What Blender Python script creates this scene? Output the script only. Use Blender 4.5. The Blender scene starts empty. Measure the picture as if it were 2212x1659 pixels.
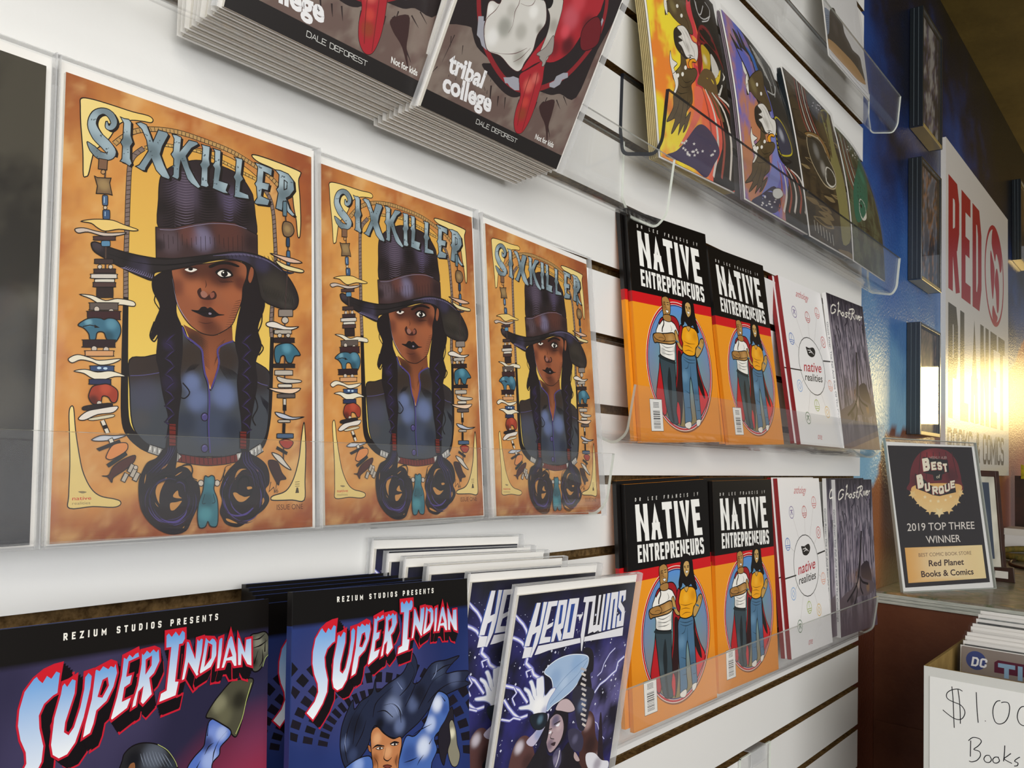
import bpy, bmesh, math, random
import mathutils
from mathutils import Vector, Matrix, noise
from mathutils.geometry import tessellate_polygon, delaunay_2d_cdt

sc = bpy.context.scene
COL = sc.collection

# ------------------------------------------------------------------ camera, world, lights, exposure
# World frame: x along the display wall (to the right), y into the wall, z up; metres.
# The white face of the slatwall is the plane y = 0.  The camera stands 0.5 m in front of it.
cam_d = bpy.data.cameras.new('camera'); cam = bpy.data.objects.new('camera', cam_d); COL.objects.link(cam)
cam_d.sensor_width = 36.0; cam_d.lens = 1829.78 * 36.0 / 2212.0; cam_d.clip_start = .02
yaw, pitch, roll = math.radians(50.8862), math.radians(4.38314), math.radians(2.33581)
fw = Vector((math.sin(yaw)*math.cos(pitch), math.cos(yaw)*math.cos(pitch), math.sin(pitch)))
rt = Vector((math.cos(yaw), -math.sin(yaw), 0)); up = rt.cross(fw)
r2 = math.cos(roll)*rt + math.sin(roll)*up; u2 = -math.sin(roll)*rt + math.cos(roll)*up
cm = Matrix((r2, u2, -fw)).transposed().to_4x4(); cm.translation = (0, -.49984, .01393)
cam.matrix_world = cm
sc.camera = cam

world = bpy.data.worlds.new('world'); sc.world = world; world.use_nodes = True
bg = world.node_tree.nodes['Background']; bg.inputs['Color'].default_value = (.90, .94, 1.0, 1); bg.inputs['Strength'].default_value = .20

def area(name, loc, target, sx, sy, power, color):
    d = bpy.data.lights.new(name, 'AREA'); d.shape = 'RECTANGLE'; d.size = sx; d.size_y = sy; d.energy = power; d.color = color
    o = bpy.data.objects.new(name, d); COL.objects.link(o); o.location = loc
    o.rotation_euler = (Vector(target) - Vector(loc)).to_track_quat('-Z', 'Y').to_euler()
    return o
area('shopfront_window_light', (.2, -3.2, .5), (.8, 0, .1), 2.8, 2.0, 56, (1.0, .99, .97))
area('side_fill_light', (-1.9, -2.3, .5), (1.9, -.2, -.3), 2.0, 1.6, 44, (1.0, .99, .97))  # unseen fill, added to brighten the box sign, counter side and award
area('ceiling_lamp_light', (-.5, -1.7, 1.24), (.7, 0, 0), 1.2, .5, 20, (1, .97, .9))
area('sunlit_window_light', (5.2, -.58, .41), (2.6, 0, .25), .34, .32, 10, (1, .74, .30))

sc.view_settings.view_transform = 'Standard'; sc.view_settings.look = 'None'
sc.view_settings.gamma = 1.0; sc.view_settings.use_curve_mapping = False; sc.view_settings.exposure = 0.0
sc.cycles.transparent_max_bounces = 40; sc.cycles.max_bounces = 8

# ------------------------------------------------------------------ materials
def lin(h):
    return tuple(((int(h[i:i+2], 16)/255+.055)/1.055)**2.4 if int(h[i:i+2], 16) > 10 else int(h[i:i+2], 16)/255/12.92 for i in (0, 2, 4))
def mat(name, col='ffffff', rough=.5, spec=.5, metal=0, coat=0, noise_amt=0, noise_scale=8, col2=None, bump=0, bump_scale=60, stretch=None):
    m = bpy.data.materials.new(name); m.use_nodes = True; nt = m.node_tree; b = nt.nodes['Principled BSDF']
    b.inputs['Base Color'].default_value = (*lin(col), 1); b.inputs['Roughness'].default_value = rough
    b.inputs['Specular IOR Level'].default_value = spec; b.inputs['Metallic'].default_value = metal; b.inputs['Coat Weight'].default_value = coat
    b.inputs['Coat Roughness'].default_value = .08
    if col2 or bump:
        tc = nt.nodes.new('ShaderNodeTexCoord'); mp = nt.nodes.new('ShaderNodeMapping'); nt.links.new(tc.outputs['Object'], mp.inputs[0])
        if stretch: mp.inputs['Scale'].default_value = stretch
    if col2:
        n = nt.nodes.new('ShaderNodeTexNoise'); n.inputs['Scale'].default_value = noise_scale; n.inputs['Detail'].default_value = 6; n.inputs['Roughness'].default_value = .65
        nt.links.new(mp.outputs[0], n.inputs['Vector'])
        r = nt.nodes.new('ShaderNodeValToRGB'); r.color_ramp.elements[0].position = .38; r.color_ramp.elements[1].position = .64
        r.color_ramp.elements[0].color = (*lin(col), 1); r.color_ramp.elements[1].color = (*lin(col2), 1)
        nt.links.new(n.outputs['Fac'], r.inputs[0]); nt.links.new(r.outputs[0], b.inputs['Base Color'])
    if bump:
        n2 = nt.nodes.new('ShaderNodeTexNoise'); n2.inputs['Scale'].default_value = bump_scale; n2.inputs['Detail'].default_value = 4
        nt.links.new(mp.outputs[0], n2.inputs['Vector'])
        bp = nt.nodes.new('ShaderNodeBump'); bp.inputs['Strength'].default_value = bump; bp.inputs['Distance'].default_value = .002
        nt.links.new(n2.outputs['Fac'], bp.inputs['Height']); nt.links.new(bp.outputs[0], b.inputs['Normal'])
    return m
def print_mat(name, rough=.42, coat=0, bump=0, bump_scale=90, spec=.22):
    m = mat(name, rough=rough, coat=coat, spec=spec, bump=bump, bump_scale=bump_scale); nt = m.node_tree
    a = nt.nodes.new('ShaderNodeAttribute'); a.attribute_name = 'ink'
    nt.links.new(a.outputs['Color'], nt.nodes['Principled BSDF'].inputs['Base Color'])
    return m
def clear_mat(name, rough=.05, ior=1.45, haze=.02, hazecol='ffffff', wrinkle=0, scale=12, strength=1.0):
    m = bpy.data.materials.new(name); m.use_nodes = True; nt = m.node_tree; nt.nodes.clear(); N = nt.nodes.new
    out = N('ShaderNodeOutputMaterial'); tr = N('ShaderNodeBsdfTransparent'); gl = N('ShaderNodeBsdfGlossy'); df = N('ShaderNodeBsdfDiffuse')
    gl.inputs['Roughness'].default_value = rough; df.inputs['Color'].default_value = (*lin(hazecol), 1)
    # Schlick reflectance, the same from both sides of the thin film
    geo = N('ShaderNodeNewGeometry'); dot = N('ShaderNodeVectorMath'); dot.operation = 'DOT_PRODUCT'
    nt.links.new(geo.outputs['Normal'], dot.inputs[0]); nt.links.new(geo.outputs['Incoming'], dot.inputs[1])
    ab = N('ShaderNodeMath'); ab.operation = 'ABSOLUTE'; nt.links.new(dot.outputs['Value'], ab.inputs[0])
    su = N('ShaderNodeMath'); su.operation = 'SUBTRACT'; su.inputs[0].default_value = 1.0; nt.links.new(ab.outputs[0], su.inputs[1])
    pw = N('ShaderNodeMath'); pw.operation = 'POWER'; pw.inputs[1].default_value = 5.0; nt.links.new(su.outputs[0], pw.inputs[0])
    f0 = ((ior-1)/(ior+1))**2
    mu = N('ShaderNodeMath'); mu.operation = 'MULTIPLY_ADD'; mu.inputs[1].default_value = (1-f0)*strength; mu.inputs[2].default_value = f0*strength; mu.use_clamp = True
    nt.links.new(pw.outputs[0], mu.inputs[0])
    m1 = N('ShaderNodeMixShader'); m1.inputs[0].default_value = haze; nt.links.new(tr.outputs[0], m1.inputs[1]); nt.links.new(df.outputs[0], m1.inputs[2])
    m2 = N('ShaderNodeMixShader'); nt.links.new(mu.outputs[0], m2.inputs[0]); nt.links.new(m1.outputs[0], m2.inputs[1]); nt.links.new(gl.outputs[0], m2.inputs[2])
    nt.links.new(m2.outputs[0], out.inputs[0])
    if wrinkle:
        tc = N('ShaderNodeTexCoord'); mp = N('ShaderNodeMapping'); mp.inputs['Scale'].default_value = (1, .45, 1); n = N('ShaderNodeTexNoise')
        n.inputs['Scale'].default_value = scale; n.inputs['Detail'].default_value = 3; n.inputs['Distortion'].default_value = 1.2
        bp = N('ShaderNodeBump'); bp.inputs['Strength'].default_value = wrinkle; bp.inputs['Distance'].default_value = .004
        nt.links.new(tc.outputs['Object'], mp.inputs[0]); nt.links.new(mp.outputs[0], n.inputs['Vector']); nt.links.new(n.outputs['Fac'], bp.inputs['Height'])
        nt.links.new(bp.outputs[0], gl.inputs['Normal']); nt.links.new(bp.outputs[0], dot.inputs[0])
    return m

M = {}
M['laminate'] = mat('white_laminate', 'e9e9e7', .38, .4, bump=.04, bump_scale=300)
M['mdf'] = mat('brown_mdf', '5d4526', .9, .1, col2='937446', noise_scale=160)
M['mdf_dark'] = mat('groove_mdf', '4a3820', .9, .1, col2='7d6440', noise_scale=140)
M['print'] = print_mat('cover_print', .34)
M['print_gloss'] = print_mat('glossy_cover_print', .2, coat=.12)
M['mural'] = print_mat('mural_paint', .30, bump=.6, bump_scale=170, spec=.5)
M['sign_print'] = print_mat('sign_print', .3, bump=.25, bump_scale=220, spec=.4)
M['paper'] = mat('paper_edge', 'e4e0d6', .8, .2)
M['board'] = mat('white_backing_board', 'eceae6', .6, .3)
M['bag'] = clear_mat('clear_bag', .08, 1.42, .012, 'f4f6fa', wrinkle=.35, scale=9, strength=.5)
M['bag_edge'] = clear_mat('clear_bag_edge', .15, 1.5, .30, 'eef0f2')
M['acrylic'] = clear_mat('clear_acrylic', .02, 1.49, .02, 'e8ecef', wrinkle=.02, scale=4, strength=.75)
M['acrylic_edge'] = clear_mat('acrylic_edge', .12, 1.5, .72, 'c6ccc2')
M['acrylic_dark_edge'] = clear_mat('acrylic_dark_edge', .1, 1.5, .97, '20242e', strength=.5)
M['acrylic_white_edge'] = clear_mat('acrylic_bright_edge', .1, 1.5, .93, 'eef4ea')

# ------------------------------------------------------------------ mesh helpers
class MB:
    def __init__(s): s.v = []; s.f = []; s.mi = []
    def quad(s, a, b, c, d, mi=0):
        n = len(s.v); s.v += [a, b, c, d]; s.f.append((n, n+1, n+2, n+3)); s.mi.append(mi)
    def box(s, x0, y0, z0, x1, y1, z1, mi=0, faces=None):
        # faces: dict of side name -> material index
        F = faces or {}
        n = len(s.v); s.v += [(x, y, z) for z in (z0, z1) for y in (y0, y1) for x in (x0, x1)]
        for nm, q in (('bottom', (0, 2, 3, 1)), ('top', (4, 5, 7, 6)), ('front', (0, 1, 5, 4)), ('back', (2, 6, 7, 3)), ('left', (0, 4, 6, 2)), ('right', (1, 3, 7, 5))):
            s.f.append(tuple(n+i for i in q)); s.mi.append(F.get(nm, mi))
    def prism(s, prof, x0, x1, mi=0, cap=None, side=None):
        # prof: list of (y, z) closed outline, extruded along x
        n = len(s.v); k = len(prof); s.v += [(x0, y, z) for y, z in prof] + [(x1, y, z) for y, z in prof]
        for i in range(k):
            j = (i+1) % k; s.f.append((n+i, n+j, n+k+j, n+k+i)); s.mi.append(side(i) if side else mi)
        for t in tessellate_polygon([[Vector((0, y, z)) for y, z in prof]]):
            s.f.append(tuple(n+i for i in t)); s.mi.append(mi if cap is None else cap)
            s.f.append(tuple(n+k+i for i in reversed(t))); s.mi.append(mi if cap is None else cap)
    def build(s, name, mats, parent=None, bevel=0, smooth=False):
        me = bpy.data.meshes.new(name); me.from_pydata([tuple(v) for v in s.v], [], s.f); me.update()
        for m in (mats if isinstance(mats, (list, tuple)) else [mats]): me.materials.append(m)
        me.polygons.foreach_set('material_index', s.mi)
        bm = bmesh.new(); bm.from_mesh(me); bmesh.ops.remove_doubles(bm, verts=bm.verts, dist=1e-6); bmesh.ops.recalc_face_normals(bm, faces=bm.faces); bm.to_mesh(me); bm.free()
        if smooth: me.polygons.foreach_set('use_smooth', [True]*len(me.polygons))
        o = bpy.data.objects.new(name, me); COL.objects.link(o); o.parent = parent
        if bevel:
            b = o.modifiers.new('bevel', 'BEVEL'); b.width = bevel; b.segments = 2; b.limit_method = 'ANGLE'
        return o
def thing(name, label, cat, mtx=None, group=None):
    o = bpy.data.objects.new(name, None); COL.objects.link(o); o['label'] = label; o['category'] = cat; o.empty_display_size = .02
    if group: o['group'] = group
    if mtx is not None: o.matrix_world = mtx
    return o
def tag(o, label, cat, group=None):
    o['label'] = label; o['category'] = cat
    if group: o['group'] = group
    return o
def pose(x, y, z, lean, yw, rl):
    lean, yw, rl = map(math.radians, (lean, yw, rl))
    ux = Vector((math.cos(yw), math.sin(yw), 0)); u = Vector((0, math.sin(lean), math.cos(lean)))
    u = (u - ux*u.dot(ux)).normalized(); c, s = math.cos(rl), math.sin(rl)
    a = c*ux + s*u; b = -s*ux + c*u; n = a.cross(b)
    m = Matrix((a, b, n)).transposed().to_4x4(); m.translation = (x, y, z); return m
def copy_tree(o, parent=None):
    c = o.copy(); COL.objects.link(c)
    if parent: c.parent = parent
    for ch in list(o.children): copy_tree(ch, c)
    return c

# ------------------------------------------------------------------ flat print: inked shapes on a cover
# Each cover is a sheet with coordinates in tenths of a millimetre; shapes are thin layers of ink colour
# (stored per vertex), drawn from the listing of that cover in ART.
STROKES = {'A': ['0,0 .5,1 1,0', '.2,.33 .8,.33'], 'B': ['0,0 0,1 .8,1 .95,.85 .95,.65 .75,.53 0,.53', '.75,.53 1,.4 1,.12 .8,0 0,0'], 'C': ['1,.75 1,.88 .8,1 .2,1 0,.88 0,.12 .2,0 .8,0 1,.12 1,.25'],
 'D': ['0,0 0,1 .7,1 1,.8 1,.2 .7,0 0,0'], 'E': ['1,1 0,1 0,0 1,0', '0,.52 .8,.52'], 'F': ['1,1 0,1 0,0', '0,.52 .8,.52'], 'G': ['1,.75 1,.88 .8,1 .2,1 0,.88 0,.12 .2,0 .8,0 1,.12 1,.45 .6,.45'],
 'H': ['0,0 0,1', '1,0 1,1', '0,.5 1,.5'], 'I': ['0,0 0,1'], 'J': ['1,1 1,.12 .8,0 .2,0 0,.2'], 'K': ['0,0 0,1', '1,1 .05,.45', '.25,.6 1,0'], 'L': ['0,1 0,0 1,0'], 'M': ['0,0 0,1 .5,.3 1,1 1,0'],
 'N': ['0,0 0,1', '~0,1 1,0', '1,0 1,1'], 'O': ['.5,1 .2,1 0,.88 0,.12 .2,0 .8,0 1,.12 1,.88 .8,1 .5,1'], 'P': ['0,0 0,1 .8,1 1,.88 1,.55 .8,.43 0,.43'], 'Q': ['.5,1 .2,1 0,.88 0,.12 .2,0 .8,0 1,.12 1,.88 .8,1 .5,1', '.6,.25 1.05,-.1'],
 'R': ['0,0 0,1 .8,1 1,.88 1,.6 .8,.47 0,.47', '.45,.47 1,0'], 'S': ['1,.9 .85,1 .15,1 0,.88 0,.65 .15,.53 .85,.47 1,.35 1,.12 .85,0 .15,0 0,.1'], 'T': ['0,1 1,1', '.5,1 .5,0'],
 'U': ['0,1 0,.12 .2,0 .8,0 1,.12 1,1'], 'V': ['0,1 .5,0 1,1'], 'W': ['0,1 .25,0 .5,.8 .75,0 1,1'], 'X': ['0,0 1,1', '0,1 1,0'], 'Y': ['0,1 .5,.5 1,1', '.5,.5 .5,0'], 'Z': ['0,1 1,1 0,0 1,0'],
 '-': ['.1,.5 .9,.5'], '.': ['.4,0 .6,0'], '$': ['1,.75 .8,.88 .2,.88 0,.72 .1,.55 .9,.45 1,.28 .8,.12 .2,.12 0,.25', '.4,1.1 .4,-.1', '.62,1.1 .62,-.1'], '1': ['.5,1 .5,0'], '0': ['.5,1 .2,1 0,.88 0,.12 .2,0 .8,0 1,.12 1,.88 .8,1 .5,1'], '&': ['1,0 .2,.7 .3,1 .7,1 .75,.75 .1,.35 .1,.1 .4,0 .7,.05 1,.4']}
FONT_CACHE = {}
def font_mesh(txt, bold):
    k = (txt, bold)
    if k not in FONT_CACHE:
        cu = bpy.data.curves.new('lettering', 'FONT'); cu.body = txt; cu.offset = bold; cu.resolution_u = 3
        o = bpy.data.objects.new('lettering', cu); COL.objects.link(o)
        me = o.to_mesh(); vs = [(v.co.x, v.co.y) for v in me.vertices]; fs = [tuple(p.vertices) for p in me.polygons]
        o.to_mesh_clear(); bpy.data.objects.remove(o); bpy.data.curves.remove(cu)
        FONT_CACHE[k] = (vs, fs)
    return FONT_CACHE[k]
def dec(s):
    P = []; x = y = 0
    for q in s.split(','):
        a, b = q.split(); x += int(a); y += int(b); P.append((x*1e-4, y*1e-4))
    return P
def catmull(P, closed, n=4):
    out = []; k = len(P)
    for i in range(k if closed else k-1):
        g = (lambda j: P[j % k]) if closed else (lambda j: P[min(max(j, 0), k-1)])
        p0, p1, p2, p3 = g(i-1), g(i), g(i+1), g(i+2)
        for j in range(n):
            t = j/n; out.append(tuple(.5*(2*p1[c]+(p2[c]-p0[c])*t+(2*p0[c]-5*p1[c]+4*p2[c]-p3[c])*t*t+(3*p1[c]-p0[c]-3*p2[c]+p3[c])*t**3) for c in (0, 1)))
    if not closed: out.append(P[-1])
    return out
class Print:
    STEP = 7e-6
    def __init__(s, w, h): s.w = w; s.h = h; s.v = []; s.f = []; s.c = []; s.boxes = []
    def layer(s, P):
        x0 = min(p[0] for p in P); x1 = max(p[0] for p in P); y0 = min(p[1] for p in P); y1 = max(p[1] for p in P)
        l = 1 + max([b[4] for b in s.boxes if b[0] < x1 and b[1] > x0 and b[2] < y1 and b[3] > y0] or [3])
        s.boxes.append((x0, x1, y0, y1, l)); return l*s.STEP
    def add(s, vs, fs, cols, z, ramp=False):
        n = len(s.v); k = len(vs)//2 if ramp else 1; r = s.STEP*.9/max(k, 1) if ramp else 0   # a stroke climbs slightly so that it can cross itself
        s.v += [(min(max(x, 0), s.w), min(max(y, 0), s.h), z + r*(i % k)) for i, (x, y) in enumerate(vs)]; s.f += [tuple(n+i for i in f) for f in fs]; s.c += cols
    def base(s, nx, ny, fn):
        vs = []; cs = []
        for j in range(ny+1):
            for i in range(nx+1):
                u, v = i/nx, j/ny; vs.append((u*s.w, v*s.h)); cs.append(fn(u, v))
        fs = [(j*(nx+1)+i, j*(nx+1)+i+1, (j+1)*(nx+1)+i+1, (j+1)*(nx+1)+i) for j in range(ny) for i in range(nx)]
        s.add(vs, fs, cs, 2*s.STEP)
    def colf(s, col, P, blobs):
        q = col.split(':')
        if len(q) > 1:
            a = lin(q[0]); b = lin(q[1]); an = math.radians(float(q[2])); d = (math.cos(an), -math.sin(an))
            pr = [p[0]*d[0]+p[1]*d[1] for p in P]; lo, hi = min(pr), max(pr); rg = max(hi-lo, 1e-6)
            base = lambda x, y: tuple(a[i]+(b[i]-a[i])*min(max((x*d[0]+y*d[1]-lo)/rg, 0), 1) for i in range(3))
        else:
            a = lin(q[0]); base = lambda x, y: a
        if not blobs: return base
        def f(x, y):
            c = base(x, y)
            for bx, by, r, bc, st in blobs:
                d2 = ((x-bx)**2+(y-by)**2)/(r*r*1.6)
                if d2 < 3: k = st*math.exp(-d2*d2); c = tuple(c[i]+(bc[i]-c[i])*k for i in range(3))
            return c
        return f
    def poly(s, col, P, smooth=True, outline=None, blobs=None, holes=None):
        if smooth: P = catmull(P, True)
        z = s.layer(P)
        f = s.colf(col, P, blobs)
        loops = [P] + (holes or [])
        done = False
        if blobs:
            r = min(b[2] for b in blobs); st = max(r*.42, .0007)
            x0 = min(p[0] for p in P); x1 = max(p[0] for p in P); y0 = min(p[1] for p in P); y1 = max(p[1] for p in P)
            pts = [Vector(p) for p in P]; n = len(pts)
            j = 0; y = y0+st/2
            while y < y1:
                x = x0 + st*(.5 if j % 2 else .1)
                while x < x1: pts.append(Vector((x, y))); x += st
                y += st*.87; j += 1
            try:
                vv, ee, ff, _, _, _ = delaunay_2d_cdt(pts, [], [list(range(n))], 1, 1e-7)
                if ff: s.add([(q.x, q.y) for q in vv], [tuple(t) for t in ff], [f(q.x, q.y) for q in vv], z); done = True
            except Exception: pass
        if not done:
            allp = [p for l in loops for p in l]
            tr = tessellate_polygon([[Vector((x, y, 0)) for x, y in l] for l in loops])
            s.add(allp, [tuple(t) for t in tr], [f(*p) for p in allp], z)
        if outline:
            w, c = outline
            for l in loops: s.line(c, l, w, closed=True, smooth=False)
    def line(s, col, P, w, closed=False, smooth=True):
        if smooth and len(P) > 2:
            if isinstance(w, list):
                k = len(P); w = [w[min(i*len(w)//k, len(w)-1)] if len(w) != k else w[i] for i in range(k)]
                W = []
                for i in range(k-1):
                    for j in range(4): W.append(w[i]+(w[i+1]-w[i])*j/4)
                W.append(w[-1]); w = W
            P = catmull(P, closed)
        n = len(P)
        if not isinstance(w, list): w = [w]*n
        if len(w) < n: w = [w[min(int(i*(len(w)-1)/(n-1)+.5), len(w)-1)] for i in range(n)]
        L = []; R = []
        for i in range(n):
            a = P[(i-1) % n] if (closed or i) else P[i]; b = P[i]; c = P[(i+1) % n] if (closed or i < n-1) else P[i]
            d1 = Vector((b[0]-a[0], b[1]-a[1])); d2 = Vector((c[0]-b[0], c[1]-b[1]))
            if d1.length < 1e-9: d1 = d2
            if d2.length < 1e-9: d2 = d1
            if d1.length < 1e-9: d1 = d2 = Vector((1, 0))
            d1.normalize(); d2.normalize(); t = d1+d2
            if t.length < .3: t = d1.copy()
            t.normalize(); nn = Vector((-t.y, t.x)); k = w[i]/2/max(abs(nn.dot(Vector((-d1.y, d1.x)))), .45)
            L.append((b[0]+nn.x*k, b[1]+nn.y*k)); R.append((b[0]-nn.x*k, b[1]-nn.y*k))
        m = n if closed else n-1
        c = lin(col)
        s.add(L+R, [(i, (i+1) % n, n+(i+1) % n, n+i) for i in range(m)], [c]*(2*n), s.layer(L+R), True)
    def text(s, txt, q, col, font, t, bold, slant):
        bl, br, tr_, tl = q
        wid = ((br[0]-bl[0])**2+(br[1]-bl[1])**2)**.5; hei = max(((tl[0]-bl[0])**2+(tl[1]-bl[1])**2)**.5, 1e-6)
        def W(u, v):
            return tuple((bl[i]*(1-u)+br[i]*u)*(1-v)+(tl[i]*(1-u)+tr_[i]*u)*v for i in (0, 1))
        c = lin(col)
        if font == 'b':
            vs, fs = font_mesh(txt, bold); ref = [v for v in vs]
            x0 = min(v[0] for v in ref); x1 = max(v[0] for v in ref)
            y0, y1 = (0, .729) if any(ch.isupper() or ch.isdigit() or ch in 'bdfhklt' for ch in txt) else (0, .55)
            pts = [W((x-x0)/(x1-x0), (y-y0)/(y1-y0)) for x, y in vs]
            s.add(pts, fs, [c]*len(pts), s.layer(pts)); return
        A = wid/hei; n = len(txt)
        wd = {'I': t, '1': t, ' ': .6, '.': t, 'M': 1.3, 'W': 1.3, 'N': 1.14, 'T': 1.0, 'F': .92, 'E': .92, 'L': .9}
        gap = t*.55 if font == 's' else t*1.2; tot = sum(1 if ch in wd and ch in 'I1.' else wd.get(ch, 1) for ch in txt)
        fixed = sum(t for ch in txt if ch in 'I1.'); var = sum(wd.get(ch, 1) for ch in txt if ch not in 'I1.')
        cw = (A - fixed - gap*(n-1))/max(var, .1); x = 0; h = t/2
        if font == 'n': cw = .60; gap = (A - fixed - cw*var)/(n-1)   # narrow letters, wide spacing
        for ch in txt:
            g = STROKES.get(ch.upper(), []); cwid = t if ch in 'I1.' else cw*wd.get(ch, 1)
            for st in g:
                h = t/2*(.5 if st[0] == '~' else 1); hs = t/2; st = st.lstrip('~')
                P = [tuple(float(k) for k in p.split(',')) for p in st.split()]
                P = [(x+hs+(0 if ch in 'I1.' else p[0]*(cwid-t)), hs+p[1]*(1-t)) for p in P]
                # square ends
                if P[0] != P[-1]:
                    for e, o2 in ((0, 1), (-1, -2)):
                        dx = P[e][0]-P[o2][0]; dy = P[e][1]-P[o2][1]; l = math.hypot(dx, dy)
                        if l > 0: P[e] = (P[e][0]+dx/l*h, P[e][1]+dy/l*h)
                n2 = len(P); L = []; R = []
                cl = P[0] == P[-1]
                for i in range(n2):
                    a = P[i-1] if i else (P[-2] if cl else P[i]); b = P[i]; cc = P[i+1] if i < n2-1 else (P[1] if cl else P[i])
                    d1 = Vector((b[0]-a[0], b[1]-a[1])); d2 = Vector((cc[0]-b[0], cc[1]-b[1]))
                    if d1.length < 1e-9: d1 = d2.copy()
                    if d2.length < 1e-9: d2 = d1.copy()
                    d1.normalize(); d2.normalize(); tt = (d1+d2)
                    if tt.length < .2: tt = Vector((-d1.y, d1.x))
                    tt.normalize(); nn = Vector((-tt.y, tt.x)); k = h/max(abs(nn.dot(Vector((-d1.y, d1.x)))), .32)
                    L.append((b[0]+nn.x*k, b[1]+nn.y*k)); R.append((b[0]-nn.x*k, b[1]-nn.y*k))
                pts = [W(min(max(px/A, -.02), 1.02)+slant*py/A, min(max(py, -.12), 1.12) if ch == '$' else min(max(py, 0), 1)) for px, py in L+R]
                s.add(pts, [(i, i+1, n2+i+1, n2+i) for i in range(n2-1)], [c]*len(pts), s.layer(pts), True)
            x += cwid + gap
    def art(s, src):
        for ln in src.strip().split('\n'):
            q = ln.split('|')
            P = dec(q[2])
            if q[0] == 'P':
                sm = True; ol = None; bl = []; ho = []
                for o in q[3:]:
                    if o == 's': sm = False
                    elif o[0] == 'o': a, b = o[1:].split(); ol = (float(a)*1e-4, b)
                    elif o[0] == 'b': a = o[1:].split(); bl.append((int(a[0])*1e-4, int(a[1])*1e-4, int(a[2])*1e-4, lin(a[3]), float(a[4])))
                    elif o[0] == 'h': ho.append(dec(o[1:]))
                s.poly(q[1], P, sm, ol, bl, ho)
            elif q[0] == 'L':
                w = [float(k)*1e-4 for k in q[3].split()]
                s.line(q[1], P, w if len(w) > 1 else w[0], smooth=len(q) < 5)
            else:
                s.text(q[3], P, q[1], q[4], float(q[5]), float(q[6]), float(q[7]))
    def mesh(s, name, m):
        me = bpy.data.meshes.new(name); me.from_pydata(s.v, [], s.f)
        # all ink faces look outwards (+z)
        flip = []
        for p in me.polygons:
            if p.normal.z < 0: flip.append(p.index)
        if flip:
            bm = bmesh.new(); bm.from_mesh(me); bm.faces.ensure_lookup_table()
            bmesh.ops.reverse_faces(bm, faces=[bm.faces[i] for i in flip]); bm.to_mesh(me); bm.free()
        at = me.color_attributes.new('ink', 'FLOAT_COLOR', 'POINT')
        at.data.foreach_set('color', [k for c in s.c for k in (*c[:3], 1.0)])
        me.materials.append(m); return me
def obj(name, me, parent=None):
    o = bpy.data.objects.new(name, me); COL.objects.link(o); o.parent = parent; return o
def fbm(x, y, o=4, s=0): return noise.fractal(Vector((x, y, s)), .6, 2.1, o)
def mixc(a, b, t): t = min(max(t, 0), 1); return tuple(a[i]+(b[i]-a[i])*t for i in range(3))

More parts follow.
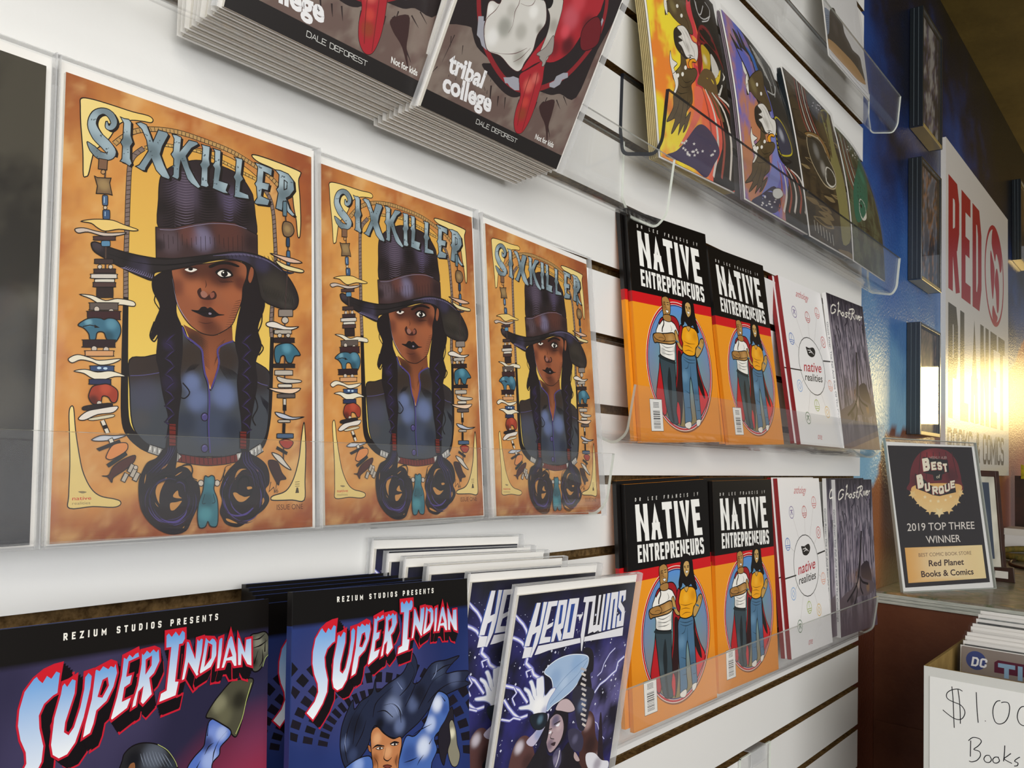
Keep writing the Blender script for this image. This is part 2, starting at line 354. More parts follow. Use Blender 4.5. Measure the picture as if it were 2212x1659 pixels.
# ------------------------------------------------------------------ listings of the printed artwork
ART = {}
ART['six'] = '''
P|d9a24a:ecd266:90|381 2130,5 77,49 67,86 49,198 60,267 28,206 -56,132 -104,47 -149,17 -263,-14 -412,-6 -361,-17 -345,-46 -141,-125 -101,-237 -31,-232 -2,-153 47,-93 64,-60 94,-19 226,-7 354,-6 544|o5 1b1413
P|ecd58a:eac96f:0|87 2475,62 16,106 4,128 1,95 8,31 -14,-11 -24,-57 -9,-75 -21,-63 -47,-60 -113,-69 -80,-17 -55,-17 -96,-14 -19,-15 7,-6 129,-16 158,-6 107|o6.4 1b1413
P|ecd58a|1198 2463,29 17,146 1,202 -14,16 -24,-16 -49,12 -130,6 -154,-7 -111,-19 -4,-12 106,-19 84,-19 116,-45 76,-99 44,-122 15|o8.2 1b1413
P|ecd58a:dfc47a:90|85 725,15 -11,13 -116,25 -140,23 -90,43 -83,52 -43,76 -18,35 -14,-1 -21,-41 -11,-109 8,-122 -5,-6 65,1 163,-7 163,-6 116|o5.8 1b1413
P|e6cd84|1613 695,10 -23,8 -155,-7 -205,-7 -132,-99 3,-143 2,-21 14,21 17,95 28,61 79,44 132,19 134|o7.8 1b1413
T|c8432e|107 223,101 1,-2 19,-98 1|native|b|0.16|0.01|0
T|8a7a52|108 199,95 0,-1 17,-94 -1|realities|b|0.16|0|0
P|8a7a52|136 268,24 3,22 -6,-22 -7
T|5a2c18|1399 123,208 -1,0 36,-208 1|ISSUE ONE|b|0.16|0|0
L|1b1413|1354 305,-14 -63,35 28,12 -34,12 64|5.4|s
T|1b1413|1378 231,33 4,0 28,-33 -5|16|b|0.16|0|0
L|4a3c24|1543 301,37 2|3.4|s
L|4a3c24|1543 287,37 1|3.4|s
L|4a3c24|1543 273,37 1|3.3|s
P|4a3c24|1545 228,10 37,13 -1,7 -35|s
L|1b1413|370 1429,1 -234,3 -265,8 -244,33 -95,74 -67,79 -38|30.3 35.6 41 46.3 53.5 49.9 35.6
L|1b1413|1357 1271,-4 -205,-11 -274,-28 -181,-46 -85,-77 -36|23.7 28 32.4 36.7 43.1 38.8
L|1b1413|456 2292,-48 -50,-25 -45,-11 -70,-4 -168,-1 -186,-1 -183,4 -217|31.4
L|7d6c66|456 2292,-48 -50,-25 -45,-11 -70,-4 -168,-1 -186,-1 -183,4 -217|24
L|3a2a22|463 2284,-19 11|3.8|s
L|3a2a22|439 2259,-19 11|3.8|s
L|3a2a22|418 2238,-23 2|3.8|s
L|3a2a22|395 2198,-25 -8|3.7|s
L|3a2a22|389 2163,-24 -8|3.7|s
L|3a2a22|384 2130,-24 -11|3.7|s
L|3a2a22|383 2102,-24 -11|3.7|s
L|3a2a22|382 2074,-23 -11|3.7|s
L|3a2a22|382 2045,-24 -10|3.7|s
L|3a2a22|381 2017,-23 -10|3.7|s
L|3a2a22|381 1989,-24 -10|3.7|s
L|3a2a22|380 1961,-23 -11|3.7|s
L|3a2a22|380 1935,-24 -11|3.7|s
L|3a2a22|380 1908,-24 -11|3.7|s
L|3a2a22|380 1881,-24 -10|3.7|s
L|3a2a22|380 1855,-24 -10|3.7|s
L|3a2a22|380 1828,-24 -10|3.7|s
L|3a2a22|379 1802,-23 -10|3.7|s
L|3a2a22|379 1776,-23 -10|3.7|s
L|3a2a22|379 1749,-23 -10|3.7|s
L|3a2a22|379 1723,-24 -10|3.6|s
L|3a2a22|379 1697,-24 -10|3.6|s
L|3a2a22|379 1671,-24 -10|3.6|s
L|3a2a22|379 1644,-24 -9|3.6|s
L|3a2a22|378 1618,-23 -9|3.6|s
L|3a2a22|378 1592,-23 -9|3.6|s
L|3a2a22|379 1568,-24 -10|3.6|s
L|3a2a22|379 1544,-23 -10|3.6|s
L|3a2a22|379 1520,-23 -10|3.6|s
L|3a2a22|380 1495,-24 -9|3.6|s
L|3a2a22|380 1471,-23 -9|3.6|s
L|3a2a22|381 1447,-24 -9|3.6|s
L|3a2a22|381 1423,-23 -9|3.6|s
L|3a2a22|381 1399,-23 -9|3.6|s
L|1b1413|1300 2256,42 -54,26 -101,12 -157,6 -158,-15 -192,-19 -232,5 -103|31.7
L|7d6c66|1300 2256,42 -54,26 -101,12 -157,6 -158,-15 -192,-19 -232,5 -103|22.6
L|3a2a22|1310 2264,-17 -21|4.5|s
L|3a2a22|1331 2237,-17 -20|4.6|s
L|3a2a22|1354 2208,-22 -17|4.6|s
L|3a2a22|1363 2174,-22 -16|4.6|s
L|3a2a22|1371 2140,-22 -16|4.6|s
L|3a2a22|1380 2105,-24 -13|4.6|s
L|3a2a22|1383 2073,-24 -13|4.6|s
L|3a2a22|1385 2042,-24 -13|4.6|s
L|3a2a22|1388 2010,-24 -13|4.6|s
L|3a2a22|1390 1979,-24 -13|4.6|s
L|3a2a22|1393 1947,-24 -12|4.6|s
L|3a2a22|1394 1915,-24 -12|4.6|s
L|3a2a22|1395 1883,-24 -12|4.6|s
L|3a2a22|1396 1852,-24 -12|4.6|s
L|3a2a22|1397 1820,-24 -12|4.5|s
L|3a2a22|1398 1787,-25 -9|4.5|s
L|3a2a22|1395 1755,-24 -10|4.5|s
L|3a2a22|1393 1723,-25 -10|4.5|s
L|3a2a22|1390 1691,-24 -10|4.5|s
L|3a2a22|1388 1659,-25 -10|4.5|s
L|3a2a22|1386 1627,-25 -9|4.5|s
L|3a2a22|1383 1595,-24 -9|4.5|s
L|3a2a22|1381 1561,-25 -8|4.5|s
L|3a2a22|1378 1528,-25 -9|4.5|s
L|3a2a22|1375 1495,-24 -9|4.5|s
L|3a2a22|1372 1462,-24 -9|4.5|s
L|3a2a22|1370 1429,-25 -9|4.5|s
L|3a2a22|1367 1396,-24 -8|4.5|s
L|3a2a22|1364 1364,-23 -10|4.4|s
L|3a2a22|1366 1330,-24 -10|4.4|s
L|3a2a22|1368 1295,-24 -10|4.4|s
L|1b1413|279 2264,53 59,73 59,113 49,149 30,156 2,219 -14,174 -45,120 -42,111 -79|32.8
L|b8925a|279 2264,53 59,73 59,113 49,149 30,156 2,219 -14,174 -45,120 -42,111 -79|24.6
L|3a2a22|272 2271,18 -9|3.7|s
L|3a2a22|290 2291,17 -10|3.7|s
L|3a2a22|307 2310,18 -9|3.7|s
L|3a2a22|327 2331,15 -13|3.7|s
L|3a2a22|351 2351,15 -14|3.7|s
L|3a2a22|375 2370,15 -13|3.8|s
L|3a2a22|403 2392,9 -19|3.8|s
L|3a2a22|426 2402,8 -19|3.8|s
L|3a2a22|448 2412,9 -19|3.8|s
L|3a2a22|471 2422,9 -20|3.8|s
L|3a2a22|494 2432,9 -20|3.9|s
L|3a2a22|519 2443,4 -23|3.9|s
L|3a2a22|544 2448,3 -23|3.9|s
L|3a2a22|568 2453,4 -23|3.9|s
L|3a2a22|593 2458,4 -23|3.9|s
L|3a2a22|618 2463,3 -23|4|s
L|3a2a22|643 2468,4 -23|4|s
L|3a2a22|670 2474,-1 -25|4|s
L|3a2a22|696 2474,-1 -25|4|s
L|3a2a22|722 2474,-1 -25|4.1|s
L|3a2a22|748 2475,-2 -25|4.1|s
L|3a2a22|774 2475,-1 -25|4.1|s
L|3a2a22|800 2475,-1 -25|4.1|s
L|3a2a22|827 2476,-3 -26|4.2|s
L|3a2a22|854 2474,-3 -26|4.2|s
L|3a2a22|881 2472,-3 -26|4.2|s
L|3a2a22|908 2470,-3 -26|4.2|s
L|3a2a22|935 2469,-3 -26|4.2|s
L|3a2a22|963 2467,-3 -26|4.3|s
L|3a2a22|991 2465,-3 -26|4.3|s
L|3a2a22|1019 2464,-4 -27|4.3|s
L|3a2a22|1049 2462,-8 -28|4.3|s
L|3a2a22|1073 2455,-8 -27|4.4|s
L|3a2a22|1098 2449,-8 -27|4.4|s
L|3a2a22|1123 2443,-9 -28|4.4|s
L|3a2a22|1147 2436,-8 -27|4.4|s
L|3a2a22|1172 2430,-8 -28|4.4|s
L|3a2a22|1198 2424,-9 -28|4.5|s
L|3a2a22|1224 2417,-11 -28|4.5|s
L|3a2a22|1248 2409,-11 -28|4.5|s
L|3a2a22|1272 2400,-11 -27|4.5|s
L|3a2a22|1296 2392,-11 -28|4.6|s
L|3a2a22|1320 2384,-11 -28|4.6|s
L|3a2a22|1347 2374,-17 -27|4.6|s
L|3a2a22|1369 2358,-17 -26|4.6|s
L|3a2a22|1391 2343,-17 -27|4.6|s
L|3a2a22|1413 2327,-17 -27|4.6|s
L|3a2a22|1436 2311,-17 -27|4.7|s
L|1b1413|463 2296,96 50,120 20,145 13,163 -19,159 -34,82 -14|22.8
L|cda75c|463 2296,96 50,120 20,145 13,163 -19,159 -34,82 -14|14.5
L|3a2a22|462 2302,9 -9|3.8|s
L|3a2a22|486 2315,8 -10|3.8|s
L|3a2a22|509 2327,9 -9|3.9|s
L|3a2a22|533 2340,9 -10|3.9|s
L|3a2a22|560 2353,4 -13|3.9|s
L|3a2a22|584 2357,4 -13|3.9|s
L|3a2a22|607 2361,5 -13|3.9|s
L|3a2a22|631 2365,4 -13|4|s
L|3a2a22|655 2369,5 -13|4|s
L|3a2a22|680 2373,3 -14|4|s
L|3a2a22|709 2376,3 -14|4|s
L|3a2a22|738 2378,3 -14|4.1|s
L|3a2a22|767 2381,3 -14|4.1|s
L|3a2a22|796 2384,3 -15|4.1|s
L|3a2a22|827 2386,0 -15|4.1|s
L|3a2a22|854 2383,0 -15|4.2|s
L|3a2a22|880 2380,1 -15|4.2|s
L|3a2a22|908 2377,0 -16|4.2|s
L|3a2a22|935 2374,0 -16|4.2|s
L|3a2a22|962 2371,0 -16|4.3|s
L|3a2a22|991 2367,-2 -16|4.3|s
L|3a2a22|1017 2362,-2 -16|4.3|s
L|3a2a22|1043 2356,-1 -16|4.3|s
L|3a2a22|1069 2351,-1 -16|4.3|s
L|3a2a22|1096 2345,-1 -16|4.4|s
L|3a2a22|1123 2339,-2 -16|4.4|s
L|3a2a22|1150 2334,-1 -16|4.4|s
L|3a2a22|1177 2329,-1 -16|4.4|s
L|3a2a22|1204 2324,-1 -16|4.5|s
P|2b2124|562 1816,-8 189,5 116,23 55,59 60,80 48,104 40,162 5,125 -28,81 -83,18 -48,15 -102,6 -145,-140 -51,-363 -77|o6.2 1b1413|b724 2097 93 5c5064 0.6|b1034 2125 72 544a62 0.65|b892 2090 62 17100f 0.7|b1182 2058 52 16100f 0.6|b567 1960 41 16100f 0.6
L|6d6072|671 2211,51 4,62 19|1 5 1
L|120c0d|573 2145,49 19,49 37|1 3.9 1
L|6d6072|671 2194,51 3,62 20|1 5 1
L|120c0d|573 2128,49 19,50 37|1 3.9 1
L|6d6072|670 2177,53 3,61 20|1 5 1
L|120c0d|574 2112,49 19,49 37|1 3.9 1
L|6d6072|669 2160,54 3,62 20|1 5 1
L|120c0d|574 2096,49 18,49 37|1 3.9 1
L|6d6072|668 2143,55 3,62 20|1 5 1
L|120c0d|574 2079,49 19,50 36|1 3.9 1
L|6d6072|668 2126,56 3,61 20|1 5 1
L|120c0d|575 2063,48 19,50 36|1 3.9 1
L|6d6072|667 2109,57 2,61 21|1 5 1
L|120c0d|575 2047,49 18,49 36|1 3.9 1
L|6d6072|666 2093,58 1,62 22|1 5 1
L|120c0d|575 2031,49 18,49 36|1 3.9 1
L|6d6072|666 2076,58 1,62 22|1 5 1
L|120c0d|575 2014,49 18,50 36|1 3.9 1
L|6d6072|665 2059,60 1,61 22|1 5 1
L|120c0d|576 1998,49 18,49 36|1 3.9 1
L|6d6072|664 2042,61 1,61 22|1 5 1
L|120c0d|576 1982,49 18,49 35|1 3.9 1
L|6d6072|663 2026,62 0,62 22|1 5 1
L|120c0d|576 1966,49 17,50 36|1 3.9 1
L|6d6072|663 2009,62 0,62 23|1 5 1
L|120c0d|577 1949,49 18,49 35|1 3.9 1
L|6d6072|662 1992,64 0,61 23|1 5 1
L|120c0d|577 1933,49 18,49 35|1 3.9 1
L|6d6072|661 1976,65 -1,61 23|1 5 1
L|120c0d|577 1917,49 17,49 35|1 3.9 1
L|6d6072|661 1959,65 -1,62 23|1 5 1
L|120c0d|578 1901,48 17,50 35|1 3.9 1
L|6d6072|660 1942,67 -2,61 25|1 5 1
L|120c0d|578 1885,49 17,49 34|1 3.9 1
L|6d6072|659 1926,68 -3,61 25|1 5 1
L|120c0d|578 1869,49 16,49 35|1 3.9 1
L|6d6072|658 1909,69 -3,61 25|1 5 1
L|120c0d|579 1852,48 17,50 35|1 3.9 1
L|6d6072|658 1892,69 -3,62 26|1 5 1
L|120c0d|579 1836,49 17,49 34|1 3.9 1
L|6d6072|657 1876,71 -4,61 26|1 5 1
L|120c0d|579 1820,49 17,49 34|1 3.9 1
L|6d6072|656 1859,72 -4,61 26|1 5 1
L|120c0d|580 1804,48 17,49 33|1 3.9 1
L|665b80|989 2155,45 -1,27 13|1.1 4.3 1.1
L|120c0d|1073 2176,51 -14,58 21|1.1 5.5 1.1
L|120c0d|811 2179,58 4,76 24|1 5.2 1
L|665b80|989 2138,45 -2,28 14|1.1 4.3 1.1
L|120c0d|1073 2159,51 -14,58 20|1.1 5.5 1.1
L|120c0d|811 2162,58 3,76 24|1 5.2 1
L|665b80|989 2120,45 -1,28 13|1.1 4.3 1.1
L|120c0d|1073 2141,51 -14,58 21|1.1 5.5 1.1
L|120c0d|811 2145,59 3,75 24|1 5.2 1
L|665b80|990 2103,44 -1,28 13|1.1 4.3 1.1
L|120c0d|1073 2124,51 -15,58 21|1.1 5.5 1.1
L|120c0d|812 2128,58 3,75 24|1 5.2 1
L|665b80|990 2086,44 -2,28 13|1.1 4.3 1.1
L|120c0d|1073 2106,51 -14,58 20|1.1 5.5 1.1
L|120c0d|812 2111,58 3,75 24|1 5.2 1
L|665b80|990 2068,44 -1,28 13|1.1 4.3 1.1
L|120c0d|1073 2089,52 -15,57 20|1.1 5.4 1.1
L|120c0d|812 2095,58 2,76 23|1 5.2 1
L|665b80|990 2051,44 -2,28 13|1.1 4.3 1.1
L|120c0d|1074 2071,51 -14,57 19|1.1 5.4 1.1
L|120c0d|812 2078,59 2,75 23|1 5.2 1
L|665b80|990 2034,45 -2,27 13|1.1 4.3 1.1
L|120c0d|1074 2054,51 -15,57 20|1.1 5.4 1.1
L|120c0d|813 2061,58 2,75 23|1 5.2 1
L|665b80|990 2016,45 -1,28 12|1.1 4.3 1.1
L|120c0d|1074 2036,51 -15,57 20|1.1 5.4 1.1
L|120c0d|813 2044,58 2,75 23|1 5.2 1
L|665b80|991 1999,44 -2,28 13|1.1 4.3 1.1
L|120c0d|1074 2019,51 -15,58 19|1.1 5.4 1.1
L|120c0d|813 2027,58 2,75 23|1 5.2 1
L|665b80|991 1982,44 -2,28 13|1.1 4.3 1.1
L|120c0d|1074 2001,51 -15,58 20|1.1 5.4 1.1
L|120c0d|813 2010,58 2,75 22|1 5.2 1
L|665b80|991 1965,44 -2,28 12|1.1 4.3 1.1
L|120c0d|1074 1984,51 -15,58 19|1.1 5.4 1.1
L|120c0d|814 1994,58 1,75 22|1 5.2 1
L|665b80|991 1948,44 -3,28 13|1.1 4.3 1.1
L|120c0d|1074 1966,51 -15,58 19|1.1 5.4 1.1
L|120c0d|814 1977,58 1,75 22|1 5.2 1
L|665b80|991 1930,45 -2,27 12|1.1 4.2 1.1
L|120c0d|1075 1949,51 -15,57 19|1.1 5.4 1.1
L|120c0d|814 1960,58 2,75 21|1 5.2 1
L|665b80|991 1913,45 -2,27 12|1.1 4.2 1.1
L|120c0d|1075 1932,51 -16,57 19|1.1 5.4 1.1
L|120c0d|814 1943,58 2,75 21|1 5.1 1
L|665b80|992 1896,44 -2,28 12|1.1 4.2 1.1
L|120c0d|1075 1914,51 -15,57 18|1.1 5.4 1.1
L|120c0d|815 1926,57 2,75 21|1 5.1 1
P|3f2c2c|539 1825,109 22,141 59,126 43,154 25,172 -44,3 -142,-151 -8,-260 -76,-152 -46,-135 -19|s|o6.1 1b1413|b842 1819 61 77708c 0.9|b629 1755 61 5b4c54 0.8|b749 1828 51 6b4038 0.7|b1025 1898 92 5e352c 0.7|b1207 1865 51 2a1a1c 0.8|b562 1722 31 221719 0.8
L|8a8098|565 1817,93 19,131 55,126 43,148 26,97 -6|3.1
L|2a1c1e|590 1794,4 -87|2.9|s
L|2a1c1e|619 1796,4 -87|2.9|s
L|2a1c1e|649 1792,3 -46|2.9|s
L|2a1c1e|678 1822,5 -114|2.9|s
L|2a1c1e|708 1819,4 -70|3|s
L|2a1c1e|739 1797,4 -56|3|s
L|2a1c1e|770 1810,4 -63|3|s
L|2a1c1e|800 1824,4 -51|3|s
L|2a1c1e|832 1831,4 -94|3|s
L|2a1c1e|863 1842,4 -91|3.1|s
L|2a1c1e|895 1843,4 -46|3.1|s
L|2a1c1e|927 1847,4 -74|3.1|s
L|2a1c1e|959 1872,4 -59|3.1|s
L|2a1c1e|992 1856,4 -63|3.2|s
L|2a1c1e|1025 1869,4 -94|3.2|s
L|2a1c1e|1058 1877,4 -98|3.2|s
L|2a1c1e|1092 1897,4 -104|3.2|s
L|2a1c1e|1126 1902,4 -110|3.2|s
P|41454c|400 1010,91 27,75 23,125 27,27 163,51 -88,83 -34,22 -155,41 -101,43 128,7 141,105 55,141 -104,122 -64,8 -115,-13 -252,-46 -110,-113 -76,-237 -12,-221 7,-153 42,-84 55,-51 86,-17 192|o6.9 1b1413|b456 982 108 33261f 0.95|b643 1018 108 30241e 0.95|b791 1079 88 35281f 0.95|b1032 1084 88 33261e 0.95|b1257 986 98 2c2220 0.9|b788 910 47 6a78a2 0.9|b830 805 61 65739c 0.9|b1002 849 71 6876a0 0.9|b496 815 78 4a4a5e 0.6|b930 646 108 3c4660 0.7|b1069 642 59 262c3c 0.8|b747 666 59 2c3344 0.8|b472 672 49 4d4a4c 0.6
P|6a3a24:a05c38:100|727 1260,113 -38,126 6,92 91,8 -118,-88 -54,-22 -145,-41 -116,-36 88,-25 150,-80 43|s|b800 1165 60 3a2418 0.9|b938 921 30 8a4a2c 0.7
L|3c2318|840 1197,53 -27|3 1|s
L|3c2318|842 1185,52 -26|3 1|s
L|3c2318|845 1174,50 -27|3 1|s
L|3c2318|847 1163,49 -27|3 1|s
L|3c2318|849 1152,48 -27|3 1|s
L|3c2318|851 1141,48 -28|3 1|s
L|3c2318|854 1129,46 -27|3 1|s
L|3c2318|856 1118,45 -28|3 1|s
L|3c2318|858 1107,44 -28|3 1|s
L|3c2318|860 1096,43 -28|3 1|s
L|3c2318|862 1084,42 -28|3 1|s
L|3c2318|865 1073,41 -28|3 1|s
L|3c2318|867 1062,40 -29|3 1|s
L|3c2318|869 1051,39 -29|3 1|s
L|3c2318|871 1040,38 -29|3 1|s
L|3c2318|874 1028,36 -29|3 1|s
L|3c2318|1009 1199,-58 -55|3.1 1|s
L|3c2318|1003 1185,-54 -56|3.1 1|s
L|3c2318|997 1170,-50 -56|3.1 1|s
L|3c2318|990 1156,-45 -56|3.1 1|s
L|3c2318|984 1142,-41 -57|3 1|s
L|3c2318|978 1127,-37 -57|3 1|s
L|3c2318|972 1113,-33 -57|3 1|s
L|3c2318|965 1099,-28 -58|3 1|s
L|3c2318|959 1085,-24 -58|3 1|s
L|4b4080|720 1245,24 -53,56 -36,50 -38,11 -70,13 -75,24 -64,10 -123,-4 -141,13 -159|11.8 12.8 11.8 9.9 7.9
L|4b4080|1070 1198,-71 -31,-40 -40,11 -78,-17 -69,-24 -69,-14 -34|10.2 12.2 11.2 9.1
L|1b1413|844 1113,11 -75,12 -70,24 -69,6 -113,-3 -142,12 -158|3
L|5a5488|407 920,86 11,113 28|3.6
L|5a5488|1177 995,80 -49,70 -14|4.3
L|191416|968 1039,33 -55,32 -36|1 4.1 1
L|191416|978 1036,32 -51,33 -36|1 4.1 1
L|191416|987 1033,33 -47,33 -36|1 4.1 1
L|191416|997 1030,33 -43,33 -36|1 4.1 1
L|191416|1007 1027,33 -39,33 -37|1 4.1 1
L|191416|1017 1024,32 -36,34 -36|1 4.1 1
L|191416|1026 1021,33 -32,33 -36|1 4.1 1
L|191416|1036 1018,33 -28,33 -36|1 4.1 1
L|191416|1046 1015,33 -24,33 -36|1 4.1 1
L|191416|1056 1012,33 -20,33 -37|1 4.2 1
L|191416|742 962,20 30,30 31|1 2.9 1
L|191416|750 966,18 26,30 31|1 2.9 1
L|191416|758 971,16 22,30 31|1 2.9 1
L|191416|766 975,14 18,30 31|1 2.9 1
L|191416|774 980,12 14,30 31|1 2.9 1
L|191416|782 984,10 10,30 31|1 2.9 1
L|191416|790 989,8 6,30 31|1 2.9 1
L|191416|798 993,6 2,30 32|1 2.9 1
L|1c1a22|1269 867,23 -58,31 -38|1.1 4.3 1.1
L|1c1a22|1274 864,22 -55,27 -41|1.1 4.3 1.1
L|1c1a22|1278 860,21 -51,24 -44|1.1 4.3 1.1
L|1c1a22|1283 856,20 -47,20 -47|1.1 4.3 1.1
L|1c1a22|1288 853,18 -43,17 -51|1.1 4.3 1.1
L|1c1a22|1292 849,18 -39,13 -54|1.1 4.3 1.1
L|1c1a22|1297 845,16 -35,10 -57|1.1 4.3 1.1
L|1c1a22|1302 841,15 -31,6 -60|1.1 4.3 1.1
L|1c1a22|1306 838,14 -27,3 -64|1.1 4.3 1.1
L|1c1a22|1311 834,13 -23,-1 -67|1.1 4.3 1.1
L|1c1a22|1316 830,11 -19,-4 -70|1.1 4.3 1.1
L|1c1a22|1320 827,11 -16,-8 -73|1.1 4.3 1.1
P|4b4478|898 706,-2 -11,-6 -9,-9 -5,-10 0,-9 4,-6 8,-3 11,2 10,6 9,9 5,10 1,10 -5,6 -8|o4.9 1b1413
L|8079b0|862 710,9 9,13 -1|1 3.9 1
P|4b4478|901 514,-2 -11,-7 -8,-9 -5,-10 0,-9 4,-6 9,-2 10,2 11,6 8,9 5,10 0,9 -4,6 -9|o4.9 1b1413
L|8079b0|865 519,9 9,12 -1|1 3.9 1
P|1d1517|528 1509,66 59,68 31,22 -138,-2 -133,36 -89,7 -149,-12 -141,11 -92,-17 -139,-7 -146,-9 -90,-62 -1,5 116,6 91,-36 133,-27 144,-19 80,7 128,-28 -30,-16 16,26 104,27 87,-45 85|b631 1126 28 32264a 0.6|b645 897 38 2e2444 0.5
P|1d1517|1127 1726,80 -6,71 -142,24 -120,-52 -151,29 -118,-43 -106,12 -139,-25 -140,-27 -149,-11 -147,-58 -1,5 155,-21 145,-14 135,12 129,-28 116,15 150,24 114,-15 129
L|1b1413|702 456,98 -15,102 -9,115 9,97 18|52.8
L|6b221a|702 456,98 -15,102 -9,115 9,97 18|43
L|33100d|726 474,4 -49|4.7|s
L|33100d|754 472,5 -50|4.7|s
L|33100d|783 470,5 -50|4.8|s
L|33100d|812 469,5 -51|4.8|s
L|33100d|841 468,5 -51|4.8|s
L|33100d|871 467,4 -50|4.9|s
L|33100d|900 467,5 -51|4.9|s
L|33100d|930 468,5 -51|4.9|s
L|33100d|961 469,4 -51|5|s
L|33100d|991 471,5 -52|5|s
L|33100d|1022 473,5 -52|5|s
L|33100d|1053 476,5 -52|5.1|s
L|33100d|1084 479,5 -52|5.1|s
L|1b1413|526 507,84 -25|52.7|s
L|a9a7a2|526 507,84 -25|41.8|s
L|e6e6e2|534 517,-2 -20|6.3|s
L|3a3838|549 522,-2 -39|3.6|s
L|e6e6e2|562 508,-2 -19|6.4|s
L|3a3838|577 514,-1 -39|3.6|s
L|e6e6e2|590 500,-1 -19|6.4|s
L|3a3838|605 506,-1 -39|3.7|s
L|1b1413|687 469,26 -22|48.6|s
L|a9a7a2|687 469,26 -22|41.1|s
L|e6e6e2|694 473,-2 -20|6.5|s
L|3a3838|709 478,-1 -40|3.7|s
L|1b1413|1103 460,44 10|59.6|s
L|a9a7a2|1103 460,44 10|47.2|s
L|e6e6e2|1118 481,-2 -22|7.2|s
L|3a3838|1136 487,-2 -43|4.1|s
L|1b1413|1202 481,80 45|61.1|s
L|a9a7a2|1202 481,80 45|48.5|s
L|e6e6e2|1209 504,-2 -22|7.3|s
L|3a3838|1227 510,-2 -43|4.2|s
L|e6e6e2|1235 519,-2 -22|7.4|s
L|3a3838|1253 525,-2 -43|4.2|s
L|e6e6e2|1261 534,-2 -22|7.4|s
L|3a3838|1280 540,-2 -43|4.3|s
P|96583a|647 1595,85 31,154 44,162 51,102 -11,12 -70,-28 -86,-7 -82,-31 -85,-38 -85,-71 -56,-63 -29,-84 7,-83 48,-59 77,-25 72,-14 83|o5.1 1b1413|b684 1480 46 683628 0.8|b795 1479 61 a7623f 0.8|b888 1572 41 7c4228 0.6|b1050 1520 71 a35d3a 0.7|b1117 1582 41 5a2c20 0.9|b834 1631 61 44241b 0.85|b994 1665 92 3a1e18 0.95|b962 1610 63 47231b 0.85|b762 1603 51 4a251c 0.9|b879 1434 41 6a3424 0.7|b880 1308 51 5e2e20 0.75|b965 1359 51 9a5535 0.7|b736 1374 61 915236 0.5|b923 1236 61 4a2419 0.7
P|8f5236|1190 1702,23 -3,1 -50,-23 -55,-20 28|o4.4 1b1413
P|150d0d|892 1656,69 36,77 15,67 -11,-12 -12,-66 5,-66 -15,-58 -32
P|120a0a|935 1625,48 31,55 -2,25 -31,-30 -18,-38 -14,-35 9
P|e9e4da|951 1618,32 25,44 -5,20 -16,-42 -17,-32 -3
P|120c0c|1024 1628,-2 -9,-7 -8,-10 -6,-10 -2,-10 2,-7 6,-2 8,2 9,7 8,9 6,11 2,10 -2,6 -6
P|f5f2ea|998 1631,-1 -2,-1 -2,-3 -1,-2 -1,-2 1,-2 1,0 2,0 2,2 2,2 2,2 0,2 0,2 -2
P|e9e4da|729 1600,33 16,46 2,-7 -11,-33 -15
P|120c0c|783 1614,-2 -5,-4 -4,-6 -3,-7 -1,-6 1,-4 2,-2 4,2 5,4 4,6 3,7 1,6 -1,4 -2
L|1b1413|724 1603,38 20,57 -3|2 6 2
L|1b1413|737 1579,36 2,36 21|1 4 1
L|2a1512|951 1585,22 -18,22 -2|1 4.1 1
L|2a1512|967 1586,19 -17,21 -1|1 4.2 1
L|2a1512|982 1586,17 -14,20 -1|1 4.2 1
L|2a1512|997 1587,15 -13,19 0|1 4.2 1
L|2a1512|1012 1588,13 -12,18 1|1 4.2 1
L|2a1512|1028 1588,11 -10,16 2|1.1 4.2 1.1
L|2a1512|1043 1589,9 -8,15 2|1.1 4.2 1.1
L|351a14|867 1559,8 -28,-8 -21|1 5.1 2
P|3a1d18|814 1482,22 23,11 -28,26 -25,26 24,27 24,21 -21,-10 -28,-48 -15,-47 0,-21 18
P|9c6b5c|836 1474,21 15,27 -20,-16 -22,-23 3
P|8a5040|899 1476,27 14,5 -23,-21 -17
P|1a1012|776 1355,46 5,21 22,26 7,16 -8,21 10,29 -17,30 -17,37 1,-48 -13,-32 -14,-52 -3,-42 11|o3 1b1413
P|8d8394|913 1353,-1 -3,-2 -3,-5 -2,-4 -1,-5 1,-2 2,-2 3,1 4,3 3,5 2,4 1,4 -1,3 -2
L|070405|787 1355,51 -5,47 11,48 -5,64 1|4
L|2a1410|823 1291,47 -6,53 14|1 4 1
L|2b1510|1120 1471,-41 -16|3.2 1.1|s
L|2b1510|1114 1454,-42 -15|3.2 1.1|s
L|2b1510|1109 1437,-44 -14|3.2 1.1|s
L|2b1510|1103 1420,-44 -13|3.2 1.1|s
L|2b1510|1098 1404,-46 -13|3.2 1.1|s
L|2b1510|1092 1387,-46 -12|3.1 1|s
L|2b1510|1087 1370,-47 -11|3.1 1|s
L|2b1510|1082 1353,-49 -9|3.1 1|s
L|2b1510|1076 1337,-49 -9|3.1 1|s
L|2b1510|1071 1320,-51 -8|3.1 1|s
L|2b1510|1065 1303,-51 -6|3.1 1|s
L|2b1510|1060 1287,-52 -6|3.1 1|s
L|9b8da0|651 1531,13 -74,24 -81,39 -60,41 -42|1 4.8 1
L|241a2c|677 1196,-37 -25,-32 -39|1.9 15.2 1.9
L|3d2f63|670 1190,-26 -22,-25 -29|0.9 4.7 0.9
L|241a2c|604 1139,37 -16,34 -31|1.9 15.2 1.9
L|3d2f63|612 1135,33 -15,19 -24|0.9 4.7 0.9
L|241a2c|679 1100,-37 -25,-32 -38|1.9 15.1 1.9
L|3d2f63|671 1093,-25 -21,-25 -28|0.9 4.7 0.9
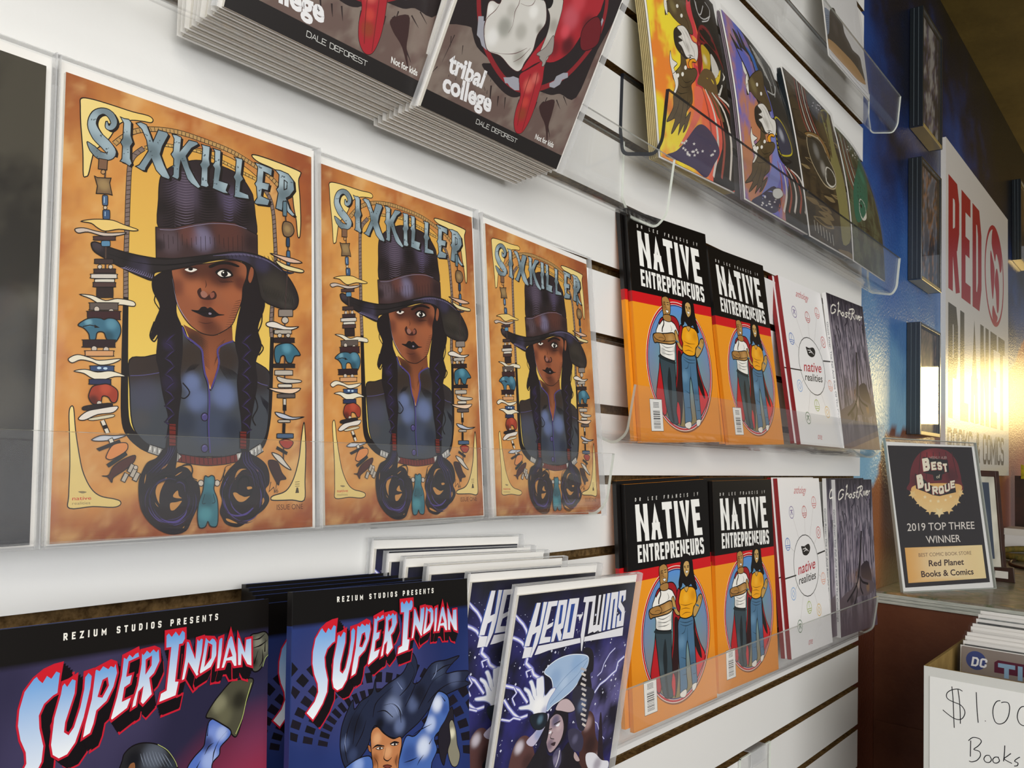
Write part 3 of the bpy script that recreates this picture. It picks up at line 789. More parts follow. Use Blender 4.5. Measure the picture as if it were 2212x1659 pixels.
L|241a2c|606 1044,37 -17,34 -31|1.9 15.1 1.9
L|3d2f63|613 1039,34 -15,19 -24|0.9 4.7 0.9
L|241a2c|680 1003,-36 -23,-32 -38|1.9 15.1 1.9
L|3d2f63|673 997,-25 -21,-26 -28|0.9 4.7 0.9
L|241a2c|608 949,37 -17,33 -32|1.9 15 1.9
L|3d2f63|615 944,34 -15,18 -24|0.9 4.7 0.9
L|241a2c|682 908,-36 -23,-33 -37|1.9 15 1.9
L|3d2f63|675 901,-26 -20,-25 -27|0.9 4.7 0.9
L|241a2c|610 855,36 -18,34 -32|1.9 15 1.9
L|3d2f63|617 850,33 -16,19 -25|0.9 4.7 0.9
L|241a2c|684 812,-37 -22,-32 -37|1.9 15 1.9
L|3d2f63|676 806,-25 -20,-25 -27|0.9 4.7 0.9
L|241a2c|611 760,37 -17,34 -33|1.9 14.9 1.9
L|3d2f63|619 755,33 -16,19 -24|0.9 4.7 0.9
L|241a2c|685 717,-36 -22,-32 -35|1.9 14.9 1.9
L|3d2f63|678 711,-25 -19,-25 -26|0.9 4.7 0.9
L|241a2c|613 667,37 -19,33 -33|1.9 14.9 1.9
L|3d2f63|621 662,33 -17,18 -25|0.9 4.7 0.9
L|241a2c|687 623,-36 -21,-32 -36|1.9 14.9 1.9
L|3d2f63|680 617,-25 -19,-26 -26|0.9 4.7 0.9
L|241a2c|1205 1261,-41 -27,-36 -42|2.1 17 2.1
L|3d2f63|1197 1254,-28 -23,-29 -32|1.1 5.3 1.1
L|241a2c|1124 1199,41 -17,37 -34|2.1 17 2.1
L|3d2f63|1132 1194,37 -15,20 -26|1.1 5.3 1.1
L|241a2c|1206 1157,-41 -27,-36 -41|2.1 17 2.1
L|3d2f63|1197 1150,-28 -23,-28 -31|1.1 5.3 1.1
L|241a2c|1125 1096,40 -17,37 -35|2.1 16.9 2.1
L|3d2f63|1133 1091,37 -16,20 -26|1.1 5.3 1.1
L|241a2c|1206 1053,-40 -26,-37 -41|2.1 16.9 2.1
L|3d2f63|1198 1046,-28 -23,-29 -30|1.1 5.3 1.1
L|241a2c|1125 994,41 -19,37 -34|2.1 16.9 2.1
L|3d2f63|1133 989,37 -17,20 -26|1.1 5.3 1.1
L|241a2c|1207 949,-41 -25,-36 -40|2.1 16.9 2.1
L|3d2f63|1199 942,-28 -21,-29 -30|1.1 5.3 1.1
L|241a2c|1126 892,40 -19,37 -35|2.1 16.8 2.1
L|3d2f63|1134 886,37 -17,20 -26|1.1 5.3 1.1
L|241a2c|1207 846,-40 -24,-36 -40|2.1 16.8 2.1
L|3d2f63|1199 840,-28 -22,-28 -29|1.1 5.3 1.1
L|241a2c|1127 790,40 -19,37 -36|2.1 16.8 2.1
L|3d2f63|1135 785,37 -18,20 -26|1 5.2 1
L|241a2c|1208 743,-41 -23,-35 -39|2.1 16.7 2.1
L|3d2f63|1200 737,-28 -21,-28 -28|1 5.2 1
L|241a2c|1128 689,40 -20,36 -36|2.1 16.7 2.1
L|3d2f63|1136 683,36 -18,20 -26|1 5.2 1
L|241a2c|1208 641,-40 -22,-36 -38|2.1 16.7 2.1
L|3d2f63|1200 635,-27 -20,-29 -28|1 5.2 1
L|1b1413|543 1253,-25 -85,27 -34,28 49|8.4
L|1b1413|572 1461,-32 -79,40 -69,-18 -94|6.6
L|1b1413|1273 1495,6 -143,-40 -107,52 -65,-35 -54|8.7
L|1b1413|728 904,46 -53,-29 -39,-30 3|7.7
L|1b1413|1223 863,26 -78,-37 -71,23 -48|7.4
L|1b1413|667 653,2 -127|48.5|s
L|6b2118|667 653,2 -127|39.2|s
L|2d0f0c|648 643,39 -2|4.7|s
L|2d0f0c|649 618,38 -3|4.7|s
L|2d0f0c|649 592,39 -2|4.7|s
L|2d0f0c|649 567,39 -2|4.7|s
L|2d0f0c|650 542,39 -3|4.7|s
L|1b1413|1144 624,0 -107|53.8|s
L|6b2118|1144 624,0 -107|43.5|s
L|2d0f0c|1121 613,45 -2|5.2|s
L|2d0f0c|1122 592,44 -3|5.2|s
L|2d0f0c|1122 571,44 -3|5.2|s
L|2d0f0c|1122 550,44 -3|5.2|s
L|2d0f0c|1122 528,44 -3|5.2|s
P|262021|165 1640,8 15,25 4,79 -16,90 -9,111 -2,115 8,138 35,187 59,130 41,113 19,116 -3,121 -35,86 -64,63 -80,23 -71,-21 -59,-59 -23,-116 10,-96 35,-29 100,-42 101,-114 25,-154 -28,-207 -85,-119 -44,-76 -27,-9 -48,-85 13,-110 32,-84 32,-66 29|o8 1b1413|b1374 1594 90 3b352e 0.9|b1472 1525 50 45403a 0.7|b442 1568 50 4c4660 0.7|b833 1689 60 120e0f 0.6|b1104 1757 70 423c55 0.8|b1278 1744 50 3c3752 0.7|b199 1647 30 4a4048 0.7|b405 1597 60 151011 0.6
L|5d5672|918 1724,130 35,124 21,141 -8,122 -51|2.2 9.8 12 9.8 3.3
L|0d0909|261 1606,144 -18,188 15,199 57,212 67|1.9 6.7 6.7 1.9
L|1c171c|993 1744,9 -15,2 -9|1 4.2 1
L|1c171c|1019 1752,9 -15,3 -9|1.1 4.2 1.1
L|1c171c|1046 1759,9 -14,2 -9|1.1 4.2 1.1
L|1c171c|1073 1766,9 -12,2 -10|1.1 4.3 1.1
L|1c171c|1100 1774,9 -12,2 -10|1.1 4.3 1.1
L|1c171c|1127 1781,9 -11,2 -9|1.1 4.3 1.1
L|1c171c|1154 1784,9 -11,3 -10|1.1 4.3 1.1
L|1c171c|1182 1788,9 -13,2 -10|1.1 4.4 1.1
L|1c171c|1209 1791,10 -14,2 -9|1.1 4.4 1.1
L|1c171c|1237 1795,10 -15,2 -10|1.1 4.4 1.1
L|1c171c|1266 1798,9 -16,2 -10|1.1 4.4 1.1
L|1c171c|1294 1802,10 -17,2 -10|1.1 4.5 1.1
L|1c171c|1323 1805,9 -18,3 -10|1.1 4.5 1.1
L|1c171c|1352 1809,9 -20,3 -10|1.1 4.5 1.1
L|1c171c|1381 1812,9 -20,3 -10|1.1 4.5 1.1
L|1c171c|1410 1816,10 -22,2 -10|1.1 4.6 1.1
L|7a7298|333 1540,18 0,18 14|0.9 4.5 0.9
L|7a7298|347 1538,17 0,17 15|0.9 4.5 0.9
L|7a7298|361 1536,16 0,16 15|0.9 4.5 0.9
L|7a7298|374 1534,16 -1,15 17|0.9 4.5 0.9
L|7a7298|388 1532,14 -1,15 17|0.9 4.6 0.9
L|7a7298|402 1530,13 -1,14 18|0.9 4.6 0.9
L|7a7298|415 1528,13 -1,13 19|0.9 4.6 0.9
L|7a7298|429 1526,12 -2,12 20|0.9 4.6 0.9
L|7a7298|443 1524,11 -2,11 21|0.9 4.6 0.9
L|7a7298|457 1522,10 -2,10 21|0.9 4.6 0.9
L|7a7298|471 1520,10 -2,8 22|0.9 4.6 0.9
L|7a7298|485 1518,9 -3,8 23|0.9 4.7 0.9
L|7a7298|499 1515,8 -2,7 24|0.9 4.7 0.9
L|7a7298|514 1513,6 -2,6 24|0.9 4.7 0.9
L|191612|1278 1609,12 -50,24 -42|1.1 4.4 1.1
L|191612|1291 1607,12 -50,23 -42|1.1 4.4 1.1
L|191612|1304 1605,12 -50,22 -41|1.1 4.4 1.1
L|191612|1317 1603,12 -50,21 -40|1.1 4.5 1.1
L|191612|1330 1601,12 -50,20 -39|1.1 4.5 1.1
L|191612|1343 1599,13 -50,18 -39|1.1 4.5 1.1
L|191612|1357 1597,12 -50,17 -38|1.1 4.5 1.1
L|191612|1370 1595,12 -50,16 -37|1.1 4.5 1.1
L|191612|1383 1593,12 -50,15 -37|1.1 4.5 1.1
L|191612|1397 1591,12 -50,13 -36|1.1 4.5 1.1
L|191612|1410 1589,12 -50,13 -35|1.1 4.5 1.1
L|191612|1424 1587,12 -50,11 -34|1.1 4.6 1.1
L|191612|1437 1585,12 -50,10 -34|1.1 4.6 1.1
L|191612|1451 1583,12 -50,9 -33|1.1 4.6 1.1
L|191612|1464 1581,13 -51,7 -31|1.1 4.6 1.1
L|191612|1478 1579,12 -51,6 -31|1.1 4.6 1.1
L|191612|1492 1577,12 -51,5 -30|1.2 4.6 1.2
L|191612|1505 1575,13 -51,3 -29|1.2 4.6 1.2
P|1b1413|241 2378,-2 -7,-2 -10,-1 -11,2 -11,8 -7,10 -3,11 1,12 6,10 10,9 12,7 15,3 18,-2 15,-6 14,-8 13,-9 11,-12 6,-13 5,-15 1,-16 -2,-16 -5,-17 -9,-17 -12,-15 -17,-11 -20,-8 -21,-5 -23,-1 -23,4 -21,8 -19,10 -17,12 -16,13 -13,16 -11,13 -10,11 -8,11 -8,10 -8,6 -6,1 1,1 7,2 2,-1 -3,-3 -3,-5 -2,-9 -1,-9 0,-8 1,-8 2,-9 5,-10 7,-10 7,-11 4,-12 5,-11 4,-8 2,-4 -5,2 -9,4 -11,6 -13,7 -12,8 -9,10 -9,11 -9,14 -7,16 -2,16 0,15 3,15 6,15 8,14 13,12 18,4 25,-7 18,-10 13,-11 11,-11 10,-13 10,-15 9,-13 9,-10 9,-10 11,-9 12,-7 11,-3 10,-1 10,2 13,4 13,4 9,5 7,7 8,9 7,8 4,7 0,7 -2,7 -4,6 -5,6 -5,5 -9,4 -8,2 -5,0 -2,-2 -4,-3 -5,-1 -2,1 -1,-2 -2,-2 -1,-1 -2,-2 1,-3 7,-2 8,-2 6|s
P|82959f|228 2385,-2 -7,-1 -10,-1 -11,2 -11,8 -7,9 -2,11 1,13 6,9 9,9 12,7 15,3 18,-2 15,-6 14,-8 13,-9 11,-12 6,-13 5,-15 1,-16 -2,-16 -5,-17 -9,-16 -12,-15 -17,-11 -20,-8 -21,-5 -23,-1 -23,4 -21,8 -19,10 -17,11 -16,14 -13,15 -11,14 -9,11 -9,10 -8,10 -8,6 -5,1 1,2 7,1 1,-1 -3,-2 -3,-6 -2,-8 -1,-10 0,-8 1,-7 3,-10 5,-10 6,-9 7,-12 4,-11 5,-11 4,-8 2,-4 -4,2 -9,4 -12,6 -12,6 -12,9 -9,10 -10,11 -9,14 -6,15 -3,16 1,16 3,14 6,15 8,14 12,12 19,4 24,-7 19,-10 12,-10 11,-12 11,-13 10,-15 9,-12 8,-11 9,-9 11,-9 12,-7 11,-4 10,0 10,2 13,4 13,4 9,4 7,8 8,9 7,7 4,7 0,7 -2,8 -4,6 -5,5 -5,6 -9,3 -8,2 -5,0 -2,-2 -4,-3 -5,-1 -2,1 -1,-1 -2,-3 -1,-1 -2,-2 1,-3 7,-2 9,-2 5|s|o5.4 1b1413|b179 2349 54 a6b9c2 0.9|b238 2434 45 6d7d85 0.8|b244 2240 45 9fb2bb 0.9|b184 2185 36 697980 0.8
P|1b1413|323 2434,23 -4,28 5,16 -14,-2 -82,14 -38,-14 -28,1 -76,10 -27,-14 -21,-26 11,-31 4,10 19,2 75,-13 23,14 26,3 94|s
P|7e929c|311 2440,23 -3,27 5,16 -15,-1 -81,14 -39,-15 -28,1 -75,11 -27,-14 -21,-26 11,-31 4,10 19,2 75,-13 22,13 27,4 94|s|o5.6 1b1413|b339 2393 46 a9bcc4 0.9|b350 2295 37 5f6f76 0.8|b386 2224 42 9fb2bb 0.9
P|1b1413|418 2425,28 17,36 -6,43 -93,31 85,56 2,10 -13,-38 -86,-13 -52,27 -61,40 -68,-8 -15,-44 5,-38 31,-30 63,-35 -67,-4 -18,-19 -3,-40 13,22 16,24 44,29 57,-11 64,-29 58|s
P|7e929c|405 2432,28 16,37 -5,42 -93,31 85,56 2,10 -14,-38 -85,-13 -52,27 -61,40 -68,-8 -15,-44 5,-38 31,-30 63,-34 -67,-4 -18,-19 -3,-40 13,22 16,24 44,29 57,-11 64,-30 58|s|o5.8 1b1413|b435 2383 48 a9bcc4 0.9|b508 2282 38 5f6f76 0.8|b572 2196 43 9fb2bb 0.9
P|1b1413|645 2429,31 4,31 -5,-8 -94,59 92,56 5,8 -13,-45 -39,-38 -63,27 -70,34 -53,43 -49,-18 -14,-47 19,-26 23,-46 106,-8 -51,-1 -60,-10 -17,-42 8,12 18,2 99,-19 24,14 24,5 80|s
P|7e929c|632 2436,30 4,32 -5,-9 -94,59 92,56 4,9 -12,-46 -39,-37 -63,26 -70,35 -52,42 -49,-17 -15,-48 20,-26 22,-46 107,-7 -52,-1 -59,-10 -18,-42 8,12 18,2 99,-19 24,14 24,5 80|s|o6 1b1413|b663 2386 50 a9bcc4 0.9|b710 2290 40 5f6f76 0.8|b811 2187 45 9fb2bb 0.9
P|1b1413|843 2424,61 3,-6 -83,8 -39,-15 -25,-2 -91,12 -22,-17 -15,-45 -2,4 16,3 102,-13 22,14 24,5 88|s
P|7e929c|829 2431,61 3,-6 -83,8 -39,-16 -24,-1 -92,11 -22,-17 -15,-44 -1,4 16,3 101,-13 22,14 24,5 88|s|o6.2 1b1413|b861 2380 52 a9bcc4 0.9|b856 2284 42 5f6f76 0.8|b869 2210 47 9fb2bb 0.9
P|1b1413|924 2423,57 1,-4 -99,7 -18,-12 -86,67 -3,-18 -51,20 -15,-37 -7,-82 12,4 16,10 120,-13 17,15 25,-1 71|s
P|7e929c|909 2430,57 1,-3 -99,7 -18,-13 -86,67 -2,-17 -51,20 -16,-38 -6,-81 11,4 17,10 119,-14 17,15 25,0 71|s|o6.4 1b1413|b943 2378 53 a9bcc4 0.9|b954 2278 42 5f6f76 0.8|b1026 2211 48 9fb2bb 0.9
P|1b1413|1078 2411,65 3,-3 -27,-9 -82,19 -26,-21 -27,-6 -64,65 -6,7 -30,-79 -9,-39 -3,7 17,4 95,-14 22,14 30,6 91|s
P|7e929c|1063 2418,65 3,-3 -27,-9 -81,19 -27,-21 -26,-6 -64,64 -7,7 -29,-78 -10,-38 -2,6 17,4 94,-14 23,14 29,6 91|s|o6.6 1b1413|b1097 2365 55 a9bcc4 0.9|b1103 2272 44 5f6f76 0.8|b1179 2212 49 9fb2bb 0.9
P|1b1413|1235 2419,56 0,83 -6,-7 -54,-27 9,-34 4,-8 -75,54 4,-12 -52,-46 -1,-7 -50,68 -10,-15 -43,-96 -13,-12 10,24 38,-8 72,-13 18,16 25,8 99|s
P|7e929c|1219 2426,56 0,83 -6,-7 -54,-27 9,-34 5,-7 -75,53 3,-12 -51,-46 -1,-7 -50,68 -10,-15 -43,-95 -13,-12 10,23 37,-7 73,-13 18,15 25,8 98|s|o6.8 1b1413|b1255 2372 57 a9bcc4 0.9|b1279 2289 45 5f6f76 0.8|b1271 2259 51 9fb2bb 0.9
P|1b1413|1395 2412,43 8,66 -7,44 -39,7 -64,-38 -54,-31 -21,31 -67,44 -39,-22 -12,-38 20,-38 51,-10 -51,-52 3,3 17,17 97,-15 23,17 21,5 88|s|h1470 2359,25 -10,-4 -47,-21 -12
P|7e929c|1379 2420,43 7,66 -7,43 -38,8 -64,-39 -54,-30 -21,30 -67,45 -38,-22 -13,-38 20,-38 51,-10 -51,-52 3,3 17,17 96,-15 24,17 21,5 88|s|o7 1b1413|b1416 2364 59 a9bcc4 0.9|b1455 2261 47 5f6f76 0.8|b1523 2180 53 9fb2bb 0.9|h1454 2367,25 -10,-4 -47,-22 -12
P|4d5b62|207 2293,-3 -6,-5 -1,-3 3,3 6,5 1
P|4d5b62|207 2285,-1 -3,-2 -1,-1 3,1 3,2 1
P|4d5b62|216 2299,-3 -3,-5 -1,-3 1,2 2,6 2
P|4d5b62|164 2373,-2 -4,-4 -2,-2 3,2 4,4 2
P|4d5b62|150 2370,-1 -5,-3 -1,-2 4,2 5,3 1
P|4d5b62|173 2379,-2 -2,-6 -2,-2 1,2 3,6 2
P|4d5b62|249 2229,-1 -5,-1 0,-1 4,0 4,2 1
P|4d5b62|242 2223,-3 -5,-6 -2,-3 3,3 6,6 1
P|4d5b62|243 2193,-2 -4,-4 -2,-2 4,2 4,4 1
P|4d5b62|189 2160,-2 -6,-4 -1,-3 4,2 5,5 2
P|4d5b62|206 2191,-1 -3,-3 -1,-2 2,1 2,4 1
P|4d5b62|185 2194,-1 -4,-3 -1,-2 3,2 4,3 1
P|4d5b62|342 2224,-2 -3,-3 -1,-2 2,1 3,4 1
P|4d5b62|365 2239,-2 -3,-3 -1,-2 2,2 4,3 1
P|4d5b62|364 2257,-3 -3,-6 -2,-3 1,3 2,6 2
P|4d5b62|354 2363,-1 -5,-2 -1,-1 4,1 5,2 0
P|4d5b62|342 2370,0 -2,-2 -1,-1 2,1 2,1 0
P|4d5b62|338 2353,-1 -5,-3 0,-1 3,1 5,3 1
P|4d5b62|478 2378,-1 -3,-4 -1,-2 2,2 3,4 2
P|4d5b62|465 2381,-1 -4,-3 -1,-1 4,1 4,2 1
P|4d5b62|473 2380,-1 -5,-2 -1,-1 5,1 5,2 1
P|4d5b62|504 2286,-2 -5,-5 -2,-3 4,3 6,4 1
P|4d5b62|512 2264,-2 -4,-5 -1,-2 2,2 3,4 2
P|4d5b62|508 2294,-1 -2,-2 -1,-1 2,1 2,2 1
P|4d5b62|548 2349,-1 -2,-3 -1,-1 1,1 3,3 0
P|4d5b62|558 2372,-2 -3,-4 -1,-2 2,2 3,4 1
P|4d5b62|547 2356,-3 -4,-4 -1,-2 2,2 4,4 1
P|4d5b62|471 2310,-1 -4,-2 -1,-1 3,1 4,2 1
P|4d5b62|497 2351,-2 -6,-6 -1,-3 4,3 5,5 2
P|4d5b62|488 2320,-1 -3,-2 -1,-1 3,1 3,2 1
P|4d5b62|655 2388,-1 -4,-4 -1,-2 3,2 4,3 1
P|4d5b62|686 2397,-3 -4,-7 -2,-4 2,4 4,7 2
P|4d5b62|667 2397,-2 -4,-5 -1,-2 2,2 3,5 2
P|4d5b62|656 2241,-1 -5,-4 -1,-2 4,1 6,4 1
P|4d5b62|675 2226,-2 -4,-4 -1,-3 2,2 4,5 1
P|4d5b62|648 2234,-2 -6,-6 -1,-3 3,3 6,5 1
P|4d5b62|712 2289,-3 -5,-6 -2,-3 3,3 5,6 2
P|4d5b62|720 2292,-2 -5,-4 -1,-2 4,2 4,4 2
P|4d5b62|709 2301,-3 -5,-6 -2,-3 3,3 5,6 2
P|4d5b62|855 2363,-3 -5,-6 -1,-2 3,2 4,6 2
P|4d5b62|843 2377,-2 -4,-3 -1,-2 3,2 5,3 1
P|4d5b62|860 2370,-2 -5,-6 -2,-3 4,3 6,6 1
P|4d5b62|848 2213,-3 -6,-6 -1,-3 4,3 5,6 2
P|4d5b62|849 2204,-3 -5,-7 -2,-3 4,3 5,7 2
P|4d5b62|869 2205,-3 -5,-5 -1,-2 3,2 4,5 1
P|4d5b62|939 2351,-4 -4,-7 -2,-4 2,4 5,7 2
P|4d5b62|956 2362,-3 -4,-6 -1,-4 1,3 3,7 2
P|4d5b62|958 2369,-2 -4,-6 -2,-3 2,3 4,6 2
P|4d5b62|944 2202,-3 -5,-6 -1,-3 3,3 5,6 2
P|4d5b62|922 2224,-3 -5,-4 -1,-3 3,3 5,4 1
P|4d5b62|930 2202,-3 -2,-6 -2,-3 1,3 3,6 2
P|4d5b62|1096 2362,-2 -3,-2 -1,-2 2,2 3,2 1
P|4d5b62|1091 2362,-2 -2,-3 -1,-2 1,2 3,3 1
P|4d5b62|1099 2355,-3 -4,-6 -2,-3 3,3 5,6 2
P|4d5b62|1082 2181,-1 -3,-2 -1,-1 3,1 3,2 1
P|4d5b62|1084 2204,-1 -5,-3 -1,-2 5,2 5,3 1
P|4d5b62|1090 2223,-2 -3,-6 -2,-3 2,3 3,6 1
P|4d5b62|1265 2404,-3 -6,-6 -2,-3 5,3 6,6 2
P|4d5b62|1277 2404,-4 -6,-7 -2,-4 4,4 5,7 2
P|4d5b62|1258 2411,-3 -4,-6 -2,-3 3,3 5,6 2
P|4d5b62|1276 2206,-3 -4,-6 -1,-3 2,3 4,6 2
P|4d5b62|1270 2250,-1 -4,-4 -1,-1 4,1 4,3 1
P|4d5b62|1263 2242,-4 -6,-6 -2,-3 5,3 6,6 1
P|4d5b62|1434 2381,-2 -3,-4 -1,-2 2,2 4,4 1
P|4d5b62|1462 2392,-4 -7,-9 -2,-4 4,4 6,9 3
P|4d5b62|1447 2393,-4 -5,-9 -2,-4 3,4 4,9 3
P|4d5b62|1478 2223,-5 -5,-8 -2,-5 3,5 5,8 2
P|4d5b62|1467 2213,-2 -5,-3 -1,-2 4,2 5,3 1
P|4d5b62|1477 2224,-3 -6,-8 -1,-3 4,3 6,8 1
P|4d5b62|1482 2346,-2 -6,-4 -2,-2 5,2 6,4 1
P|4d5b62|1514 2368,-3 -3,-4 -1,-2 2,2 3,4 1
P|4d5b62|1524 2368,-3 -4,-6 -2,-4 3,4 4,6 2
L|4a3a34|233 2153,-3 -229,15 -223,3 -312|8.9
P|7b5b45|193 2151,49 5,-2 -60,-49 -8|s|o4.5 1b1413
P|b98d5c|231 2081,-1 -6,-3 -5,-5 -4,-5 -1,-5 1,-4 3,-1 5,1 6,3 6,5 3,5 2,5 -1,4 -4|o3.6 1b1413
P|7b6245|172 2040,16 -4,61 13,16 5,-7 -31,16 -68,-18 1,-57 -11,-15 -4,5 45|s|o5.4 1b1413|b224 2004 27 a58a5c 0.8
P|4a6688|219 1934,9 8,14 3,7 -5,1 -48,-8 -6,-14 -3,-7 5|o4.5 1b1413
P|3a5578|224 1849,9 8,23 5,7 -6,1 -43,-9 -6,-22 -5,-7 6|o4.5 1b1413
L|aac4dc|230 1933,0 -36|4.5|s
L|aac4dc|237 1848,0 -27|4.4|s
P|c8b8a0|247 1873,-1 -4,-3 -5,-4 -3,-5 -1,-4 1,-3 3,-1 4,1 5,2 5,4 3,5 1,4 -1,3 -3|o3.6 1b1413
P|e8c878|106 1760,46 21,56 15,74 11,63 -11,85 -11,-30 -14,-81 -8,-79 -29,-44 10,-35 18|o5.3 1b1413
P|c9b9ac|74 1709,46 17,68 -3,70 4,102 25,-40 -26,-88 -23,-86 5,-54 -18|o5.3 1b1413
P|4a3432|176 1685,9 7,106 23,7 -6,0 -13,-9 -5,-105 -22,-7 5|o4.4 1b1413
P|5a88a8|220 1668,8 7,34 7,7 -5,1 -23,-9 -5,-33 -7,-8 6|o4.4 1b1413
P|3f302e|186 1555,8 7,89 17,7 -6,0 -16,-8 -6,-89 -16,-7 6|o4.4 1b1413
P|3c2b2a|184 1499,9 6,103 20,8 -6,0 -15,-9 -5,-103 -18,-7 5|o4.4 1b1413
P|cfc8be|168 1466,8 7,130 23,7 -6,1 -14,-9 -6,-130 -22,-7 6|o4.4 1b1413
P|d8d2c4|189 1441,9 7,95 17,7 -6,0 -9,-8 -5,-96 -16,-7 5|o4.4 1b1413
P|4c3634|182 1421,9 7,108 18,7 -6,0 -16,-9 -5,-107 -18,-7 6|o4.4 1b1413
P|2e2120|202 1394,8 7,75 12,8 -5,1 -48,-9 -4,-75 -12,-7 6|o4.4 1b1413
P|c8bcae|227 1523,-1 -5,-3 -5,-5 -3,-5 -1,-5 1,-3 4,-2 5,1 6,4 4,4 4,6 1,5 -2,3 -3|o3.5 1b1413
P|c8bcae|288 1535,-1 -6,-3 -5,-5 -3,-5 -1,-5 1,-4 4,-1 5,1 6,3 5,5 3,5 1,5 -1,4 -4|o3.5 1b1413
P|e2dac4|111 1346,71 5,69 -18,69 22,92 -2,6 -28,-79 -3,-70 -18,-52 6,-52 22|o5.3 1b1413
P|5d524c|166 1302,8 7,142 21,7 -6,1 -32,-9 -4,-141 -21,-7 6|o4.4 1b1413
P|c8bcae|220 1279,-1 -7,-4 -6,-6 -4,-7 -1,-6 2,-4 5,-2 7,1 7,4 6,6 4,7 1,6 -3,5 -4|o3.4 1b1413
P|c8bcae|301 1277,-1 -7,-4 -7,-7 -4,-7 -1,-6 3,-4 5,-2 6,1 7,4 6,7 4,7 1,6 -2,4 -5|o3.5 1b1413
P|3b2022|155 1253,8 6,165 24,8 -6,1 -38,-9 -5,-165 -22,-7 6|o4.3 1b1413
P|3c6a80|106 1174,38 35,41 16,43 3,19 -5,24 12,39 -1,28 -30,5 -43,-17 -42,-17 -18,-30 2,-18 17,-12 28,-23 4,-17 -12,-5 -31,-15 -17,-17 9,-8 33,-27 27|o6 1b1413|b289 1203 26 5f93a8 0.8|b161 1199 17 7fb0c0 0.7|b274 1130 26 244654 0.8
L|1b1413|132 1169,38 13,38 -3|5.1|s
P|1b1413|195 1188,30 -14,-30 -5|s
P|2c1a1c|136 1090,8 6,160 19,7 -7,1 -31,-9 -5,-160 -17,-6 6|o4.3 1b1413
P|c8bcae|212 1054,-1 -7,-4 -6,-6 -4,-7 0,-6 2,-4 5,-2 6,1 7,4 6,6 4,7 0,6 -2,5 -5|o3.4 1b1413
P|c8bcae|278 1056,-1 -6,-4 -6,-6 -4,-7 -1,-7 3,-4 5,-2 6,2 7,4 6,6 4,7 0,6 -2,5 -5|o3.5 1b1413
P|d09a6a|149 1031,8 6,140 15,7 -6,0 -21,-8 -4,-139 -14,-7 6|o4.3 1b1413
P|e4dcc6|61 982,47 28,67 -10,51 -10,119 21,-41 -30,-69 -17,-51 14,-58 5,-45 -21|o5.1 1b1413
P|34486e|178 951,8 5,116 11,7 -6,0 -21,-8 -4,-115 -10,-7 6|o4.3 1b1413
P|b8d0e4|239 948,-1 -3,-3 -2,-5 -2,-5 -1,-5 1,-3 2,-2 3,1 3,4 3,4 2,6 0,4 -1,4 -2
P|b8d0e4|273 949,-1 -3,-3 -3,-5 -2,-5 0,-5 1,-3 2,-2 3,2 3,3 3,5 1,5 1,5 -1,3 -2
P|e6dec8|93 918,59 15,67 -10,77 13,82 -23,-64 -7,-76 -27,-51 9,-43 22|o5.1 1b1413
P|2a3050|175 875,8 6,103 8,7 -6,1 -19,-9 -4,-103 -8,-7 6|o4.3 1b1413
P|9a3a26|179 811,17 31,42 14,43 4,49 -28,5 -45,-12 -26,-22 0,-20 27,-32 2,-9 -39,-41 -6,-24 32|o6 1b1413|b265 834 26 c05238 0.7|b199 762 26 3a1a14 0.8
P|c8bcae|246 752,-1 -6,-3 -5,-6 -3,-6 -1,-5 3,-4 4,-2 6,1 6,4 5,5 3,6 0,6 -2,4 -4|o3.4 1b1413
P|241a1a|146 726,53 14,98 15,0 -22,-72 -17,-74 -8|o4.2 1b1413
P|ded6cc|123 661,44 41,67 19,101 19,-24 -36,-85 -16,-70 -34|o5.1 1b1413
P|cfc5a8|181 664,122 28,7 -14,-108 -24|o3.4 1b1413
L|1b1413|252 656,32 -69|28.9
L|d8d0c0|252 656,32 -69|18.7
L|1b1413|265 631,7 -20|20.4|s
P|c8ccd4|197 547,49 26,68 2,75 4,-65 -26,-77 -11|o5.1 1b1413
L|1b1413|298 558,13 -25|29.1
L|d8d0c0|300 555,9 -20|20.5|s
P|221c1e|227 500,123 51,7 -15,-117 -48|s|o4.3 1b1413
P|d98a4c|279 460,28 55,43 19,44 -2,-3 -41,-73 -46,-30 -2|o5.2 1b1413
P|1f2426|283 414,104 69,9 -15,-101 -69|s|o4.3 1b1413
P|4a2018|261 351,34 4,24 46,60 43,63 22,-8 -39,-54 -47,-58 -38,-9 -27,-22 29|o5.1 1b1413
L|1b1413|374 318,23 47|31.1|s
L|b8aea0|376 321,20 41|20.8|s
L|1b1413|408 369,24 48|31.5|s
L|b8aea0|410 372,20 41|21|s
L|1b1413|440 321,24 48|31.6|s
L|b8aea0|442 325,20 41|21.1|s
L|1b1413|422 343,24 48|31.5|s
L|b8aea0|424 346,20 42|21|s
P|c8bcae|459 397,-1 -5,-4 -4,-4 -3,-6 0,-5 3,-4 4,-1 5,1 5,3 4,5 3,6 0,5 -2,4 -5|o3.5 1b1413
L|3f3230|1453 2187,19 -170,12 -212,-25 -366,-3 -581,-10 -425|10.3
P|5e7884|1441 2204,12 10,9 2,10 -6,0 -91,-12 -7,-9 -2,-10 6|o5.8 1b1413
P|7b6245|1441 2054,19 20,52 -4,21 -50,-30 -44,-50 -6,-16 40|o7 1b1413|b1478 2024 21 a58a5c 0.8
P|27405e|1470 1956,12 10,3 0,10 -6,0 -54,-13 -7,-3 -1,-10 7|o5.8 1b1413
P|3f6488|1472 1862,12 9,5 1,10 -6,0 -87,-12 -6,-5 -1,-10 7|o5.8 1b1413
P|d8b49c|1343 1825,79 0,100 0,77 -15,-102 -19,-99 18|o6.9 1b1413
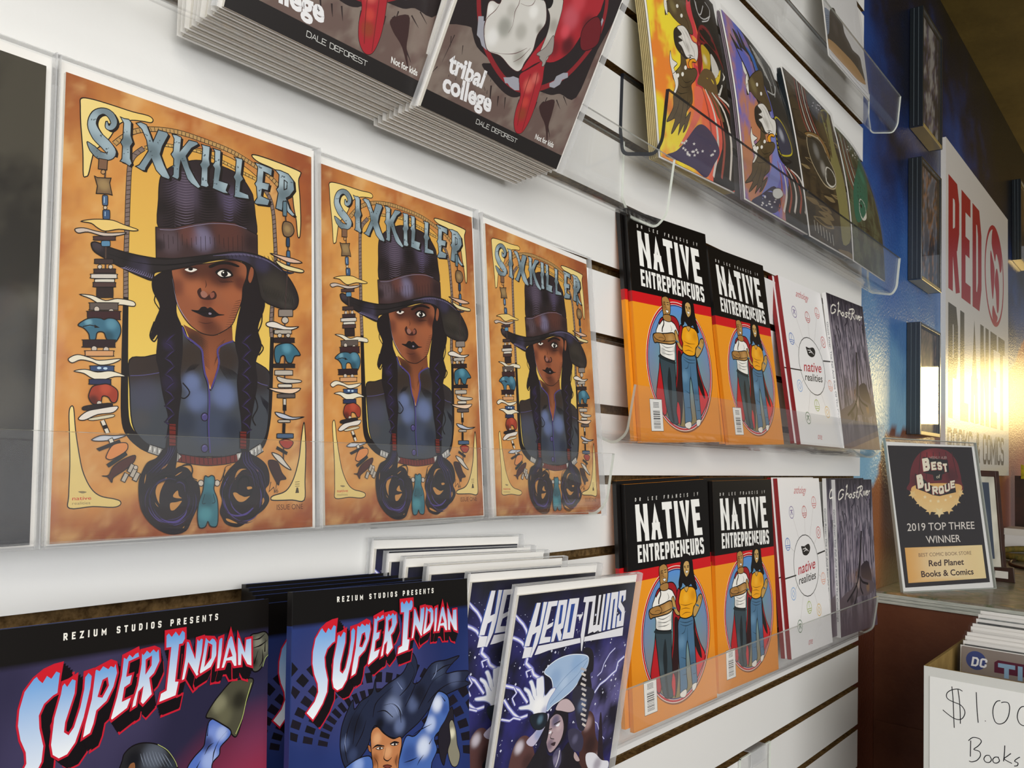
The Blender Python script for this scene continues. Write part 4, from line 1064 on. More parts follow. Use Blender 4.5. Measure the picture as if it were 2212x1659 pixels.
P|e2d29a|1386 1786,86 -18,133 -8,-13 -22,-120 -2,-62 20|o7 1b1413
L|1a2438|1435 1726,55 -8,42 9|4.6 16.2 4.6
P|8a7f76|1408 1446,12 8,91 13,10 -7,0 -36,-12 -6,-92 -13,-9 7|o5.7 1b1413
P|c0b8ac|1486 1390,-2 -11,-8 -9,-11 -6,-12 -1,-11 3,-7 7,-3 9,3 11,7 9,11 6,12 1,11 -3,8 -7|o5.7 1b1413
P|e0d8cc|1314 1348,60 16,97 -22,98 13,-73 -33,-110 -1,-66 5|o6.8 1b1413
P|b0a89c|1374 1303,12 8,115 14,10 -7,0 -16,-12 -5,-115 -15,-10 8|o5.6 1b1413
P|b8b0a4|1433 1278,-1 -6,-5 -6,-7 -4,-8 -1,-6 2,-5 5,-2 6,2 7,5 5,6 4,8 1,7 -2,5 -5|o4.5 1b1413
P|b8b0a4|1501 1286,-2 -6,-5 -6,-7 -4,-7 0,-7 2,-5 4,-2 6,2 7,5 5,7 4,8 1,6 -2,5 -4|o4.6 1b1413
P|2a1a1a|1372 1248,12 8,139 16,10 -7,0 -19,-12 -6,-140 -16,-9 8|o5.6 1b1413
P|34667a|1374 1155,14 45,65 28,68 -2,62 -63,-47 -15,-25 -49,-37 4,-21 39,-28 -10,-12 -42,-29 4|o7.9 1b1413|b1471 1196 29 5f9bb0 0.8
P|221a1a|1368 1073,12 7,145 14,10 -7,0 -13,-12 -5,-145 -13,-10 7|o5.6 1b1413
P|b8b0a4|1379 1031,12 8,119 10,10 -7,0 -21,-12 -5,-119 -10,-10 7|o5.6 1b1413
P|c9c1b4|1398 998,73 -9,112 -1,-3 -16,-109 -14,-61 11|o5.6 1b1413
P|cfc7b8|1404 942,12 7,88 6,10 -7,0 -11,-12 -5,-88 -6,-10 7|o5.6 1b1413
P|e6c8ac|1325 916,73 1,85 6,102 9,-65 -40,-122 2|o6.7 1b1413
P|5a504c|1398 875,12 7,119 8,10 -8,0 -13,-13 -5,-118 -8,-10 8|o5.6 1b1413
L|1b1413|1456 854,0 -81|29|s
L|c8c0b4|1456 851,0 -38|17.8|s
P|bcc0cc|1381 759,65 -7,74 -19,93 6,-93 -22,-98 8|o6.7 1b1413
P|b8b0a4|1404 703,12 7,75 3,10 -8,0 -5,-12 -4,-75 -3,-10 7|o5.5 1b1413
L|1b1413|1452 688,-3 -63|24.3|s
P|4a607c|1396 612,12 7,108 3,10 -8,0 -18,-13 -4,-107 -3,-10 7|o5.5 1b1413
P|a03a2a|1416 569,55 16,54 -19,-30 -41,-49 4|o5.5 1b1413
L|1b1413|1393 528,84 -39|21.9|s
P|d2ccc0|1357 493,65 -19,48 -50,37 -42,-49 20,-59 42|o6.6 1b1413
P|3a1f1c|1334 443,65 -9,35 -70,34 -40,-46 -10,-14 -31,-33 47,-35 64|o5.4 1b1413
P|1e151a|607 498,-37 -47,-52 -25,-30 -50,-19 -60,1 -79,17 -79,38 -60,53 -47,65 -34,66 -6,55 20,30 55,30 60,21 51,0 68,-16 45,-27 16,-15 39,-29 29,-45 7,-25 -10,5 46,3 52,-10 28,-41 4|o4.8 1b1413
P|1e151a|1139 496,-19 -44,-37 -34,-46 -43,-33 -54,-20 -69,16 -59,-15 -63,16 -38,30 -41,74 -21,62 23,76 45,52 32,34 40,6 36,-27 51,28 39,-2 67,-26 56,-53 39,-52 22,-26 27|o5.3 1b1413
P|c08848|566 255,8 35,20 28,43 22,-26 -50,-15 -40,-4 -46,5 -22,-19 28|o3.1 1b1413
P|c08848|660 151,-3 39,37 6,38 6,-21 -31,-29 -24|o3.2 1b1413
P|c08848|678 243,26 21,9 -32,20 -16,-33 0,-25 9|o3.2 1b1413
P|c08848|500 336,11 30,-4 -40,-8 -27|o3.1 1b1413
P|c08848|598 386,22 23,21 10,-21 -26|o3.1 1b1413
P|c08848|562 203,19 -23,11 -16,-19 16|o3.1 1b1413
P|c08848|681 345,27 20,28 10,-33 -23|o3.2 1b1413
P|c08848|1072 240,25 3,31 -18,51 -7,19 1,-44 -34,-41 -1,-28 26|o3.5 1b1413
P|c08848|1084 337,18 38,31 16,45 -5,-38 -6,-31 -27,-19 -32|o3.5 1b1413
P|c08848|1228 414,19 -14,12 -26,-17 -2|o3.6 1b1413
P|c08848|1282 185,10 23,11 -23,-20 -29|o3.6 1b1413
P|c08848|1171 276,33 2,7 -14,-32 -7|o3.6 1b1413
P|c08848|1054 192,14 -22,8 -7,-15 7|o3.4 1b1413
P|c08848|1025 86,30 -7,56 -29,-43 5,-37 15|o3.4 1b1413
P|c08848|736 42,16 15,-5 -15|o3.2 1b1413
L|0c080b|529 268,26 35,36 25,42 13,46 -3,43 -16|0.5 7.3 4.7 0.5
L|372b58|534 228,8 30,16 28,23 22,29 15,33 8|0.5 4.7 6.2 0.5
L|0c080b|541 245,17 33,26 26,34 16,39 4,38 -8|0.5 4.7 6.3 0.5
L|0c080b|547 314,21 14,23 11,24 6,25 1,25 -2|0.5 3.1 4.7 0.5
L|2d2346|739 275,18 -24,12 -28,3 -31,-4 -30,-12 -28|0.5 4.8 4.8 0.5
L|0c080b|569 321,30 17,33 9,35 0,35 -7,33 -16|0.5 7.4 6.3 0.5
L|2d2346|529 261,24 34,35 25,40 12,43 -2,40 -15|0.5 4.7 4.7 0.5
L|372b58|791 145,-19 -30,-27 -24,-31 -15,-34 -8,-34 2|0.5 4.8 6.4 0.5
L|372b58|766 165,-15 -28,-21 -21,-27 -15,-30 -6,-31 1|0.5 4.8 6.4 0.5
L|2e1c1e|507 124,-12 23,-9 26,-4 26,-1 26,4 26|0.5 4.5 6.1 0.5
L|372b58|584 115,-27 28,-17 35,-5 38,8 38,20 33|0.5 3.1 4.6 0.5
L|2e1c1e|809 157,-14 -34,-21 -29,-28 -22,-33 -16,-35 -7|0.5 7.5 4.8 0.5
L|2e1c1e|685 67,-40 0,-38 12,-33 21,-25 29,-17 34|0.5 4.6 4.6 0.5
L|0c080b|793 205,1 -19,-1 -20,-5 -19,-7 -19,-10 -17|0.5 4.9 4.9 0.5
L|372b58|549 144,-15 35,-4 38,7 36,19 33,29 25|0.5 3.1 4.6 0.5
L|2d2346|630 84,-34 14,-28 23,-21 30,-11 33,-2 35|0.5 4.6 4.6 0.5
L|2d2346|667 89,-31 4,-28 12,-23 18,-18 23,-11 26|0.5 4.7 6.2 0.5
L|0c080b|557 275,26 23,32 15,35 3,35 -6,31 -17|0.5 3.1 4.7 0.5
L|4a3c7c|653 74,-34 6,-32 14,-28 22,-21 27,-14 32|0.5 7.2 4.6 0.5
L|372b58|527 125,-15 33,-6 34,1 35,10 32,16 28|0.5 3.1 4.6 0.5
L|2d2346|766 224,4 -22,0 -21,-5 -22,-9 -19,-12 -18|0.5 4.8 6.4 0.5
L|4a3c7c|694 79,-36 -3,-36 8,-31 17,-26 24,-18 30|0.5 4.7 4.7 0.5
L|2d2346|769 260,7 -22,4 -23,-1 -22,-5 -22,-9 -20|0.5 4.9 6.5 0.5
L|4a3c7c|769 140,-14 -20,-17 -17,-21 -13,-23 -9,-25 -4|0.5 3.2 6.4 0.5
L|0c080b|538 184,-4 23,1 25,7 23,11 22,16 19|0.5 7.2 4.6 0.5
L|2d2346|790 264,11 -33,4 -35,-5 -35,-13 -31,-21 -27|0.5 3.2 4.9 0.5
L|4a3c7c|776 108,-17 -16,-18 -13,-20 -10,-22 -6,-22 -3|0.5 3.2 4.8 0.5
L|2e1c1e|549 118,-14 16,-11 18,-9 20,-6 20,-2 22|0.5 7.1 4.6 0.5
L|372b58|798 278,15 -32,8 -34,0 -35,-7 -34,-14 -32|0.5 4.9 4.9 0.5
L|0c080b|512 292,27 32,34 24,41 15,43 3,44 -8|0.5 3.1 4.7 0.5
L|2e1c1e|1047 226,3 40,15 36,26 30,33 19,39 5|0.6 5.2 7 0.6
L|0c080b|1003 279,13 37,21 32,27 26,33 19,35 10|0.6 3.5 5.2 0.6
L|372b58|1277 237,3 -20,-1 -21,-3 -20,-6 -20,-8 -19|0.6 5.4 7.2 0.6
L|4a3c7c|1257 293,11 -24,7 -27,2 -27,-4 -27,-8 -26|0.6 8.4 5.4 0.6
L|4a3c7c|1182 64,-48 1,-46 18,-38 33,-27 43,-14 51|0.6 5.2 6.9 0.6
L|4a3c7c|1278 139,-19 -28,-25 -24,-30 -16,-32 -8,-34 0|0.6 3.5 7.1 0.6
L|2d2346|1156 357,21 -5,20 -8,18 -12,15 -16,13 -18|0.6 3.6 5.4 0.6
L|2d2346|1241 73,-25 -13,-27 -8,-27 -2,-28 3,-27 8|0.6 3.5 7 0.6
L|0c080b|1061 137,-20 32,-11 36,-3 39,7 37,16 35|0.6 5.2 6.9 0.6
L|2e1c1e|1254 274,7 -37,-4 -37,-13 -33,-22 -25,-28 -17|0.6 5.4 7.2 0.6
L|0c080b|1073 330,14 10,16 8,16 5,17 2,16 0|0.6 3.5 5.3 0.6
L|2e1c1e|1243 89,-39 -22,-44 -8,-45 6,-41 20,-35 33|0.6 3.5 7 0.6
L|372b58|1067 157,-14 29,-6 31,1 32,8 30,16 26|0.6 8 5.2 0.6
L|0c080b|1091 123,-14 16,-12 18,-8 19,-5 20,-2 21|0.6 8 5.2 0.6
L|0c080b|1218 120,-21 -13,-23 -7,-24 -2,-24 4,-23 9|0.6 8.2 5.3 0.6
L|2e1c1e|1070 334,34 22,39 9,39 -6,36 -19,29 -30|0.6 5.3 5.3 0.6
L|0c080b|1268 149,-29 -33,-36 -20,-39 -7,-39 7,-34 20|0.6 8.2 7 0.6
L|2e1c1e|1024 235,2 26,6 25,10 24,14 21,17 19|0.6 8 5.2 0.6
L|0c080b|1142 356,39 -1,38 -16,32 -30,22 -41,9 -46|0.6 5.4 7.2 0.6
L|0c080b|1099 393,32 7,32 -1,32 -8,30 -15,26 -22|0.6 5.3 7.1 0.6
L|372b58|1064 99,-16 16,-15 18,-13 20,-9 23,-7 23|0.6 5.1 5.1 0.6
L|4a3c7c|1180 103,-34 0,-31 11,-28 20,-21 27,-12 33|0.6 8.1 6.9 0.6
L|4a3c7c|1054 94,-32 45,-18 53,-2 56,14 53,28 44|0.6 5.1 6.8 0.6
L|0c080b|1021 152,-10 27,-6 28,-2 29,3 29,7 27|0.6 5.1 6.8 0.6
L|2d2346|1185 383,43 -18,36 -33,26 -43,12 -51,-3 -51|0.6 3.6 7.2 0.6
L|0c080b|1272 141,-22 -29,-28 -21,-31 -13,-34 -4,-34 6|0.6 5.3 5.3 0.6
L|0c080b|1284 276,8 -49,-6 -49,-20 -43,-31 -34,-40 -20|0.6 3.6 7.2 0.6
L|0c080b|1257 181,-18 -34,-27 -25,-33 -13,-36 -1,-33 12|0.6 5.3 5.3 0.6
L|4f4088|599 104,54 -22,54 2,44 34,11 30|1.1 10.5 13.7 8.4 1.6
L|4f4088|1031 123,61 -24,75 8,51 36|1.2 9.3 12.8 7 1.2
L|0c080b|681 304,22 20,45 -5,15 -37,-5 -51|2.1 8.6 10.7 7.5 2.1
L|372b58|693 304,22 7,28 -18,6 -41|1.6 7.5 5.4 1.6
L|0c080b|1110 244,-1 65,44 33,32 -22,-7 -39|2.3 12.9 15.3 11.7 3.5
L|0c080b|1110 239,44 -20,44 13,19 43|2.4 11.8 14.1 4.7
L|1b1413|713 396,28 18,39 0,15 -28,-2 -47,34 -16|4.3 7.6 7.6 4.3
L|1b1413|1059 416,-37 -14,-15 -43,-15 -38,-12 -10|3.4 6.9 5.7
L|372b58|639 519,-5 -41,-47 -52,-68 -60|2.1 6.3 4.7 1.6
L|372b58|1142 496,7 -66,55 -66,26 -89|2.4 7.1 5.3 1.8
L|0c080b|645 519,-6 -41,-46 -52,-65 -60|2.1 6.3 4.7 1.6
L|0c080b|1149 496,8 -66,57 -66,26 -89|2.4 7.1 5.4 1.8
L|2d2346|651 519,-8 -41,-43 -52,-64 -60|2.1 6.3 4.7 1.6
L|2d2346|1155 496,9 -66,60 -66,26 -89|2.4 7.1 5.4 1.8
L|372b58|657 519,-9 -41,-42 -52,-62 -60|2.1 6.3 4.7 1.6
L|372b58|1161 496,11 -66,63 -66,26 -89|2.4 7.2 5.4 1.8
L|0c080b|663 519,-11 -41,-39 -52,-60 -60|2.1 6.3 4.7 1.6
L|0c080b|1168 496,12 -66,65 -66,26 -90|2.4 7.2 5.4 1.8
L|2d2346|669 519,-13 -41,-37 -52,-58 -60|2.1 6.3 4.7 1.6
L|2d2346|1174 496,13 -66,68 -67,27 -89|2.4 7.2 5.4 1.8
L|372b58|675 519,-14 -41,-35 -52,-56 -60|2.1 6.3 4.7 1.6
L|372b58|1180 496,15 -66,71 -67,26 -89|2.4 7.2 5.4 1.8
L|0c080b|682 520,-17 -42,-33 -51,-54 -61|2.1 6.3 4.8 1.6
L|0c080b|1187 497,16 -67,73 -67,27 -89|2.4 7.2 5.4 1.8
L|2d2346|688 520,-18 -42,-31 -51,-52 -61|2.1 6.3 4.8 1.6
L|2d2346|1193 497,17 -67,77 -67,26 -89|2.4 7.2 5.4 1.8
L|0d090c|712 402,69 9,15 -45,-44 -36|5.7
L|0d090c|1017 384,-10 -47,43 -57|6
P|c8bcae|871 303,-2 -8,-5 -6,-7 -4,-8 1,-8 3,-5 7,-2 8,2 7,5 7,7 3,8 0,8 -3,5 -7|o4.8 1b1413
P|c8bcae|981 302,-2 -8,-5 -7,-7 -3,-9 0,-7 4,-5 6,-2 8,1 8,6 7,7 3,8 0,8 -4,5 -6|o4.9 1b1413
P|35707e|874 333,8 14,19 -7,22 9,19 -11,3 -33,-5 -42,25 -65,5 -111,-12 -47,-39 4,-18 28,-17 -31,-38 -1,-13 62,6 81,26 73,6 45|o6.8 1b1413|b894 200 39 1f4d58 0.8|b885 118 35 5196a0 0.7|b913 319 19 4c8a96 0.6
L|16363e|879 237,-15 -54,21 -1|4.8
L|16363e|935 236,13 -47,-20 -8|4.9
'''
ART['ne'] = '''
P|0f0c0b|0 1669,1685 0,0 931,-1685 0|s
P|cf1a20|0 1550,1685 0,0 124,-1685 0|s
P|f09a22:e08a1e:90|0 0,1685 0,0 1550,-1685 0|s
P|0f0c0b|0 1669,1685 0,0 12,-1685 0|s
T|e8e6e0|175 2409,1292 -2,4 45,-1293 -5|DR LEE FRANCIS IV|n|0.17|0|0
T|f6f6f2|186 1974,1345 -36,-48 431,-1311 6|NATIVE|s|0.205|0|0
T|f2f2ee|188 1745,1363 -31,-10 194,-1353 29|ENTREPRENEURS|s|0.185|0|0
P|8a4a18|1603 875,-18 170,-53 162,-84 146,-113 121,-134 91,-151 57,-158 19,-158 -19,-150 -57,-134 -91,-113 -121,-84 -146,-53 -162,-18 -170,18 -171,53 -162,84 -145,113 -122,134 -91,150 -57,158 -19,158 19,151 57,134 91,113 122,84 145,53 162
P|efe8dc|1585 885,-18 168,-52 160,-83 143,-111 120,-133 90,-148 56,-156 19,-155 -19,-148 -56,-133 -90,-111 -120,-83 -143,-52 -160,-18 -168,18 -169,52 -160,83 -143,111 -120,133 -90,148 -56,155 -19,156 19,148 56,133 90,111 120,83 143,52 160
P|c01c26|1577 885,-18 166,-51 158,-82 142,-110 119,-131 89,-147 55,-154 19,-154 -19,-146 -55,-131 -89,-110 -119,-82 -142,-51 -158,-18 -166,18 -167,51 -158,82 -142,110 -119,131 -89,146 -55,154 -19,154 19,147 55,131 89,110 119,82 142,51 158
P|efe8dc|1551 885,-17 161,-49 153,-80 137,-105 115,-126 86,-141 54,-149 18,-148 -18,-141 -54,-126 -86,-105 -115,-80 -137,-49 -153,-17 -161,17 -162,49 -153,80 -137,105 -115,126 -86,141 -54,148 -18,149 18,141 54,126 86,105 115,80 137,49 153
P|2c2a66|1546 885,-17 160,-49 152,-79 136,-104 114,-126 86,-139 53,-148 18,-147 -18,-139 -53,-126 -86,-104 -114,-79 -136,-49 -152,-17 -160,17 -161,49 -152,79 -136,104 -114,126 -86,139 -53,147 -18,148 18,139 53,126 86,104 114,79 136,49 152
P|5a92dc:8f7a36:90|1533 885,-17 157,-48 149,-77 134,-102 112,-123 84,-137 52,-145 18,-144 -18,-137 -52,-123 -84,-102 -112,-78 -134,-47 -149,-17 -157,17 -158,47 -149,78 -134,102 -112,123 -84,137 -52,144 -18,145 18,137 52,123 84,102 112,77 134,48 149|b884 960 400 6a9a9c 0.9
P|b81a22|466 962,-32 -122,-53 -163,-46 -172,64 -102,73 -98,60 66,-28 328|o12.4 120d0c
P|d02028|1249 1009,50 -163,67 -151,92 -137,-41 -100,-113 -115,-107 -62,-17 278,28 337|o14 120d0c
P|1c0d0f|1257 991,25 -159,81 -171,20 -144,-89 88,-57 149
P|a0161e|820 1112,64 139,60 125,70 -60,-53 -276,-95 -250,-93 -246,-40 -139,44 -159,-74 -23,-30 147,80 277,47 222|o13.1 120d0c
P|2a0f12|850 1058,-33 -259,-75 -281,12 -200,48 -127,80 263,16 330,31 228
P|c81c26|766 463,39 -58,0 -99,-25 -94,-71 84,-18 119
P|36464e|463 991,117 -42,174 -10,12 -130,-8 -163,4 -165,-33 -124,20 -104,-19 -48,-139 35,-59 131,-27 167,-25 198,-17 131|o12.7 120d0c|b491 541 85 4c5f68 0.7
P|1b2428|643 865,26 -200,-20 -241,27 -186,-42 11,-27 185,-21 248
P|1f2a2e|468 986,286 -47,-3 -37,-286 47
P|f1efe8|511 1386,78 13,140 6,84 -25,59 -61,12 -68,-43 -59,-45 -92,-17 -129,-25 -32,-173 22,-107 38,2 89,-40 102,-16 66,48 72|o12.7 120d0c|b531 1030 42 b8b8b4 0.7|b787 1068 34 c8c8c4 0.7
L|4a4a48|497 1116,121 -36,144 25|2.1 8.5 2.1
L|4a4a48|507 1067,136 -27,129 14|2.1 8.5 2.1
L|4a4a48|516 1017,124 -14,100 8|2.1 8.5 2.1
L|4a4a48|725 1356,25 -52,-31 -28|2.1 8.6 2.1
P|a01820|734 1466,114 -11,67 -75,-17 -97,-37 38,-48 56,-112 31,-112 -4,-58 -37,-35 -27,10 47,58 40,69 7|o12.8 120d0c
P|b08448|581 1641,25 30,76 13,56 -36,14 -75,-15 -80,-47 -51,-49 -19,-42 31,-18 83|o12.7 120d0c|b603 1566 38 8a6030 0.8|b702 1587 30 cba062 0.7
P|a87c42|594 1458,141 11,11 -67,-74 -14,-77 18|o8.5 120d0c
P|f4f0e6|649 1522,56 -3,-11 -25,-28 -3|o6.4 120d0c
L|120d0c|612 1610,39 2|8.4
L|120d0c|676 1613,48 1|8.5
L|120d0c|616 1591,33 -4|8.4
L|120d0c|682 1589,40 -1|8.5
L|5a3a1c|660 1584,-11 -31,24 -11|6.4
L|5a3a1c|624 1483,40 -11,38 8|6.4
L|120d0c|577 1425,14 -66,-38 -59,-9 -44|18.8
P|a97b40|351 1203,34 23,108 9,139 13,129 18,47 -23,13 -48,-27 -46,-87 -22,-141 -3,-135 3,-54 -7,-24 36|o12.6 120d0c|b711 1179 50 c59a5c 0.8|b407 1163 42 8a5f2e 0.7
P|a97b40|362 1202,50 31,136 3,51 -56,-58 -31,-121 12|o8.3 120d0c
L|120d0c|541 1149,111 7,144 18|8.5
L|6a4a22|462 1186,55 7,54 -12|6.2
P|161010|1073 1738,68 13,75 -27,57 -66,8 -86,18 -88,30 -99,20 -63,-73 1,-47 75,-89 -31,-101 64,-58 -77,-16 86,37 96,15 98|o6.8 120d0c
P|4a7292|946 1042,274 -14,19 -137,8 -173,4 -174,7 -174,1 -103,-91 -31,-24 160,-22 209,-33 160,-37 -146,-10 -200,4 -171,-140 -50,-1 168,-9 252,8 232|o13.6 120d0c|b968 771 59 6c95b4 0.7|b1180 559 54 38566e 0.6
L|22384a|955 974,118 -37,139 6|2.3 9 4.5
L|22384a|944 1009,132 -36,149 6|2.3 9 4.5
L|22384a|1102 915,-6 -135,-8 -32|2.3 9.1 4.5
L|22384a|940 609,102 -38|2.2 8.9 4.5
L|22384a|1128 502,94 -3|2.3 9.2 4.6
L|22384a|953 405,81 -2|2.2 8.9 4.5
L|22384a|1164 374,79 0|2.3 9.2 4.6
L|22384a|1073 937,-36 -62,-61 -14|2.2 9 4.5
P|efeae0|898 217,116 22,14 -54,-51 -30,-73 19|o6.7 120d0c
P|efeae0|1154 257,95 8,-27 -59,-64 -19|o6.9 120d0c
P|eda418|986 1334,56 32,67 2,108 -3,82 -36,30 -91,-20 -83,-50 -27,-27 -64,-28 -34,-124 -10,-112 32,-16 56,19 55,-24 63|o13.6 120d0c|b1255 1266 45 c8820f 0.6|b1100 1254 45 f8bc38 0.6
L|7a4a0c|980 1196,112 -29,155 6|2.3 9.1 2.3
L|7a4a0c|984 1136,106 1,90 -23|2.3 9 2.3
L|7a4a0c|993 1068,93 19,106 -17|2.3 9 2.3
P|c49c58|1073 1372,92 0,-48 -56|o6.8 120d0c
P|c8a262|1084 1644,51 28,60 -19,12 -73,-17 -58,-56 -39,-42 42,-19 61|o11.3 120d0c
P|f4f0e6|1112 1553,62 0,-27 -26|o4.5 120d0c
L|120d0c|1087 1613,36 -4|9
L|120d0c|1154 1609,40 0|9.1
L|120d0c|1092 1599,30 -5|9
L|120d0c|1156 1594,34 0|9.1
L|6a4a22|1134 1595,-8 -23,21 -6|6.8
P|161010|1067 1663,27 31,58 7,62 -33,30 -92,-10 103,-63 61,-87 -20,-57 -70,-31 -114,-19 -131,43 -22,30 80,-2 118
P|161010|1215 1596,48 -57,44 -108,23 -106,-62 15,-51 68,-25 71
P|bf9752|808 1246,-3 37,31 22,26 -34,19 -60,24 -62,46 -49,-17 -26,-57 26,-41 60|o10.9 120d0c
P|bf9752|1259 1120,78 65,27 48,50 21,36 -26,-11 -58,-44 -63,-63 -59,-61 -39,-34 37|o11.7 120d0c
L|3c6a88|814 1183,63 -22|19.6
L|3c6a88|1308 1146,62 -26|21
L|120d0c|835 1292,14 -35|6.5
L|120d0c|1397 1246,6 -44|7.1
L|120d0c|1427 1225,-12 -37|7.1
P|161414|197 124,244 0,0 360,-244 0|s
P|efeeea|202 129,234 0,0 350,-234 0|s
P|1a1818|252 159,134 0,0 5,-134 0|s
P|1a1818|252 170,134 0,0 5,-134 0|s
P|1a1818|252 182,134 0,0 5,-134 0|s
P|1a1818|252 199,134 0,0 9,-134 0|s
P|1a1818|252 215,134 0,0 5,-134 0|s
P|1a1818|252 232,134 0,0 5,-134 0|s
P|1a1818|252 249,134 0,0 5,-134 0|s
P|1a1818|252 261,134 0,0 13,-134 0|s
P|1a1818|252 286,134 0,0 9,-134 0|s
P|1a1818|252 307,134 0,0 13,-134 0|s
P|1a1818|252 332,134 0,0 9,-134 0|s
P|1a1818|252 347,134 0,0 5,-134 0|s
P|1a1818|262 389,114 0,0 5,-114 0|s
P|1a1818|262 402,114 0,0 5,-114 0|s
P|1a1818|262 415,114 0,0 5,-114 0|s
P|1a1818|262 428,114 0,0 5,-114 0|s
P|1a1818|262 441,114 0,0 5,-114 0|s
'''
